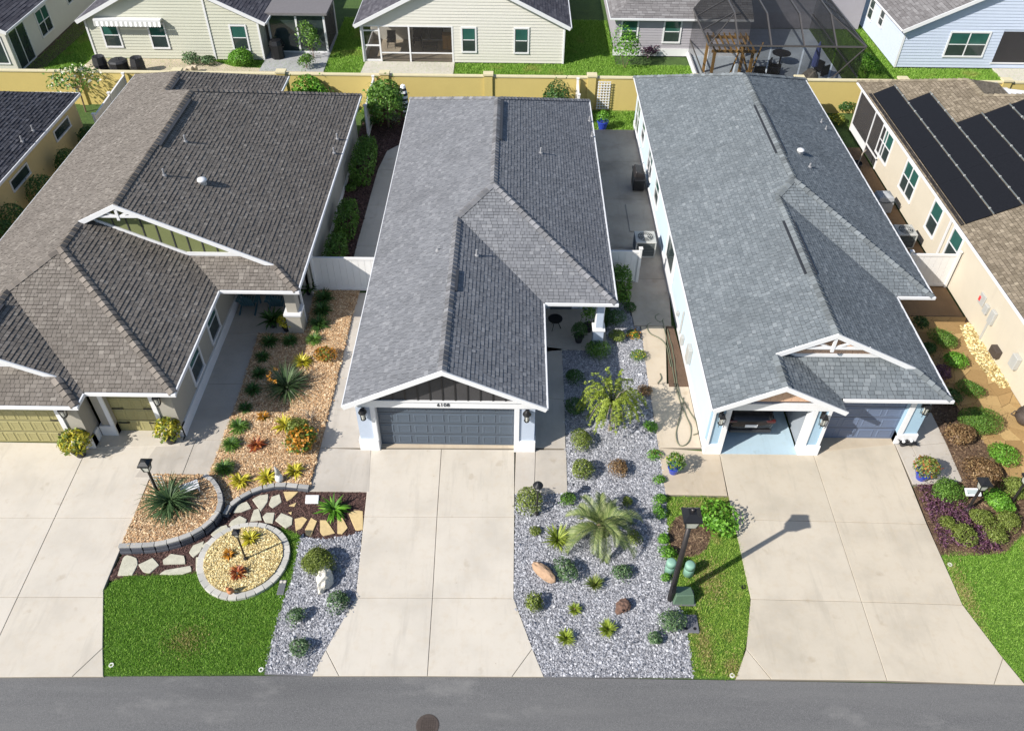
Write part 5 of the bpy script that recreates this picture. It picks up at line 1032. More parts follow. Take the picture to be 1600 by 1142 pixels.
# the cage: dark aluminium frame and screens (mansard)
cage = empty('screen_enclosure', (16, 50.5, 0), 'dark mesh pool cage with mansard roof behind the blue house', 'screen enclosure')
cx0, cx1, cy0, cy1, cz, ci = 11.4, 20.7, 48.3, 58.6, 2.95, 1.75; zt = 4.0
MAT['cagebar'] = m_plain('bronze_cage_bar', (.095, .088, .085), .5, .2)
def bar(p, q, r_=.045): MB().beam(p, q, r_ * 2, r_ * 2).build('frame_bar', MAT['cagebar'], cage)
ribs = [cx0 + ci, cx0 + ci + 1.95, cx0 + ci + 3.9, cx1 - ci]
eave = [(cx0, cy0, cz), (cx1, cy0, cz)]
bar(*eave); bar((cx0, cy0, cz), (cx0, cy1, cz)); bar((cx1, cy0, cz), (cx1, cy1, cz))
topz = [(cx0 + ci, cy0 + ci + .5, zt), (cx1 - ci, cy0 + ci + .5, zt)]
for i, x in enumerate(ribs): bar((x, cy0, 0), (x, cy0, cz), .035); bar((x, cy0, cz), (x, cy0 + ci + .5, zt)); bar((x, cy0 + ci + .5, zt), (x, cy1, zt + .1))
bar((cx0, cy0, 0), (cx0, cy0, cz)); bar((cx1, cy0, 0), (cx1, cy0, cz)); bar((cx0, cy0, cz), topz[0], .03); bar((cx1, cy0, cz), topz[1], .03); bar((cx1, cy0 + .0, cz), (cx1 - 2.3, cy0 + .0, .1), .03)
for y in (cy0 + 2.3, cy0 + 4.6, cy0 + 7): 
    for s_, xx in ((1, cx0), (-1, cx1)): bar((xx, y, 0), (xx, y, cz), .035); bar((xx, y, cz), (xx + s_ * ci, y + .1, zt), .035)
bar((cx0, cy0, 1.1), (cx0, cy1, 1.1), .03); bar((cx1, cy0, 1.1), (cx1, cy1, 1.1), .03); MB().box(cx0 - .08, cx0 + .08, cy0, 53.7, 0, .3).build('kick_plate', MAT['white'], cage)
SC3 = m_screen('cage_screen', (.004, .004, .005), .34); SC4 = m_screen('cage_roof_screen', (.005, .005, .006), .62)
xs_ = [cx0] + ribs + [cx1]
for a, c_ in zip(xs_, xs_[1:]): MB().box(a + .05, c_ - .05, cy0 - .003, cy0 + .003, .05, cz - .09).build('screen', SC3, cage)
def quad(vs, mat): MB().add(vs, [(0, 1, 2, 3)] if len(vs) == 4 else [(0, 1, 2)]).build('screen', mat, cage)
for a, c_ in zip(ribs, ribs[1:]): quad([(a + .05, cy0, cz), (c_ - .05, cy0, cz), (c_ - .05, cy0 + ci + .5, zt), (a + .05, cy0 + ci + .5, zt)], SC4); quad([(a + .05, cy0 + ci + .5, zt), (c_ - .05, cy0 + ci + .5, zt), (c_ - .05, cy1, zt + .1), (a + .05, cy1, zt + .1)], SC4)
for s_, xx, rx in ((1, cx0, ribs[0]), (-1, cx1, ribs[-1])):
    quad([(xx, cy0, cz), (rx - s_ * .05, cy0, cz), (rx - s_ * .05, cy0 + ci + .5, zt)], SC3); quad([(xx, cy0, cz), (rx, cy0 + ci + .5, zt), (rx, cy1, zt), (xx, cy1, cz)], SC4); quad([(xx, cy0, .05), (xx, cy1, .05), (xx, cy1, cz), (xx, cy0, cz)], SC3)
MAT['deck_blue'] = m_concrete('pale_blue_pool_deck', (.60, .68, .76), .1); slab_pad('pool_deck', 'pale blue deck inside the screen cage', [(cx0, cy0 + .05), (cx1, cy0 + .05), (cx1, cy1), (cx0, cy1)], 'deck_blue', .04)
MAT['rust'] = m_plain('brown_mat', (.2, .09, .05), .9); tag(MB().box(11.9, 14.2, 48.9, 51.0, .045, .06).build('patio_mat', MAT['rust'], bevel=.006), 'brown mat under the pergola in the screen cage', 'mat')
pg = empty('pergola', (13, 50, .06), 'yellow wooden pergola inside the screen cage', 'pergola')
for x in (12.0, 14.3):
    for y in (49.0, 51.2): MB().box(x - .08, x + .08, y - .08, y + .08, .06, 2.2).build('post', MAT['wood'], pg)
for y in (49.0, 51.2): MB().box(11.8, 14.5, y - .05, y + .05, 2.2, 2.36).build('beam', MAT['wood'], pg)
for i in range(8): MB().box(11.9 + i * .34, 11.96 + i * .34, 48.7, 51.5, 2.36, 2.46).build('rafter', MAT['wood'], pg)
for i, (a, c_) in enumerate((((14.3, 49.2, .1), (15.2, 50.4, 2.3)), ((14.6, 49.2, .1), (13.9, 50.6, 2.2)), ((13.0, 49.1, .1), (14.1, 51.0, 2.0)))): MB().beam(a, c_, .09, .07).build('brace', MAT['wood'], pg)
for i, (x, y, lb) in enumerate(((15.2, 49.6, 'dark armchair left of the blue umbrella in the screen cage'), (16.4, 50.9, 'dark armchair near the middle of the screen cage'), (19.5, 51.2, 'dark armchair right of the blue umbrella in the screen cage'))):
    c_ = empty('patio_chair', (x, y, .04), lb, 'chair', rz=i * 1.1)
    MB().box(-.35, .35, -.35, .35, .3, .42).build('seat', MAT['black'], c_, local=True); MB().box(-.35, .35, .28, .36, .42, .95).build('backrest', MAT['black'], c_, local=True)
    for sx in (-.32, .32): MB().box(sx - .05, sx + .05, -.35, .35, 0, .6).build('arm', MAT['black'], c_, local=True)
c_ = empty('patio_umbrella', (18.55, 50.0, .04), 'closed blue umbrella inside the screen cage', 'umbrella'); MB().tube([(0, 0, 0), (0, 0, 2.5)], .025).build('pole', MAT['gutter'], c_, local=True); MB().lathe([(.06, .9), (.2, 1.0), (.22, 1.5), (.14, 2.1), (.03, 2.5)], (0, 0, 0), 8).build('canopy', MAT['umbrella'], c_, local=True); MB().lathe([(.3, 0), (.3, .06), (.06, .1)], (0, 0, 0), 10).build('base', MAT['iron'], c_, local=True)
c_ = empty('boulder', (18.2, 49.3, .04), 'grey mottled rock fountain in front of the blue umbrella', 'rock'); b = MB(); b.lathe([(.5, 0), (.62, .3), (.5, .7), (.28, 1.0), (.1, 1.1)], (0, 0, 0), 9); MAT['mottle'] = m_plain('mottled_rock', (.22, .2, .17), .95, var=.6, scale=7, bump=1, bscale=12); b.build('rock_body', MAT['mottle'], c_, local=True); MB().box(-.65, .65, -.5, .5, 0, .08).build('base', MAT['tanstone'], c_, local=True)
tb = empty('patio_table', (17.2, 52.6, .04), 'dark patio table at the back of the screen cage', 'table'); MB().lathe([(.6, .7), (.6, .74)], (0, 0, 0), 16).build('tabletop', MAT['bronze'], tb, local=True); MB().tube([(0, 0, 0), (0, 0, .7)], .05).build('pedestal', MAT['bronze'], tb, local=True)

# pale blue sided house at the top right
house = empty('house', (30, 58, 0), 'pale blue sided house with grey roof at the top right', 'house')
y0, x0, x1, ze = 52.45, 24.65, 38.2, 2.5; zp = gable_roof(house, x0, x1, y0, 70, ze, MAT['sh_bg']); xm = (x1 - x0) / 2
ops = [(2.95, 5.35, .8, 2.25), (6.2, 11, .35, 2.35)]
lap_siding(house, (x0, y0), X_, (0, -1), [(0, .02), (x1 - x0, .02), (x1 - x0, ze), (xm, ze + MS * xm), (0, ze)], MAT['blueside'], .19, ops)
sops = [(3.6, 4.3, 1.2, 2.1), (5.6, 6.4, .9, 2.2)]
lap_siding(house, (x0, y0), Y_, (-1, 0), [(0, .02), (14, .02), (14, ze), (0, ze)], MAT['blueside'], .19, sops)
b = MB(); wall(b, (x0, y0 + .01), X_, (0, -1), 0, x1 - x0, 0, ze, .15, ops); wall(b, (x0 + .01, y0), Y_, (-1, 0), .2, 14, 0, ze, .15, sops); b.add([(x0, y0 + .05, ze), (x1, y0 + .05, ze), (x0 + xm, y0 + .05, ze + MS * xm)], [(0, 1, 2)]); b.build('wall', MAT['blueside'], house)
window(house, (x0, y0 - .03), X_, (0, -1), 2.95, 5.35, .8, 2.25, 2, 2, trim=.1)
for a, c_, d_, e_ in sops: window(house, (x0 - .03, y0), Y_, (-1, 0), a, c_, d_, e_, 1, 2, trim=.09, teal=False)
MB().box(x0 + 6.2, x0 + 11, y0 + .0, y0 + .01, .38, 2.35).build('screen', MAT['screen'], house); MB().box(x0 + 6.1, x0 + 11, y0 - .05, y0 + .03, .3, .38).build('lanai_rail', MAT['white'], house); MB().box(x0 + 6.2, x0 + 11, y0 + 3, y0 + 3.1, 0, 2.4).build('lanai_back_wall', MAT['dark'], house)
MB().box(x0 - .05, x0 + .09, y0 - .06, y0 - .036, 0, ze).build('corner_board', MAT['white'], house)
slab_pad('patio', 'pale pad beside the pale blue house lanai', [(31.0, 48.2), (38, 48.2), (38, 52.35), (31, 52.35)])
# cream house far top left
house = empty('house', (-36, 58, 0), 'cream house with dark roof at the top left corner', 'house')
pl = [('R', -30.8, [(-30.8, 49.6), (-30.8, 70), (-36, 70), (-36, 49.6)]), ('L', -41.2, [(-41.2, 49.6), (-36, 49.6), (-36, 70), (-41.2, 70)])]
roof_deck(house, pl); shingle_planes(house, [pl[0]], MAT['sh_bk'], e=.2, wmin=.3, wmax=.6); gutter(house, (-30.8, 49.6), (-30.8, 70), (1, 0)); rake(house, (-30.75, 49.57, ZE), (-36, 49.57, ZE + MS * 5.2), .22)
b = MB(); ops = [(.3, 2.3, .05, 2.3), (4.0, 5.6, .7, 2.2), (8.6, 9.2, 1.2, 2.1)]; wall(b, (-31.2, 50), Y_, (1, 0), 0, 18, 0, 2.56, .2, ops); wall(b, (-40.8, 50), X_, (0, -1), 0, 9.4, 0, 2.56, .2, [(7, 9.2, .6, 2.2)]); b.add([(-41, 50.05, 2.56), (-31.2, 50.05, 2.56), (-36, 50.05, 4.9)], [(0, 1, 2)]); b.build('wall', MAT['sand'], house)
window(house, (-31.2, 50), Y_, (1, 0), 4.0, 5.6, .7, 2.2, 2, 2, trim=.1); window(house, (-31.2, 50), Y_, (1, 0), .3, 2.3, .06, 2.3, 2, 1, trim=.08, teal=False); window(house, (-31.2, 50), Y_, (1, 0), 8.6, 9.2, 1.2, 2.1, 1, 1, trim=.08, teal=False); window(house, (-40.8, 50), X_, (0, -1), 7, 9.2, .6, 2.2, 2, 1, trim=.08, teal=False)
slab_pad('dirt_strip', 'brown soil strip beside the cream corner house', [(-31.2, 48.5), (-30.1, 48.5), (-29.5, 62), (-31.2, 62)], 'soil', .0)
# ------------------------------------------------------------------ flagstone path on the right
def clipc(poly, cv):
    for i in range(len(cv)):
        a, b_ = cv[i], cv[(i + 1) % len(cv)]; out = []
        ds = [(b_[0] - a[0]) * (p[1] - a[1]) - (b_[1] - a[1]) * (p[0] - a[0]) for p in poly]
        for j in range(len(poly)):
            p, q, dp, dq = poly[j], poly[(j + 1) % len(poly)], ds[j], ds[(j + 1) % len(poly)]
            if dp >= 0: out.append(p)
            if dp * dq < 0: t = dp / (dp - dq); out.append((p[0] + (q[0] - p[0]) * t, p[1] + (q[1] - p[1]) * t))
        poly = out
        if len(poly) < 3: return []
    return poly
cv = [(16.35, 26.85), (16.6, 22.5), (17.3, 18), (19.17, 15), (19.17, 26.85)]
pth = structure(MB().prism(cv, -.2, .008).build('stone_path', MAT['soil']), 'golden flagstone path beside the cream house')
MAT['gflag'] = m_rnd('gold_flagstone', [(0, (.27, .17, .07)), (.5, (.34, .22, .095)), (1, (.42, .29, .13))], .85, .3, 12, obj=True)
gx = np.arange(15.8, 20.5, .62); gy_ = np.arange(14.5, 28, .6); JX = {}
for i, x in enumerate(gx):
    for j, y in enumerate(gy_): JX[i, j] = (x + rng.uniform(-.2, .2) + (.3 if j % 2 else 0), y + rng.uniform(-.18, .18))
for i in range(len(gx) - 1):
    for j in range(len(gy_) - 1):
        pq = clipc(inset([JX[i, j], JX[i + 1, j], JX[i + 1, j + 1], JX[i, j + 1]], .007), cv)
        if len(pq) >= 3 and area(pq) > .03: MB().prism(pq, -.05, .024 + rng.uniform(0, .008)).build('flagstone', MAT['gflag'], pth)

# ------------------------------------------------------------------ lamps and street furniture
def V3(u, v, z=0.0): x, y = G(u, v, z); return Vector((x, y, z))
def lamp_post(label, loc, h, s=1.0, round_=False, group=None):
    o = empty('lamp_post', loc, label, 'lamp post', group)
    MB().tube([(0, 0, -.05), (0, 0, h - .3 * s)], .035 * s, 8).build('post', MAT['bronze'], o, local=True); MB().lathe([(.09 * s, 0), (.09 * s, .04), (.05 * s, .1)], (0, 0, 0), 10).build('base', MAT['bronze'], o, local=True)
    n = 12 if round_ else 4; a = math.pi / 4
    MB().lathe([(.05 * s, h - .33 * s), (.09 * s, h - .3 * s), (.1 * s, h - .28 * s)], (0, 0, 0), n, a).build('lamp_holder', MAT['black'], o, local=True)
    MB().lathe([(.085 * s, h - .28 * s), (.13 * s, h - .06 * s)], (0, 0, 0), n, a).build('lamp_glass', MAT['lampglass'], o, local=True)
    b = MB()
    for k in range(4):
        t = a + k * math.pi / 2; b.tube([(.092 * s * math.cos(t), .092 * s * math.sin(t), h - .29 * s), (.14 * s * math.cos(t), .14 * s * math.sin(t), h - .05 * s)], .01 * s, 4)
    cg = b.build('lamp_cage', MAT['black'], o, local=True)
    MB().lathe([(.2 * s, h - .06 * s), (.18 * s, h - .02 * s), (.07 * s, h + .05 * s), (.03 * s, h + .1 * s)], (0, 0, 0), n, a).build('lamp_cap', MAT['black'], o, local=True)
    return o
lamp_post('black lantern post rising from the dark strappy clump', V3(249, 774, .3), 1.7, 1.35)
lamp_post('thin lamp post in the oval pebble bed', V3(384, 873, .13), 1.45, .8)
lamp_post('dark round lamp post beside the walk on the gravel', V3(838.5, 803, 0), 1.55, .85, True)
lamp_post('grey lantern post leaning over the shrub bed near the white sign', V3(1511, 797, 0), 1.55, 1.4)
lamp_post('lantern post at the right edge above the shrub bed', V3(1578, 788, 0), 1.5, 1.2)
o = empty('street_lamp', V3(1047, 936), 'tall dark street lamp with square head in the grass strip', 'street lamp')
MB().tube([(0, 0, -.1), (0, 0, 2.0), (0, 0, 3.75)], [.095, .085, .07], 12).build('pole', MAT['bronze'], o, local=True, smooth=True); MB().box(-.06, .06, -.13, -.09, .55, .85).build('hand_hole', MAT['black'], o, local=True)
MB().lathe([(.12, 3.7), (.17, 3.78), (.2, 3.8)], (0, 0, 0), 4, math.pi / 4).build('head_bracket', MAT['bronze'], o, local=True); MB().lathe([(.2, 3.8), (.29, 4.15)], (0, 0, 0), 4, math.pi / 4).build('lamp_glass', MAT['lampglass'], o, local=True)
b = MB()
for k in range(4): t = math.pi / 4 + k * math.pi / 2; b.tube([(.2 * math.cos(t), .2 * math.sin(t), 3.8), (.305 * math.cos(t), .305 * math.sin(t), 4.16)], .02, 4)
b.build('lamp_cage', MAT['bronze'], o, local=True)
MB().lathe([(.36, 4.15), (.36, 4.2), (.17, 4.33), (.15, 4.35)], (0, 0, 0), 4, math.pi / 4).build('lamp_cap', MAT['black'], o, local=True); MB().lathe([(.06, 4.35), (.06, 4.42), (.04, 4.44)], (0, .03, 0), 10).build('photocell', MAT['bronze'], o, local=True)
for u, v, lb in ((1046, 886, 'mint green utility pedestal beside the gravel edge'), (1075, 890, 'mint green utility pedestal in the grass right of the lamp pole')):
    o = empty('utility_pedestal', V3(u, v + 6), lb, 'utility pedestal'); MB().lathe([(.165, -.05), (.16, .3), (.155, .34)], (0, 0, 0), 16).build('body', MAT['mint'], o, local=True, smooth=True); MB().lathe([(.16, .34), (.155, .5), (.135, .54), (.08, .56)], (0, 0, 0), 16).build('cap', MAT['mint'], o, local=True, smooth=True)
p = V3(1068, 935); o = empty('utility_box', p, 'dark green utility box at the foot of the street lamp', 'utility box'); MB().add([(-.35, -.22, 0), (.3, -.22, 0), (.3, .25, 0), (-.35, .25, 0), (-.3, -.16, .42), (.24, -.14, .42), (.2, .2, .36), (-.28, .22, .36)], [(3, 2, 1, 0), (4, 5, 6, 7), (0, 1, 5, 4), (1, 2, 6, 5), (2, 3, 7, 6), (3, 0, 4, 7)]).build('cabinet', MAT['green_box'], o, local=True, bevel=.02); MB().box(-.38, .33, -.25, .28, -.04, .03).build('pad', MAT['lid'], o, local=True)
def ground_box(label, u0, v0, u1, v1, z=.03):
    a, b_ = G(u0, v1), G(u1, v0); o = empty('meter_cover', (*a, 0), label, 'meter cover'); MB().box(a[0], b_[0], a[1], b_[1], -.05, z).build('lid', MAT['lid'], o, bevel=.015)
    for k in (.25, .75): MB().lathe([(.05, z), (.045, z + .012), (.02, z + .014)], (a[0] + (b_[0] - a[0]) * k, a[1] + .12 if z > .035 else b_[1] - .08, 0), 10).build('cap', MAT['pad' if z < .035 else 'black'], o)
ground_box('grey meter cover between the big gravel bed and grass strip', 1066, 961, 1088, 989, .06); ground_box('grey meter cover at the lawn corner beside the narrow gravel bed', 432, 906, 449, 929, .03)
tag(MB().prism(GP([(478, 774), (499, 774), (498, 787), (477, 787)]), -.02, .045).build('utility_cover', MAT['white'], bevel=.015), 'white utility cover on the dark mulch', 'cover')
for u, v, lb in ((174, 1039, 'white drain ring at the lawn corner by the left driveway'), (408, 1046, 'white drain ring at the lawn corner by the narrow gravel bed'), (1144, 1055, 'white drain ring at the foot of the grass strip'), (1484, 882, 'white drain ring at the edge of the right lawn'), (1162, 917, 'black drain ring at the edge of the grass strip')):
    p = V3(u, v); tag(MB().lathe([(.038, -.03), (.07, -.03), (.07, .02), (.038, .02), (.038, -.02)], tuple(p), 16).build('drain_ring', MAT['black' if u == 1162 else 'vinyl'], loc=None), lb, 'drain ring')
p = V3(668, 1133, -.03); o = empty('manhole_cover', p, 'rusty iron manhole cover in the street', 'manhole cover'); MB().lathe([(.31, -.05), (.31, .004), (.285, .008)], (0, 0, 0), 28).build('frame', MAT['iron'], o, local=True); MB().lathe([(.275, -.05), (.275, .009)], (0, 0, 0), 28).build('lid', MAT['iron'], o, local=True)
for i in range(-4, 5):
    for j in range(-4, 5):
        if i * i + j * j < 15: MB().box(i * .06 - .02, i * .06 + .02, j * .06 - .02, j * .06 + .02, .009, .019).build('lug', MAT['iron'], o, local=True)

# rocks
from mathutils import noise as mnoise
def rock(label, u, v, a, b_, c_, rz, mat, name='rock', seed=1, lump=.16):
    R = np.random.default_rng(seed); bm = bmesh.new(); bmesh.ops.create_icosphere(bm, subdivisions=3, radius=1)
    ds = R.normal(size=(14, 3)); ds /= np.linalg.norm(ds, axis=1)[:, None]; am = R.uniform(-1, 1, 14)
    for vv in bm.verts:
        n = np.array(vv.co); k = 1 + lump * sum(am[i] * max(0, n @ ds[i]) ** 4 for i in range(14)) + lump * .8 * mnoise.noise(Vector(n * 3.1) + Vector((seed, 0, 0))) + R.normal(0, .025); vv.co = Vector((n[0] * a * k, n[1] * b_ * k, n[2] * c_ * k))
    me = bpy.data.meshes.new(name); bm.to_mesh(me); bm.free(); me.materials.append(mat); o = link(name, me); o.location = V3(u, v, c_ * .5); o.rotation_euler.z = rz; return tag(o, label, 'rock')
MAT['rock_b'] = m_plain('brown_rock', (.38, .25, .16), .95, var=.3, scale=6, bump=.8, bscale=18); MAT['rock_w'] = m_plain('white_coral_rock', (.62, .58, .5), .95, var=.35, scale=9, bump=1, bscale=16); MAT['rock_d'] = m_plain('dark_lava_rock', (.13, .075, .055), .95, var=.5, scale=9, bump=1, bscale=14)
rock('long brown rock lying on the gravel left of a green shrub', 849, 893, .44, .2, .22, -.75, MAT['rock_b'], seed=3); rock('knobbly white coral rock below the round pine shrub', 508, 903, .22, .34, .3, -.15, MAT['rock_w'], seed=5, lump=.4); rock('small dark lava rock on the gravel', 974, 947, .22, .22, .2, .3, MAT['rock_d'], seed=8, lump=.45)
# figurines
p = V3(437, 750, .12); o = empty('garden_gnome', p, 'white garden gnome with tall pointed hat beside the yellow rosettes', 'figurine')
MB().lathe([(.1, 0), (.14, .05), (.13, .2), (.09, .3), (.03, .33)], (0, 0, 0), 12).build('body', MAT['white'], o, local=True, smooth=True); MB().lathe([(.04, .27), (.085, .31), (.08, .38), (.03, .42)], (0, 0, 0), 10).build('head', MAT['white'], o, local=True, smooth=True); MB().tube([(0, 0, .37), (-.02, .0, .55), (-.05, 0, .72)], [.1, .055, .012], 10).build('hat', MAT['acgrey'], o, local=True, smooth=True)
p = V3(361, 926, .17); o = empty('garden_figurine', p, 'small terracotta animal figurine on the oval edging', 'figurine'); MB().lathe([(.03, .0), (.09, .05), (.1, .14), (.05, .2)], (0, 0, 0), 10).build('body', MAT['terracotta'], o, local=True, smooth=True); MB().lathe([(.02, .18), (.06, .22), (.05, .28), (.02, .31)], (-.03, -.02, 0), 8).build('head', MAT['terracotta'], o, local=True, smooth=True); MB().tube([(-.06, -.02, .3), (-.07, -.02, .37)], [.02, .006], 5).build('ear', MAT['terracotta'], o, local=True); MB().tube([(0, -.02, .3), (.0, -.02, .37)], [.02, .006], 5).build('ear', MAT['terracotta'], o, local=True)
# white bench and small trellis by the lantern clump
p = V3(298, 766, .3); o = empty('garden_bench', p, 'small white slatted bench in the raised bed', 'bench', rz=.5)
for k in range(4): MB().box(-.3, .3, -.2 + k * .1, -.13 + k * .1, .2, .225).build('slat', MAT['white'], o, local=True)
for sx in (-.26, .26):
    for sy in (-.17, .15): MB().box(sx - .02, sx + .02, sy - .02, sy + .02, -.03, .2).build('leg', MAT['white'], o, local=True)
p = V3(250, 762, .3); o = empty('garden_trellis', p, 'small pale metal trellis leaning behind the dark strappy clump', 'trellis')
for i in range(4): MB().tube([(-.2 + i * .135, 0, 0), (-.2 + i * .135, .02, .62)], .014, 5).build('upright', MAT['acgrey'], o, local=True)
for i in range(4): MB().tube([(-.22, .01, .12 + i * .16), (.22, .01, .12 + i * .16)], .014, 5).build('crossbar', MAT['acgrey'], o, local=True)
# sign on the right bed
p = V3(1514, 779); o = empty('garden_sign', p, 'small white sign on a stake in the shrub bed', 'sign'); MB().tube([(0, 0, 0), (0, 0, .32)], .02, 6).build('stake', MAT['black'], o, local=True); MB().add([(-.26, -.12, .3), (.26, -.12, .3), (.26, .12, .42), (-.26, .12, .42), (-.26, -.11, .28), (.26, -.11, .28), (.26, .13, .4), (-.26, .13, .4)], [(0, 1, 2, 3), (7, 6, 5, 4), (0, 4, 5, 1), (1, 5, 6, 2), (2, 6, 7, 3), (3, 7, 4, 0)]).build('board', MAT['white'], o, local=True); MB().add([(-.2, -.07, .327), (.2, -.07, .327), (.2, .07, .397), (-.2, .07, .397)], [(0, 1, 2, 3)]).build('print_field', MAT['blind'], o, local=True)
# air conditioners
def ac_unit(label, x, y, s=.45, h=.85, z=.06, covered=False, rz=0):
    o = empty('air_conditioner', (x, y, z), label, 'air conditioner', rz=rz)
    if covered:
        MB().lathe([(s * 1.35, .05), (s * 1.3, h * .7), (s * 1.15, h), (s * .3, h + .12), (.03, h + .13)], (0, 0, 0), 4, math.pi / 4).build('cover', MAT['cover'], o, local=True); b = MB(); b.tube([(-s, -s, h * .8), (0, -s * 1.02, h * .72), (s, -s, h * .85)], .02, 5); b.build('cord', MAT['acdark'], o, local=True); return o
    b = MB(); b.box(-s, s, -s, s, 0, .08); b.build('base', MAT['acgrey'], o, local=True, bevel=.01)
    MB().box(-s + .03, s - .03, -s + .03, s - .03, .08, h - .08).build('coil', MAT['acdark'], o, local=True)
    for sx in (-1, 1):
        for sy in (-1, 1): MB().box(sx * s - .03 - .02 * sx, sx * s + .03 - .02 * sx, sy * s - .03 - .02 * sy, sy * s + .03 - .02 * sy, .08, h - .08).build('corner_post', MAT['acgrey'], o, local=True)
    for k in range(8):
        z_ = .13 + k * (h - .26) / 7
        for a in ((-s, s, -s - .005, -s + .02), (-s, s, s - .02, s + .005)): MB().box(a[0] + .04, a[1] - .04, a[2], a[3], z_, z_ + .03).build('louver', MAT['acl'], o, local=True)
        for a in ((-s - .005, -s + .02), (s - .02, s + .005)): MB().box(a[0], a[1], -s + .04, s - .04, z_, z_ + .03).build('louver', MAT['acl'], o, local=True)
    MB().box(-s - .02, s + .02, -s - .02, s + .02, h - .08, h).build('top', MAT['acgrey'], o, local=True, bevel=.025); MB().lathe([(s * .8, h), (s * .8, h + .006)], (0, 0, 0), 22).build('fan_well', MAT['acdark'], o, local=True)
    for r_ in (.2, .4, .6, .8): b = MB(); b.tube([(s * r_ * math.cos(t), s * r_ * math.sin(t), h + .03) for t in np.linspace(0, 2 * math.pi, 23)], .01, 4, cap=False); b.build('guard_ring', MAT['acgrey'], o, local=True)
    for k in range(6): t = k * math.pi / 3; MB().tube([(0, 0, h + .035), (s * .84 * math.cos(t), s * .84 * math.sin(t), h + .03)], .01, 4).build('guard_spoke', MAT['acgrey'], o, local=True)
    MB().lathe([(.1, h + .01), (.1, h + .045)], (0, 0, 0), 10).build('motor_cap', MAT['acgrey'], o, local=True); return o
ac_unit('grey air conditioner on the dark patio beside the blue house', 6.0, 31.25, .45, .85); ac_unit('uncovered air conditioner beside the cream house', 18.2, 32.2, .42, .8, .03); ac_unit('air conditioner under a pale fabric cover beside the cream house', 18.2, 35.2, .42, .85, .03, True); ac_unit('air conditioner under a pale cover beside the pale blue house', 23.6, 62.2, .45, .9, 0)
tag(MB().box(5.55, 6.85, 32.9, 35.3, .06, .1).build('concrete_slab', MAT['patio'], bevel=.01), 'raised concrete slab on the dark patio', 'slab')
o = empty('grill', (6.3, 36.9, .06), 'black barbecue grill against the blue house wall', 'grill', rz=math.pi / 2)
MB().box(-.45, .45, -.28, .28, .1, .8).build('cabinet', MAT['black'], o, local=True, bevel=.02); MB().box(-.75, .75, -.28, .28, .8, .85).build('side_shelf', MAT['black'], o, local=True, bevel=.01); b = MB(); b.add([(-.42, -.27, .85), (.42, -.27, .85), (.42, .27, .85), (-.42, .27, .85), (-.42, -.2, 1.05), (.42, -.2, 1.05), (.42, .22, 1.15), (-.42, .22, 1.15)], [(4, 5, 6, 7), (0, 1, 5, 4), (1, 2, 6, 5), (2, 3, 7, 6), (3, 0, 4, 7)]); b.build('hood', MAT['bronze'], o, local=True, bevel=.04); MB().tube([(-.3, -.3, .98), (.3, -.3, .98)], .018, 6).build('handle', MAT['acgrey'], o, local=True)
for k in range(3): MB().lathe([(.035, 0), (.03, .04)], (-.25 + k * .25, -.3, .74), 8).build('knob', MAT['acgrey'], o, local=True)
o = empty('trellis', (5.15, 45.75, 0), 'white lattice trellis against the yellow wall', 'trellis')
for i in range(5): MB().box(4.8 + i * .165, 4.85 + i * .165, 45.74, 45.76, .05, 1.75).build('upright', MAT['white'], o)
for i in range(11): MB().box(4.78, 5.53, 45.718, 45.738, .1 + i * .16, .15 + i * .16).build('crossbar', MAT['white'], o)
o = empty('patio_umbrella', (-6.2, 43.4, .02), 'closed black and white striped umbrella in the back corner', 'umbrella'); MB().tube([(0, 0, 0), (0, 0, 2.5)], .02).build('pole', MAT['gutter'], o, local=True)
for k in range(12): z0 = .75 + k * .14; r_ = lambda z: .04 + .2 * math.sin(math.pi * min(1, max(0, (z - .7) / 1.9))) ** .7; MB().lathe([(r_(z0), z0), (r_(z0 + .14), z0 + .138)], (0, 0, 0), 9, k * .2).build('canopy_stripe', MAT['stripe'] if k % 2 else MAT['stripe_d'], o, local=True)
o = empty('trash_bin', (-5.45, 36.3, .03), 'grey blue bin against the grey house wall', 'bin'); MB().lathe([(.2, 0), (.26, .75), (.27, .78)], (0, 0, 0), 12).build('body', MAT['door_blue'], o, local=True); MB().lathe([(.28, .78), (.27, .83), (.1, .87)], (0, 0, 0), 12).build('lid', MAT['lid'], o, local=True)
o = empty('trash_bin', (18.0, 38.9, .03), 'black planter tub by the cream house lanai', 'tub'); MB().lathe([(.25, 0), (.32, .5), (.3, .5), (.28, .4)], (0, 0, 0), 14).build('body', MAT['blackpot'], o, local=True); b = MB(); b.tube([(.1, 0, .4), (.3, .3, .9), (.5, .45, 1.0)], .03, 6); b.build('branch', MAT['bark'], o, local=True)
o = empty('storage_tub', (17.3, 40.0, .03), 'red plastic tub between the blue and cream houses', 'tub'); MB().lathe([(.2, 0), (.26, .4), (.24, .4), (.2, .1)], (0, 0, 0), 12).build('body', MAT['red'], o, local=True); MB().tube([(-.25, 0, .4), (0, 0, .55), (.25, 0, .4)], .012, 5).build('handle', MAT['red'], o, local=True)
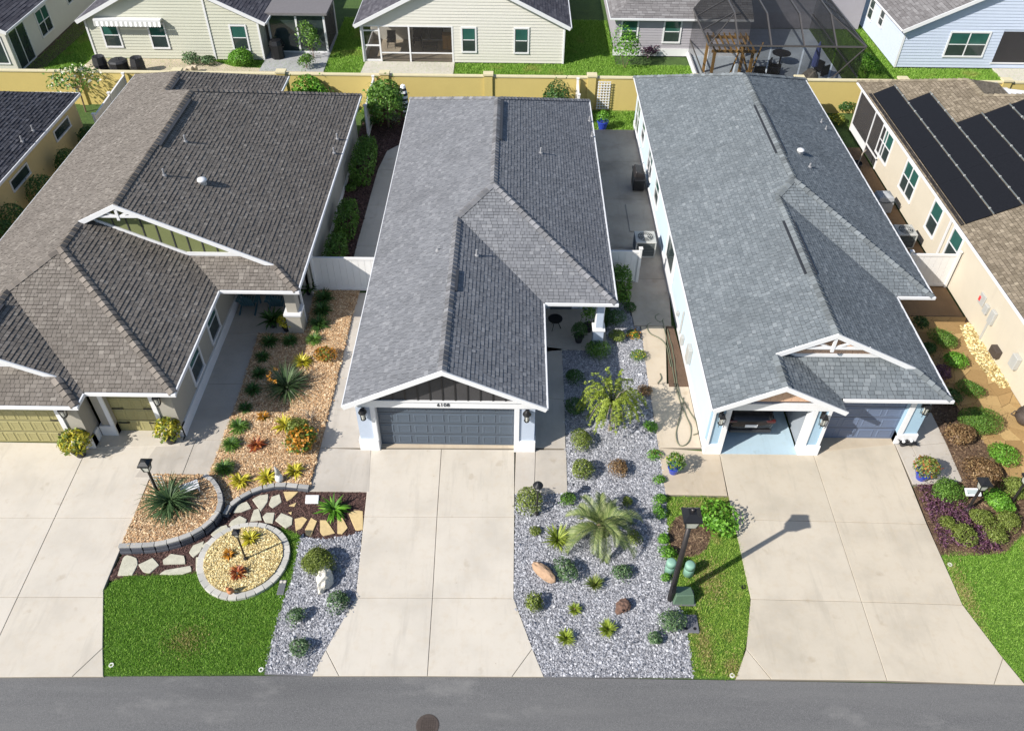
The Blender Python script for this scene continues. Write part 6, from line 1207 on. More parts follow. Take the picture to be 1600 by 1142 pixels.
# garden hose on the left walk of the blue house
def hose(label, pts, r_=.02):
    sp = spline(pts, .12); b = MB(); b.tube([(x, y, .05 + .015 * math.sin(i * .9)) for i, (x, y) in enumerate(sp)], r_, 6); return tag(b.build('garden_hose', MAT['hose'], smooth=True), label, 'hose')
def CP(pts): return GP(crop(pts, 680, 280, 2.719))
hose('long pale hose running down the soil strip to a loop on the walk', CP([(965, 600), (975, 650), (1000, 760), (1020, 880), (1045, 960), (1085, 1060), (1075, 1120), (1040, 1135), (1022, 1090), (1040, 1010), (1055, 930)])); hose('second hose beside the pipe running towards the tap', CP([(985, 640), (1010, 740), (1025, 860), (1040, 920), (1075, 980), (1110, 1040), (1118, 1080), (1095, 1090)])); hose('hose coiled at the patio corner beside the soil strip', CP([(1000, 800), (975, 700), (915, 660), (900, 625), (935, 605), (935, 585), (955, 577), (970, 595), (955, 612), (938, 600)]))
hose('short loose hose end on the buff walk', CP([(945, 870), (960, 850), (955, 828)]))
# meter boxes on the blue house side wall (parts of that house)
hr = [h for h in bpy.data.objects if h.name.startswith('house') and h.type == 'EMPTY' and 'salmon' in h.get('label', '')][0]
def wl(u, v, x=6.8): d = ray(u, v); t = x / d[0]; return d[1] * t, CAMH + d[2] * t
for (u, v, dy, dz, dx, nm) in ((1078, 553, .45, .7, .16, 'electric_meter'), (1064, 545, .25, .4, .12, 'meter_box'), (1065, 505, .1, 1.2, .06, 'conduit'), (1060, 490, .15, .2, .12, 'spigot_box')):
    y, z = wl(u, v); z = max(z, .5); MB().box(6.84 - dx - .002, 6.838, y - dy / 2, y + dy / 2, max(.1, z - dz / 2), z + dz / 2).build(nm, MAT['acgrey'], hr, bevel=.012)

# porch furniture of the brown roofed house
def adirondack(label, x, y, rz):
    o = empty('adirondack_chair', (x, y, .024), label, 'chair', rz=rz)
    for k in range(5): MB().add([(-.28 + k * .115, -.35, .38), (-.18 + k * .115, -.35, .38), (-.18 + k * .115, .2, .26), (-.28 + k * .115, .2, .26)], [(0, 1, 2, 3)]).build('seat_slat', MAT['adir'], o, local=True)
    for k in range(5): MB().beam((-.23 + k * .115, .18, .26), (-.26 + k * .13, .5, 1.0 - abs(k - 2) * .05), .1, .02, (0, -1, .4)).build('back_slat', MAT['adir'], o, local=True)
    for s_ in (-1, 1): MB().box(s_ * .38 - .07, s_ * .38 + .07, -.42, .3, .55, .575).build('armrest', MAT['adir'], o, local=True); MB().box(s_ * .36 - .03, s_ * .36 + .03, -.36, -.3, 0, .55).build('leg', MAT['adir'], o, local=True); MB().beam((s_ * .32, -.34, .36), (s_ * .32, .55, .08), .04, .1).build('side_rail', MAT['adir'], o, local=True)
adirondack('dark teal adirondack chair in the middle of the brown house porch', -9.9, 26.9, math.pi); adirondack('dark teal adirondack chair at the left of the brown house porch', -11.1, 26.9, math.pi)
o = empty('porch_table', (1.75, 25.8, .024), 'small dark table on the shaded porch of the grey house', 'table'); MB().lathe([(.3, .5), (.3, .53)], (0, 0, 0), 14).build('tabletop', MAT['black'], o, local=True)
for k in range(3): t = k * 2.094; MB().tube([(.05 * math.cos(t), .05 * math.sin(t), .5), (.25 * math.cos(t), .25 * math.sin(t), 0)], .015, 5).build('leg', MAT['black'], o, local=True)

# car inside the open garage
car = empty('car', (8.5, 21.95, .034), 'black car parked nose in inside the open garage', 'car')
MAT['carpaint'] = m_plain('black_car_paint', (.02, .018, .02), .18, .3, var=.2); MAT['tail'] = m_plain('red_lamp', (.06, .012, .012), .2); MAT['tyre'] = m_plain('tyre_rubber', (.02, .02, .02), .9)
secs = [(-2.15, .70, .45, .75, .80, .62), (-2.05, .80, .30, .70, 1.0, .70), (-1.8, .88, .24, .75, 1.08, .74), (-1.3, .9, .22, .8, 1.38, .66), (-.7, .9, .22, .85, 1.46, .62), (.2, .9, .22, .85, 1.45, .62), (.9, .9, .22, .86, 1.05, .72), (1.7, .87, .24, .75, .88, .72), (2.1, .78, .32, .6, .72, .66)]
vs, fs = [], []
for (y, hw, zb_, zm_, zt_, tw) in secs: vs += [(-hw * .92, y, zb_), (hw * .92, y, zb_), (hw, y, zm_ * .72), (hw, y, zm_), (tw, y, zt_ - .03), (tw * .8, y, zt_), (-tw * .8, y, zt_), (-tw, y, zt_ - .03), (-hw, y, zm_), (-hw, y, zm_ * .72)]
for i in range(len(secs) - 1): fs += [(i * 10 + k, i * 10 + (k + 1) % 10, (i + 1) * 10 + (k + 1) % 10, (i + 1) * 10 + k) for k in range(10)]
fs += [tuple(range(10)), tuple(range(80, 90))]
MB().add(vs, fs).build('body', MAT['carpaint'], car, local=True, smooth=True)
MB().add([(-.6, -1.83, 1.1), (.6, -1.83, 1.1), (.52, -1.36, 1.38), (-.52, -1.36, 1.38)], [(0, 1, 2, 3)]).build('rear_window', MAT['glass'], car, local=True)
for s_ in (-1, 1):
    MB().box(s_ * .68 - .17, s_ * .68 + .17, -2.13, -2.0, .78, .9).build('tail_light', MAT['tail'], car, local=True, bevel=.02)
    for y in (-1.35, 1.35):
        wv = MB(); 
        for (r_, x_) in ((.2, .1), (.31, .1), (.33, .06), (.33, -.06), (.31, -.1), (.2, -.1)):
            pass
        ring = [(x_, r_ * math.cos(t), r_ * math.sin(t)) for (r_, x_) in ((.2, .1), (.32, .1), (.32, -.1), (.2, -.1)) for t in np.linspace(0, 2 * math.pi, 17)[:-1]]
        wv.add([(s_ * .8 + a, y + b_, .32 + c_) for a, b_, c_ in ring], [(i * 16 + k, i * 16 + (k + 1) % 16, ((i + 1) % 4) * 16 + (k + 1) % 16, ((i + 1) % 4) * 16 + k) for i in range(4) for k in range(16)]); wh = wv.build('wheel', MAT['tyre'], car, local=True)
        rm = MB(); rm.add([(s_ * .89, y + .2 * math.cos(t), .32 + .2 * math.sin(t)) for t in np.linspace(0, 2 * math.pi, 17)[:-1]], [tuple(range(16))]); rm.build('rim', MAT['acgrey'], wh, local=True)
MB().box(-.22, .22, -2.17, -2.14, .62, .74).build('license_plate', MAT['white'], car, local=True); MB().box(-.75, .75, -2.2, -2.05, .36, .5).build('bumper', MAT['blackpot'], car, local=True, bevel=.03)
# ------------------------------------------------------------------ vegetation
def leafmat(name, a, b_, c_, trans=.3, rough=.5): return m_rnd(name, [(0, a), (.55, b_), (1, c_)], rough, trans=trans, spec=.35)
LM = dict(
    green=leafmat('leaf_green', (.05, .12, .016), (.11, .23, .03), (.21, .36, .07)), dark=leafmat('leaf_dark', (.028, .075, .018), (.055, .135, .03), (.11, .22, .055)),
    bright=leafmat('leaf_bright', (.06, .16, .014), (.13, .33, .025), (.27, .52, .08)), olive=leafmat('leaf_olive', (.10, .14, .02), (.19, .25, .045), (.34, .40, .11)),
    blue=leafmat('leaf_blue_green', (.055, .115, .045), (.115, .20, .085), (.22, .32, .16)), yellow=leafmat('leaf_yellow', (.2, .2, .01), (.52, .46, .03), (.8, .72, .12), .25),
    orange=leafmat('leaf_orange', (.10, .09, .01), (.48, .20, .02), (.75, .36, .05), .25), red=leafmat('leaf_red', (.14, .03, .015), (.36, .08, .03), (.6, .25, .08), .25),
    purple=leafmat('leaf_purple', (.05, .02, .035), (.13, .05, .09), (.26, .13, .2), .2), brown=leafmat('leaf_brown', (.10, .055, .025), (.22, .13, .06), (.36, .25, .12), .2),
    palm=leafmat('leaf_palm', (.10, .15, .04), (.20, .26, .085), (.40, .43, .18), .25), lime=leafmat('leaf_lime', (.14, .20, .02), (.30, .38, .045), (.5, .58, .13)), strap=leafmat('leaf_strap', (.03, .065, .025), (.065, .12, .045), (.14, .21, .09)), grey=leafmat('leaf_grey', (.09, .12, .07), (.16, .2, .12), (.3, .34, .24)), flower=leafmat('petal_white', (.6, .6, .5), (.75, .72, .6), (.85, .85, .78), .2), twig=leafmat('twig', (.07, .06, .05), (.13, .11, .09), (.2, .17, .13), 0),
)
def depth(p): return (p[0] * 0 + p[1] * cp - (p[2] - CAMH) * sp)
def leaves(Pn, N, size, asp=.5, jit=.6, R=rng):
    """one folded rhombic leaf at each point, facing about N"""
    n = len(Pn); N = N + R.normal(0, jit, (n, 3)); N /= np.linalg.norm(N, axis=1)[:, None] + 1e-9
    a = R.normal(size=(n, 3)); a -= (a * N).sum(1)[:, None] * N; a /= np.linalg.norm(a, axis=1)[:, None] + 1e-9; b_ = np.cross(N, a)
    s = size * R.uniform(.65, 1.35, (n, 1)); V = np.stack([Pn - a * s * .5, Pn + b_ * s * asp * .5 + N * s * .06, Pn + a * s * .5 - N * s * .08, Pn - b_ * s * asp * .5 + N * s * .06], 1)
    return V.reshape(-1, 3), np.arange(4 * n).reshape(-1, 4), np.repeat(R.uniform(0, 1, n), 4)
def cloud(rx, ry, rz, n, size, R, zc=None, flat=0.0, asp=.5, lump=.14):
    """points through the outer volume of a lumpy dome"""
    d = R.normal(size=(n, 3)); d[:, 2] = np.where(d[:, 2] < -.35, -d[:, 2], d[:, 2]); d /= np.linalg.norm(d, axis=1)[:, None]
    ax = R.normal(size=(9, 3)); ax /= np.linalg.norm(ax, axis=1)[:, None]; am = R.uniform(-1, 1, 9)
    k = 1 + lump * sum(am[i] * np.maximum(0, d @ ax[i]) ** 3 for i in range(9)); r = (1 - .5 * R.uniform(0, 1, n) ** 2.2) * k * (1 + R.uniform(.05, .3, n) * (R.uniform(0, 1, n) < .07))
    if flat: d = np.sign(d) * np.abs(d) ** (1 - flat)
    zc = rz * .5 if zc is None else zc
    Pn = d * r[:, None] * np.array([rx, ry, rz * .62]); Pn[:, 2] += zc + rz * .0
    Pn[:, 2] = np.maximum(Pn[:, 2], .02)
    return leaves(Pn, d, size, asp, R=R)
def strips(n, L, Wd, R, elev=(.25, 1.35), droop=.9, seg=4, base=.04, rnd=None, one=False):
    """arching strap leaves from one crown"""
    V, F, RN = [], [], []
    for i in range(n):
        az = 2.39996 * i + R.uniform(-.7, .7); el = R.uniform(*elev); l = L * R.uniform(.5, 1.15); w_ = Wd * R.uniform(.8, 1.2); x, z = base * R.uniform(.2, 1), 0.0; r_ = R.uniform(0, 1); b0 = len(V)
        for s in range(seg + 1):
            t = s / seg; ww = w_ * (1 - t ** 2.2) * (.6 + .8 * min(1, t * 3)) * .5 + .002
            for sg in (-1, 1): V.append((x * math.cos(az) - sg * ww * math.sin(az), x * math.sin(az) + sg * ww * math.cos(az), max(.01, z) + abs(sg) * 0)); RN.append(r_)
            e = el - droop * t * 1.5; x += l / seg * math.cos(e); z += l / seg * math.sin(e)
        for s in range(seg): F.append((b0 + 2 * s, b0 + 2 * s + 1, b0 + 2 * s + 3, b0 + 2 * s + 2))
    return np.array(V), np.array(F), np.array(RN)
def stems(o, n, r_, h, R, mat=None):
    for i in range(n):
        a = R.uniform(0, 6.28); b = MB(); b.tube([(.03 * math.cos(a), .03 * math.sin(a), -.03), (r_ * .4 * math.cos(a), r_ * .4 * math.sin(a), h * .5), (r_ * .6 * math.cos(a + .3), r_ * .6 * math.sin(a + .3), h * .8)], [.018, .013, .006], 5); b.build('stem', mat or MAT['trunk'], o, local=True)
PLANTN = [0]
def place(name, u, v, z0, h, label, cat, group=None):
    x, y = G(u, v, z0 + h * .42); return empty(name, (x, y, z0), label, cat, group, rz=rng.uniform(0, 6.28))
def rm_(u, v, px):
    px = px * .97; x, y = G(u, v, .2); return px * depth((x, y, .2)) / FPX
def shrub(u, v, rpx, label, mat='green', hr=1.1, leaf=.07, dens=1.0, z0=0.0, ry=1.0, name='shrub', cat='shrub', asp=.5, flat=.0, flowers=None, lump=.34, group=None):
    PLANTN[0] += 1; R = np.random.default_rng(PLANTN[0] * 17 + 3); ry *= R.uniform(.85, 1.12); hr *= R.uniform(.85, 1.12); dens *= .95; r_ = rm_(u, v, rpx); h = r_ * hr; o = place(name, u, v, z0, h, label, cat, group)
    n = int(dens * 1.9 * 4 * math.pi * r_ * r_ * .75 / (leaf * leaf * asp) ); n = max(120, min(n, 6000))
    V, F, rn = cloud(r_, r_ * ry, h, n, leaf, R, flat=flat, asp=asp, lump=lump); link('foliage', npmesh('foliage', V, F, LM[mat], rn), o, True); stems(o, 3, r_, h * .8, R)
    if flowers:
        fm, fn, fs_ = flowers; V, F, rn = cloud(r_ * 1.03, r_ * ry * 1.03, h * 1.04, fn, fs_, R, asp=.8); link('flowers', npmesh('flowers', V, F, LM[fm], rn), o, True)['kind'] = 'stuff'
    return o
def rosette(u, v, rpx, label, mat='green', n=46, wd=.06, elev=(.3, 1.45), droop=.8, z0=0.0, name='rosette_plant', cat='plant', lift=.85, extra=None, group=None, split=False):
    PLANTN[0] += 1; R = np.random.default_rng(PLANTN[0] * 13 + 5); r_ = rm_(u, v, rpx); o = place(name, u, v, z0, r_ * .6, label, cat, group)
    if split:
        for i in range(n):
            V, F, rn = strips(1, r_ * 1.25, wd, R, elev, droop, 5); a = R.uniform(0, 6.28); c, s = math.cos(a), math.sin(a); V = V @ np.array([[c, s, 0], [-s, c, 0], [0, 0, 1]])
            link('leaf', npmesh('leaf', V, F, LM[mat], rn), o, True)
    else:
        V, F, rn = strips(n, r_ * 1.25, wd, R, elev, droop); link('leaves', npmesh('leaves', V, F, LM[mat], rn), o, True)
    if extra: V, F, rn = strips(extra[1], r_ * extra[2], wd, R, (.5, 1.4), .5); link('inner_leaves', npmesh('inner_leaves', V, F, LM[extra[0]], rn), o, True)
    MB().lathe([(.05, -.03), (.06, .05), (.02, .1)], (0, 0, 0), 7).build('crown_base', MAT['trunk'], o, local=True)
    return o

# --- big gravel bed, front to back
for a in (
    (835, 945, 19, 'broad olive shrub at the bend of the central driveway', 'olive', 1.3, .08), (884, 891, 20, 'blue green shrub right of the long brown rock', 'blue', 1.2, .08), (971, 893, 16, 'small dark blue green shrub in the middle of the gravel', 'blue', 1.1, .07),
    (1048, 974, 21, 'large blue green shrub beside the meter cover', 'blue', 1.3, .07), (1023, 999, 13, 'small dark shrub left of the large one near the meter cover', 'blue', 1.1, .07), (826, 783, 22, 'rounded green shrub beside the lamp post at the walk end', 'olive', 1.2, .07),
    (887, 779, 13, 'small bright shrub just above the palm fronds', 'green', 1.1, .06), (909, 735, 20, 'clipped round green shrub, nearest the palm of the walkside row', 'olive', 1.3, .065), (909, 688, 19, 'clipped round green shrub at the edge of the house shadow', 'olive', 1.3, .065),
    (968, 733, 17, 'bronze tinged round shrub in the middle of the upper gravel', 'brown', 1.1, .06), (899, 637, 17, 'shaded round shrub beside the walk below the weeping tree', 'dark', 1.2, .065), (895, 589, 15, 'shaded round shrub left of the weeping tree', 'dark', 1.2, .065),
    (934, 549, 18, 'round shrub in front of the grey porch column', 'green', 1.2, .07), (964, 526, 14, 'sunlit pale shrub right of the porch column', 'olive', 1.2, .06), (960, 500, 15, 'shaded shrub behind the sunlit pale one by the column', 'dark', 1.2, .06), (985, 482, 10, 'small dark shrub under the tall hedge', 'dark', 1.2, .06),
    (1008, 611, 12, 'bronze shrub in the weeping tree shadow', 'brown', 1.0, .06), (1032, 780, 11, 'upper bright shrub of the pair at the grass strip corner', 'bright', 1.1, .06), (1030, 800, 12, 'lower bright shrub of the pair at the grass strip corner', 'bright', 1.1, .06), (1036, 843, 12, 'small bright shrub beside the dry mulch patch', 'bright', 1.1, .06), (1042, 864, 13, 'small bright shrub just above the mint pedestal', 'bright', 1.1, .06), (1040, 902, 8, 'tiny bright shrub beside the street lamp pole', 'bright', 1.0, .05),
    (837, 830, 9, 'tiny olive shrub below the lamp post on the gravel', 'olive', 1.0, .05), (978, 784, 11, 'olive shrub half hidden behind the palm', 'olive', 1.2, .06), (990, 840, 12, 'olive shrub at the right of the palm fronds', 'olive', 1.1, .06)):
    shrub(*a[:4], mat=a[4], hr=a[5], leaf=a[6])
shrub(991, 523, 12, 'orange flowering plant at the shadow edge on the gravel', 'green', .9, .06, .6, flowers=('orange', 60, .07)); shrub(997, 557, 12, 'yellow flowering plant on the gravel beside the buff walk', 'green', .9, .06, .6, flowers=('yellow', 50, .07)); shrub(1016, 668, 13, 'low green plant at the gravel edge by the looped hose', 'bright', .9, .06, .8); shrub(1022, 711, 11, 'low plant with red buds at the gravel edge', 'bright', .9, .06, .7, flowers=('red', 20, .05)); shrub(1031, 750, 10, 'low plant at the gravel edge near the walk end', 'bright', .9, .06, .7)
for a in ((898, 952, 10, 'small lime tuft left of the lava rock', 'lime'), (950, 983, 15, 'lime tuft on the gravel near the street', 'lime'), (884, 997, 14, 'lime tuft nearest the driveway flare on the gravel', 'lime')): rosette(*a, n=170, wd=.028, elev=(.55, 1.5), droop=.5, name='tuft_plant')
rosette(871, 842, 24, 'spiky olive grass clump left of the palm', 'lime', 110, .03, (.4, 1.4), .55, name='grass_clump', extra=('olive', 60, 1.1)); rosette(929, 913, 16, 'upright straw tipped grass clump in the gravel centre', 'olive', 90, .03, (.7, 1.5), .35, name='grass_clump', extra=('palm', 30, 1.2))
# --- narrow gravel bed and mulch
shrub(492, 876, 24, 'round pine like shrub in the narrow gravel bed', 'olive', 1.25, .1, 2.0, asp=.2); shrub(531, 938, 19, 'blue green shrub at the driveway edge in the narrow gravel bed', 'blue', 1.0, .08); shrub(463, 962, 16, 'upper blue green shrub beside the lawn edge', 'blue', 1.1, .07); shrub(468, 1011, 17, 'lower dark shrub beside the lawn edge near the street', 'blue', 1.1, .07)
rosette(520, 795, 24, 'bright green strappy plant in the dark mulch', 'bright', 70, .07, (.3, 1.4), .8, split=True)
# --- oval bed
rosette(391, 841, 15, 'yellow rosette at the top of the oval bed', 'yellow', 85, .045, z0=.13); rosette(357, 866, 10, 'small orange rosette at the left of the oval bed', 'orange', 80, .035, z0=.13); rosette(371, 895, 13, 'red orange rosette low in the oval bed', 'red', 80, .04, z0=.13, extra=('orange', 14, 1.0))
# --- raised bed and long chip bed
rosette(264, 782, 46, 'large dark green strappy clump in the raised bed', 'strap', 290, .03, (.1, 1.5), 1.1, z0=.3, name='strappy_clump', split=True)
rosette(447, 601, 37, 'large blue green spiky clump with orange flowers in the chip bed', 'strap', 280, .028, (.25, 1.4), .55, z0=.1, name='strappy_clump', split=True, extra=('grey', 50, 1.15))
fo = [o for o in bpy.data.objects if o.get('label', '').startswith('large blue green spiky')][0]
for i in range(5):
    a = 2.4 + i * .5; V, F, rn = cloud(.09, .09, .16, 40, .07, np.random.default_rng(i), asp=.4); V = V + np.array([.55 * math.cos(a - fo.rotation_euler.z), .55 * math.sin(a - fo.rotation_euler.z), .55 + .06 * i]); link('flower', npmesh('flower', V, F, LM['orange'], rn), fo, True)
for a in ((350, 731, 16, 'green clump at the bottom left of the chip bed by the walk', 'green'), (361, 694, 16, 'green clump beside the walk, second from the bottom', 'green'), (373, 666, 16, 'green clump beside the walk at the edge of the shadow', 'green'), (491, 530, 13, 'pale green clump beside the stone porch column', 'green')): rosette(*a, n=240, wd=.018, elev=(.2, 1.5), droop=.95, z0=.1, name='grass_clump', extra=('blue', 110, 1.0))
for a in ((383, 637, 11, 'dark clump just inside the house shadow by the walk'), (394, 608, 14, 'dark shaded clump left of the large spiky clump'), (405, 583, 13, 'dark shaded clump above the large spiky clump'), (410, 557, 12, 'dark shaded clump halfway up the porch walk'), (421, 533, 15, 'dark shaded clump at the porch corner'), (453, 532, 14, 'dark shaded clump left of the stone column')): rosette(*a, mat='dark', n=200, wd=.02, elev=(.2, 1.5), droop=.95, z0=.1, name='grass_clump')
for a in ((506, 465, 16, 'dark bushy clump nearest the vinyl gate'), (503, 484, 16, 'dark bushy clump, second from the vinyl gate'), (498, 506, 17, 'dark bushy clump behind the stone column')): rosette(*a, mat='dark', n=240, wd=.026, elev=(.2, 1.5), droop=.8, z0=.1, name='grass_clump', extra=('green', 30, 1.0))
rosette(472, 565, 15, 'yellow rosette right of the large spiky clump', 'yellow', 85, .045, z0=.1); rosette(444, 664, 17, 'yellow rosette beside the big orange croton', 'yellow', 85, .045, z0=.1); rosette(375, 751, 16, 'leftmost yellow rosette along the low block wall', 'yellow', 85, .045, z0=.1); rosette(416, 745, 16, 'yellow rosette left of the white gnome', 'yellow', 85, .045, z0=.1); rosette(461, 735, 15, 'yellow rosette right of the white gnome', 'yellow', 85, .045, z0=.1)
rosette(401, 695, 14, 'dark red rosette in the middle of the chip bed', 'red', 90, .045, z0=.1, extra=('orange', 12, .9)); rosette(411, 650, 10, 'small orange rosette at the edge of the shadow', 'orange', 80, .035, z0=.1)
shrub(472, 689, 24, 'big orange and green croton bush in the chip bed', 'green', 1.25, .11, 1.1, z0=.1, asp=.4, flowers=('orange', 480, .11), name='croton', cat='croton'); shrub(464, 668, 17, 'olive croton behind the big orange one', 'olive', 1.2, .1, z0=.1, asp=.4, name='croton', cat='croton'); shrub(507, 556, 15, 'orange croton bush right of the yellow rosette', 'orange', 1.2, .1, z0=.1, asp=.4, flowers=('olive', 110, .1), name='croton', cat='croton')
def twig_plant(u, v, rpx, label, z0):
    R = np.random.default_rng(int(u)); r_ = rm_(u, v, rpx); o = place('bare_twig_plant', u, v, z0, .4, label, 'plant')
    for i in range(16):
        a = R.uniform(0, 6.28); l = r_ * R.uniform(.5, 1.2); b = MB(); b.tube([(0, 0, 0), (l * .4 * math.cos(a), l * .4 * math.sin(a), .22), (l * math.cos(a + .3), l * math.sin(a + .3), .3 + R.uniform(-.15, .25))], [.014, .009, .004], 4); b.build('twig', MAT['bark'], o, local=True)
twig_plant(484, 648, 24, 'bare grey twiggy plant beside the walk edge', .1)
# --- potted plants
def pot(o, r_, h, mat): MB().lathe([(r_ * .62, 0), (r_ * .95, h * .85), (r_ * 1.05, h * .86), (r_ * 1.05, h), (r_ * .9, h), (r_ * .85, h * .8)], (0, 0, 0), 18).build('pot', MAT[mat], o, local=True, smooth=False)
def potted(u, v, label, kind, mat, rp, ph, pmat, rf, hf, z0=.024, fl=None, leaf=.1, asp=.4):
    PLANTN[0] += 1; R = np.random.default_rng(PLANTN[0] * 11); o = place('potted_plant', u, v, z0, (ph + hf) * 1.0, label, 'potted plant'); pot(o, rp, ph, pmat)
    if kind == 'cloud': V, F, rn = cloud(rf, rf, hf, int(min(3500, 1.5 * 12 * rf * rf / (leaf * leaf * asp))), leaf, R, zc=ph + hf * .35, asp=asp)
    else: V, F, rn = strips(90, rf * 1.3, .07, R, (.2, 1.45), .6); V = V + np.array([0, 0, ph])
    link('foliage', npmesh('foliage', V, F, LM[mat], rn), o, True)
    if fl: V, F, rn = cloud(rf * 1.04, rf * 1.04, hf * 1.05, fl[1], fl[2], R, zc=ph + hf * .35, asp=.8); link('flowers', npmesh('flowers', V, F, LM[fl[0]], rn), o, True)['kind'] = 'stuff'
    stems(o, 2, rf * .5, ph + hf * .4, R); return o
potted(120, 697, 'yellow croton in a dark pot beside the double olive garage door', 'cloud', 'yellow', .25, .35, 'blackpot', .50, .75, fl=('olive', 160, .14), leaf=.2, asp=.32); potted(263, 677, 'yellow croton in a dark pot beside the single olive garage door', 'cloud', 'yellow', .24, .35, 'blackpot', .44, .7, fl=('olive', 140, .13), leaf=.18, asp=.32)
potted(425, 500, 'dark strappy plant in a pot on the brown house porch', 'strip', 'dark', .2, .3, 'blackpot', .5, .5); potted(446, 507, 'yellow green plant in a pot beside the stone column', 'cloud', 'yellow', .17, .28, 'blackpot', .32, .5, leaf=.15, asp=.35); potted(481, 450, 'dark potted plant beside the brown house wall at the gate', 'strip', 'dark', .18, .25, 'blackpot', .45, .5)
potted(905, 522, 'ball topiary in a black pot on the grey house porch', 'cloud', 'dark', .2, .35, 'blackpot', .34, .62, leaf=.06); potted(921, 497, 'tall leafy plant behind the grey porch column', 'cloud', 'green', .2, .35, 'blackpot', .36, 1.3, leaf=.12)
potted(1054, 727, 'flowering plant in a blue and orange pot on the buff walk', 'cloud', 'green', .22, .32, 'bluepot', .34, .55, fl=('yellow', 40, .08), leaf=.1); potted(1445, 735, 'red flowering plant in a blue pot beside the blue house driveway', 'cloud', 'olive', .27, .36, 'bluepot', .42, .6, fl=('red', 160, .08), leaf=.09); potted(942, 190, 'leafy plant in a cobalt blue pot behind the dark patio', 'cloud', 'bright', .32, .5, 'bluepot', .42, .6, z0=0, leaf=.12)
p = V3(1598, 660); o = empty('garden_urn', p, 'dark round urn at the right edge of the flagstone path', 'urn'); MB().lathe([(.2, 0), (.38, .25), (.36, .5), (.25, .62), (.28, .66), (.22, .66), (.2, .5)], (0, 0, 0), 16).build('body', MAT['iron'], o, local=True, smooth=True); b = MB(); b.tube([(-.36, 0, .3), (-.62, 0, .45), (-.55, 0, .6), (-.3, 0, .55)], .025, 6); b.build('handle', MAT['iron'], o, local=True)
for i, (u, v, lb) in enumerate(((1411, 692, 'left small black pot of dark star leaves at the blue house pier'), (1423, 691, 'right small black pot of dark star leaves at the blue house pier'))):
    o = place('potted_plant', u, v, .024, .3, lb, 'potted plant'); pot(o, .12, .16, 'blackpot'); V, F, rn = strips(16, .24, .08, np.random.default_rng(i), (.1, .9), .4); link('leaves', npmesh('leaves', V + np.array([0, 0, .15]), F, MAT['black'], rn), o, True); MB().lathe([(.05, .16), (.06, .22), (.02, .25)], (0, 0, 0), 8).build('white_centre', MAT['white'], o, local=True)
# --- grass strip
shrub(1118, 813, 34, 'big bright green shrub spilling onto the blue house driveway', 'bright', .75, .13, .8, asp=.55, lump=.35)
# --- palm
PLANTN[0] += 1; R = np.random.default_rng(21); x, y = G(938, 822, .5); palm = empty('palm', (x, y, 0), 'silvery green pindo palm in the gravel bed', 'palm tree')
MB().lathe([(.16, -.05), (.2, .15), (.17, .45), (.1, .62)], (0, 0, 0), 12).build('trunk', MAT['trunk'], palm, local=True)
for i in range(26):
    az0 = i * 2.39996 + R.uniform(-.3, .3); el = 1.45 - 1.25 * (i / 25) + R.uniform(-.12, .12); Lf = R.uniform(1.25, 2.0) * (.75 + .25 * i / 25); bend = R.uniform(-.9, .9); pts = []; q_ = Vector((.05 * math.cos(az0), .05 * math.sin(az0), .5)); NS = 26; az = az0
    for s in range(NS + 1):
        t = s / NS; pts.append(Vector((q_.x, q_.y, max(.06, q_.z)))); e = el - 2.3 * t ** 1.3; az = az0 + bend * t; q_ += Vector((math.cos(az) * math.cos(e), math.sin(az) * math.cos(e), math.sin(e))) * (Lf / NS)
    az = az0 + bend * .5
    side = Vector((-math.sin(az), math.cos(az), 0)); V, F, rn = [], [], []
    for s in range(3, NS):
        t = s / NS; d = (pts[s + 1] - pts[s - 1]).normalized(); nrm = side.cross(d).normalized()
        if nrm.z < 0: nrm = -nrm
        for sg in (-1, 1):
            for hlf in (0, .5):
                ll = .36 * math.sin(math.pi * min(1, t * .85 + .16)) ** .6 * R.uniform(.85, 1.1); r0_ = R.uniform(0, 1); bp = pts[s] + (pts[min(s + 1, NS)] - pts[s]) * hlf
                dr = (side * sg * .62 + d * .85 + nrm * .45).normalized(); mid = bp + dr * ll * .55; tip = bp + dr * ll - Vector((0, 0, ll * .22)); wv = d * .0105; n0 = len(V)
                V += [bp - wv, bp + wv, mid + wv, mid - wv, tip]; rn += [r0_] * 5; F += [(n0, n0 + 1, n0 + 2), (n0, n0 + 2, n0 + 3), (n0 + 3, n0 + 2, n0 + 4)]
    fr = link('frond', npmesh('frond', [tuple(q) for q in V], F, LM['palm'], rn), palm, True); MB().tube(pts[::3], [.022, .02, .017, .015, .012, .01, .008, .006, .004][:len(pts[::3])], 5).build('rachis', LM['palm'], fr, local=True)
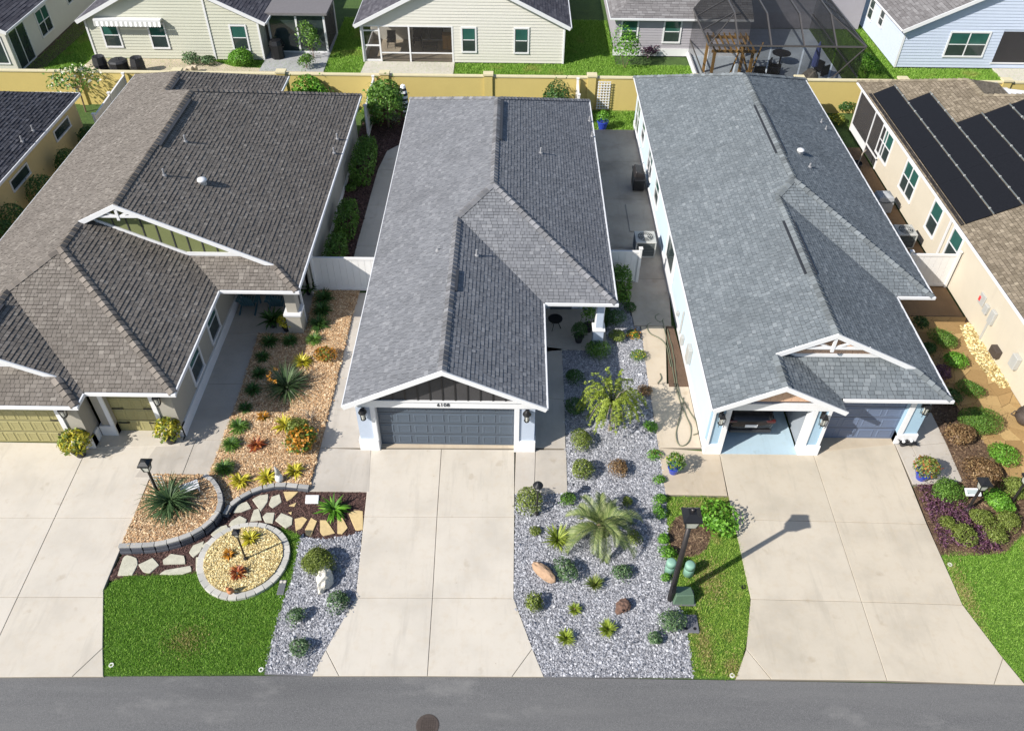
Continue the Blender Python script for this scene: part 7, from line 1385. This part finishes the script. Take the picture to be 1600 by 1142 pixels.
# --- weeping tree
R = np.random.default_rng(5); x, y = G(951, 673); wt = empty('weeping_tree', (x, y, 0), 'small weeping lime green tree on the gravel beside the grey house', 'tree')
MB().tube([(0, 0, -.05), (.02, .01, .8), (0, .05, 1.35)], [.045, .035, .03], 8).build('trunk', MAT['bark'], wt, local=True); MB().tube([(.16, -.1, 0), (.16, -.1, .9)], .012, 5).build('stake', MAT['bark'], wt, local=True)
V, F, RN = [], [], []
for i in range(80):
    az = i * 2.39996 + R.uniform(-.2, .2); rr = R.uniform(.7, 1.3); top_ = R.uniform(1.6, 2.1); n = 24; r_ = R.uniform(0, 1)
    for s in range(2, n):
        t = s / n; q = np.array([rr * math.sin(t * 1.5) * math.cos(az), rr * math.sin(t * 1.5) * math.sin(az), 1.3 + (top_ - 1.3) * math.sin(min(1, t * 2) * 1.57) - 1.0 * max(0, t - .42) ** 1.25 * 1.3])
        v_, f_, r2 = leaves(np.repeat(q[None], 3, 0) + R.normal(0, .022, (3, 3)), np.array([[math.cos(az) * .5, math.sin(az) * .5, .8]] * 3), .12, .2, .35, R)
        F.append(f_ + len(V) * 0 + sum(len(k) for k in V)); V.append(v_); RN.append(np.clip(r2 * .5 + r_ * .5, 0, 1))
link('crown', npmesh('crown', np.concatenate(V), np.concatenate(F), LM['lime'], np.concatenate(RN)), wt, True)
for i in range(10): az = i * .63; MB().tube([(0, .05, 1.3), (.3 * math.cos(az), .3 * math.sin(az), 1.75), (.75 * math.cos(az), .75 * math.sin(az), 1.75), (1.05 * math.cos(az), 1.05 * math.sin(az), 1.3)], [.02, .014, .009, .004], 5).build('branch', MAT['bark'], wt, local=True)
for i in range(5):
    az = 1.2 + i * .55; V = []; F = []; RN = []
    for s in range(14): 
        t = s / 13; q = np.array([(.2 + .85 * t) * math.cos(az), (.2 + .85 * t) * math.sin(az), 1.8 + .45 * math.sin(t * 2.4)]); v_, f_, r2 = leaves(np.repeat(q[None], 3, 0) + R.normal(0, .025, (3, 3)), np.array([[0, 0, 1.0]] * 3), .12, .3, .5, R); F.append(f_ + sum(len(k) for k in V)); V.append(v_); RN.append(r2)
    link('spray', npmesh('spray', np.concatenate(V), np.concatenate(F), LM['lime'], np.concatenate(RN)), wt, True)
# --- hedges and shrubs between the houses
def hedge(label, x0, x1, y0, y1, h, mat='green', leaf=.12, z0=.01):
    PLANTN[0] += 1; R = np.random.default_rng(PLANTN[0]); cx, cy = (x0 + x1) / 2, (y0 + y1) / 2; o = empty('clipped_hedge', (cx, cy, z0), label, 'hedge'); a, b_ = (x1 - x0) / 2, (y1 - y0) / 2
    n = int(1.6 * (4 * a * b_ + 4 * (a + b_) * h) / (leaf * leaf * .5)); d = R.uniform(-1, 1, (n, 3)); m = np.argmax(np.abs(d) * np.array([1 / .9, 1 / .9, 1]), axis=1); k = R.uniform(.82, 1.02, n); q = d.copy(); q[np.arange(n), m] = np.sign(q[np.arange(n), m]) * k; q[:, 2] = np.where(m == 2, np.abs(q[:, 2]), q[:, 2])
    nn = np.zeros((n, 3)); nn[np.arange(n), m] = np.sign(q[np.arange(n), m]); e = np.maximum(0, np.abs(q).sum(1) - 2.1)[:, None] * .12; q = q * (1 - e)
    P3 = q * np.array([a, b_, h / 2]) + np.array([0, 0, h / 2]) + R.normal(0, .025, (n, 3)); V, F, rn = leaves(P3, nn, leaf, .5, .7, R); link('foliage', npmesh('foliage', V, F, LM[mat], rn), o, True)
    for i in range(3): MB().tube([(0, b_ * (i - 1) * .7, -.03), (.05, b_ * (i - 1) * .7, h * .6)], [.03, .015], 5).build('stem', MAT['trunk'], o, local=True)
hedge('long clipped hedge beside the brown house wall, farthest from the gate', -8.4, -7.35, 36.6, 40.3, 1.15); hedge('clipped hedge in the middle of the side path', -8.35, -7.45, 31.8, 34.0, 1.1); hedge('clipped hedge nearest the vinyl gate', -8.4, -7.55, 29.0, 31.2, 1.1); hedge('tall dark hedge beside the short patio fence', 3.95, 5.0, 27.2, 28.6, 1.35)
shrub(548, 294, 9, 'small bright shrub between the clipped hedges', 'green', 1.0, .09)
def tree(label, x, y, h, r_, rz, mat, leaf, n, name='tree', tr=.06, z0=0.0, fl=None, group=None, seed=1):
    R = np.random.default_rng(seed); o = empty(name, (x, y, z0), label, 'tree', group); zc = h - rz * .62
    V, F, rn = cloud(r_, r_, rz, n, leaf, R, zc=zc, lump=.3); link('crown', npmesh('crown', V, F, LM[mat], rn), o, True)
    MB().tube([(0, 0, -.1), (.05, .02, zc * .5), (0, 0, zc)], [tr, tr * .8, tr * .5], 8).build('trunk', MAT['trunk'], o, local=True)
    for i in range(6): a = i * 1.05; MB().tube([(0, 0, zc * .75), (r_ * .35 * math.cos(a), r_ * .35 * math.sin(a), zc + .1), (r_ * .7 * math.cos(a), r_ * .7 * math.sin(a), zc + rz * .3)], [tr * .5, tr * .3, .01], 5).build('limb', MAT['trunk'], o, local=True)
    if fl: V, F, rn = cloud(r_ * 1.05, r_ * 1.05, rz * 1.05, fl, leaf * .8, R, zc=zc, lump=.3, asp=.8); link('blossom', npmesh('blossom', V, F, LM['flower'], rn), o, True)
    return o
tree('round leafed tree in the back corner beside the striped umbrella', -7.2, 43.3, 2.6, 1.15, 1.9, 'green', .17, 2600, seed=3); shrub(580, 182, 17, 'bright flowering bush below the round tree', 'green', 1.6, .14, z0=.01, flowers=('yellow', 40, .1)); shrub(578, 193, 13, 'dark leafy bush under the bright one below the round tree', 'dark', 1.3, .13, z0=.01); shrub(616, 186, 13, 'grey green bush in a white pot at the side path end', 'grey', 1.2, .12, .7, z0=.1)
tree('bright green bushy tree between the brown house and the yellow wall', -11.7, 45.0, 2.0, 1.15, 2.0, 'bright', .2, 1800, seed=4); rosette(455, 138, 15, 'spiky grey green plant beside the bright bushy tree', 'grey', 40, .09, name='spiky_plant')
tree('sparse tree with white blossom above the gold house fence', -25.1, 44.9, 2.5, 1.5, 1.3, 'green', .2, 420, tr=.05, fl=110, seed=6); rosette(178, 140, 24, 'big leaved bright plant behind the brown house roof', 'bright', 40, .22, (.6, 1.5), .5, name='big_leaved_plant', cat='plant')
tree('clipped dark bush in front of the yellow wall behind the grey house', 2.3, 44.9, 1.8, .8, 1.7, 'dark', .14, 1500, seed=8)
# shrubs along the gold house
for (u, v, r_, lb) in ((100, 246, .62, 'dark round shrub along the gold house, third from the fence'), (62, 290, .72, 'dark round shrub along the gold house, largest and second from the left edge'), (22, 332, .68, 'dark round shrub along the gold house, nearest the left edge'), (135, 209, .55, 'small dark shrub at the end of the gold house wall'), (2, 358, .6, 'dark round shrub cut by the left edge below the gold house')):
    PLANTN[0] += 1; R = np.random.default_rng(PLANTN[0]); d = ray(u, v); t = -22.6 / d[0]; y, z = d[1] * t, CAMH + d[2] * t; h = max(1.0, z + r_ * .6)
    o = empty('shrub', (-22.6, y, -.05), lb, 'shrub'); V, F, rn = cloud(r_, r_ * 1.2, h * .85, 1500, .1, R, zc=h * .52, lump=.2); link('foliage', npmesh('foliage', V, F, LM['dark'], rn), o, True); stems(o, 3, r_, h * .7, R)
# --- right shrub bed
for a in ((1478, 767, 25, 'broad clipped green shrub at the walk corner', 'green', .9, .07), (1501, 681, 26, 'brown bronze shrub by the blue house pier', 'brown', 1.0, .08), (1537, 737, 27, 'wide brown shrub above the white sign', 'brown', .8, .08), (1528, 660, 32, 'large clipped dark green oval shrub beside the flagstones', 'green', .9, .05), (1566, 712, 22, 'bright green shrub at the flagstone path edge', 'bright', 1.0, .08), (1560, 788, 26, 'large bright shrub right of the leaning lantern', 'bright', 1.1, .08), (1531, 808, 19, 'olive ball shrub below the leaning lantern', 'olive', 1.2, .055), (1574, 816, 20, 'olive ball shrub under the large bright one', 'olive', 1.2, .055), (1555, 836, 18, 'lowest olive ball shrub near the right lawn', 'olive', 1.2, .055), (1503, 834, 19, 'olive ball shrub among the purple plants, nearest the lawn', 'olive', 1.2, .055), (1481, 818, 14, 'smaller olive ball shrub beside the driveway', 'olive', 1.2, .055), (1588, 765, 24, 'dark olive shrub at the right edge behind the lantern', 'olive', 1.1, .06),
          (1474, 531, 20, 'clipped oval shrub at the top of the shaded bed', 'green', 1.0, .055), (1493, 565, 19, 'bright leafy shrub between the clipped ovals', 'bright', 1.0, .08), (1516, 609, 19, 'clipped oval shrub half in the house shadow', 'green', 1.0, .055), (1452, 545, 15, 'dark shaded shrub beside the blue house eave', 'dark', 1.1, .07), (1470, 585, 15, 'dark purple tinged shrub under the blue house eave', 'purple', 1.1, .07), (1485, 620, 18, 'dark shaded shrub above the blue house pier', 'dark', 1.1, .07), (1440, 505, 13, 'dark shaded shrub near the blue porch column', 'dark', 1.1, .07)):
    shrub(*a[:4], mat=a[4], hr=a[5], leaf=a[6])
pur = GP([(1432, 762), (1455, 758), (1475, 780), (1500, 785), (1520, 800), (1535, 830), (1560, 850), (1568, 860), (1530, 864), (1500, 855), (1472, 862), (1455, 820)]); Pp = scatter(pur, 130); n = len(Pp); P3 = np.repeat(np.c_[Pp, np.zeros(n)], 5, 0); P3[:, :2] += rng.normal(0, .05, (5 * n, 2)); P3[:, 2] = rng.uniform(.04, .22, 5 * n); V, F, rn = leaves(P3, np.tile(np.array([[0, 0, 1.0]]), (5 * n, 1)), .1, .35, .8)
tag(link('ground_cover', npmesh('ground_cover', V, F, LM['purple'], rn)), 'purple leaved ground cover along the driveway edge', 'ground cover', None, 'stuff')
# --- back yards
shrub(488, 70, 18, 'tall leafy shrub at the sage house lanai corner', 'green', 2.6, .16); shrub(478, 98, 13, 'smaller leafy shrub below the tall one by the lanai', 'green', 1.7, .15); shrub(376, 92, 24, 'bright green strappy bush in front of the sage house', 'bright', .9, .16, asp=.25); shrub(300, 95, 14, 'leafy shrub at the sage house wall', 'blue', 1.0, .14); shrub(325, 97, 13, 'second leafy shrub at the sage house wall', 'blue', 1.0, .14)
shrub(978, 85, 20, 'tall clipped shrub at the grey sided house corner', 'bright', 2.6, .15); shrub(1015, 82, 12, 'dark spiky shrub under the grey sided house window', 'purple', 1.2, .15); shrub(1355, 103, 17, 'bright bush beside the screen cage', 'bright', 1.6, .15); shrub(1318, 166, 16, 'dark green bush in the corner beside the yellow wall', 'dark', 1.2, .14); shrub(1308, 187, 12, 'yellow tinged low bush below the corner bush', 'olive', .8, .12, flowers=('yellow', 120, .1))
R = np.random.default_rng(33); x, y = G(14, 92); po = empty('palm', (x, y, 0), 'blue green fan palm at the top left corner', 'palm tree'); MB().tube([(0, 0, -.1), (0, 0, 1.3)], [.14, .1], 8).build('trunk', MAT['trunk'], po, local=True)
for i in range(16):
    V, F, rn = strips(12, .75, .09, R, (.1, .5), .5); a = i * 2.4; el = 1.2 - i * .09; M_ = np.array((Matrix.Rotation(a, 3, 'Z') @ Matrix.Rotation(-el * .8, 3, 'Y')).to_3x3()); off_ = np.array([math.cos(a) * .55 * math.cos(el), math.sin(a) * .55 * math.cos(el), 1.3 + .6 * math.sin(el)]); link('frond', npmesh('frond', V @ M_.T + off_, F, LM['blue'], rn), po, True)

# repeats share a group
GROUPS = dict(lamp_post='garden lamp posts', utility_pedestal='mint utility pedestals', meter_cover='grey meter covers', drain_ring='drain rings at the driveway edges', air_conditioner='air conditioners beside the houses', garden_hose='hoses on the buff walk', patio_chair='patio chairs behind the yellow wall', adirondack_chair='teal porch chairs', vinyl_fence='white vinyl fences', retaining_wall='curved block walls', house='houses of the two rows', shrub='garden shrubs', grass_clump='grass clumps', rosette_plant='rosette plants', tuft_plant='lime tufts on the gravel', croton='croton bushes', potted_plant='potted plants', clipped_hedge='clipped hedges', tree='small garden trees', strappy_clump='large strappy clumps', palm='palms', covered_patio_set='covered patio furniture', rock='garden rocks', patio_umbrella='closed umbrellas', grill='grills')
for o in bpy.data.objects:
    b0 = o.name.split('.')[0]
    if o.parent is None and b0 in GROUPS and 'label' in o: o['group'] = GROUPS[b0]
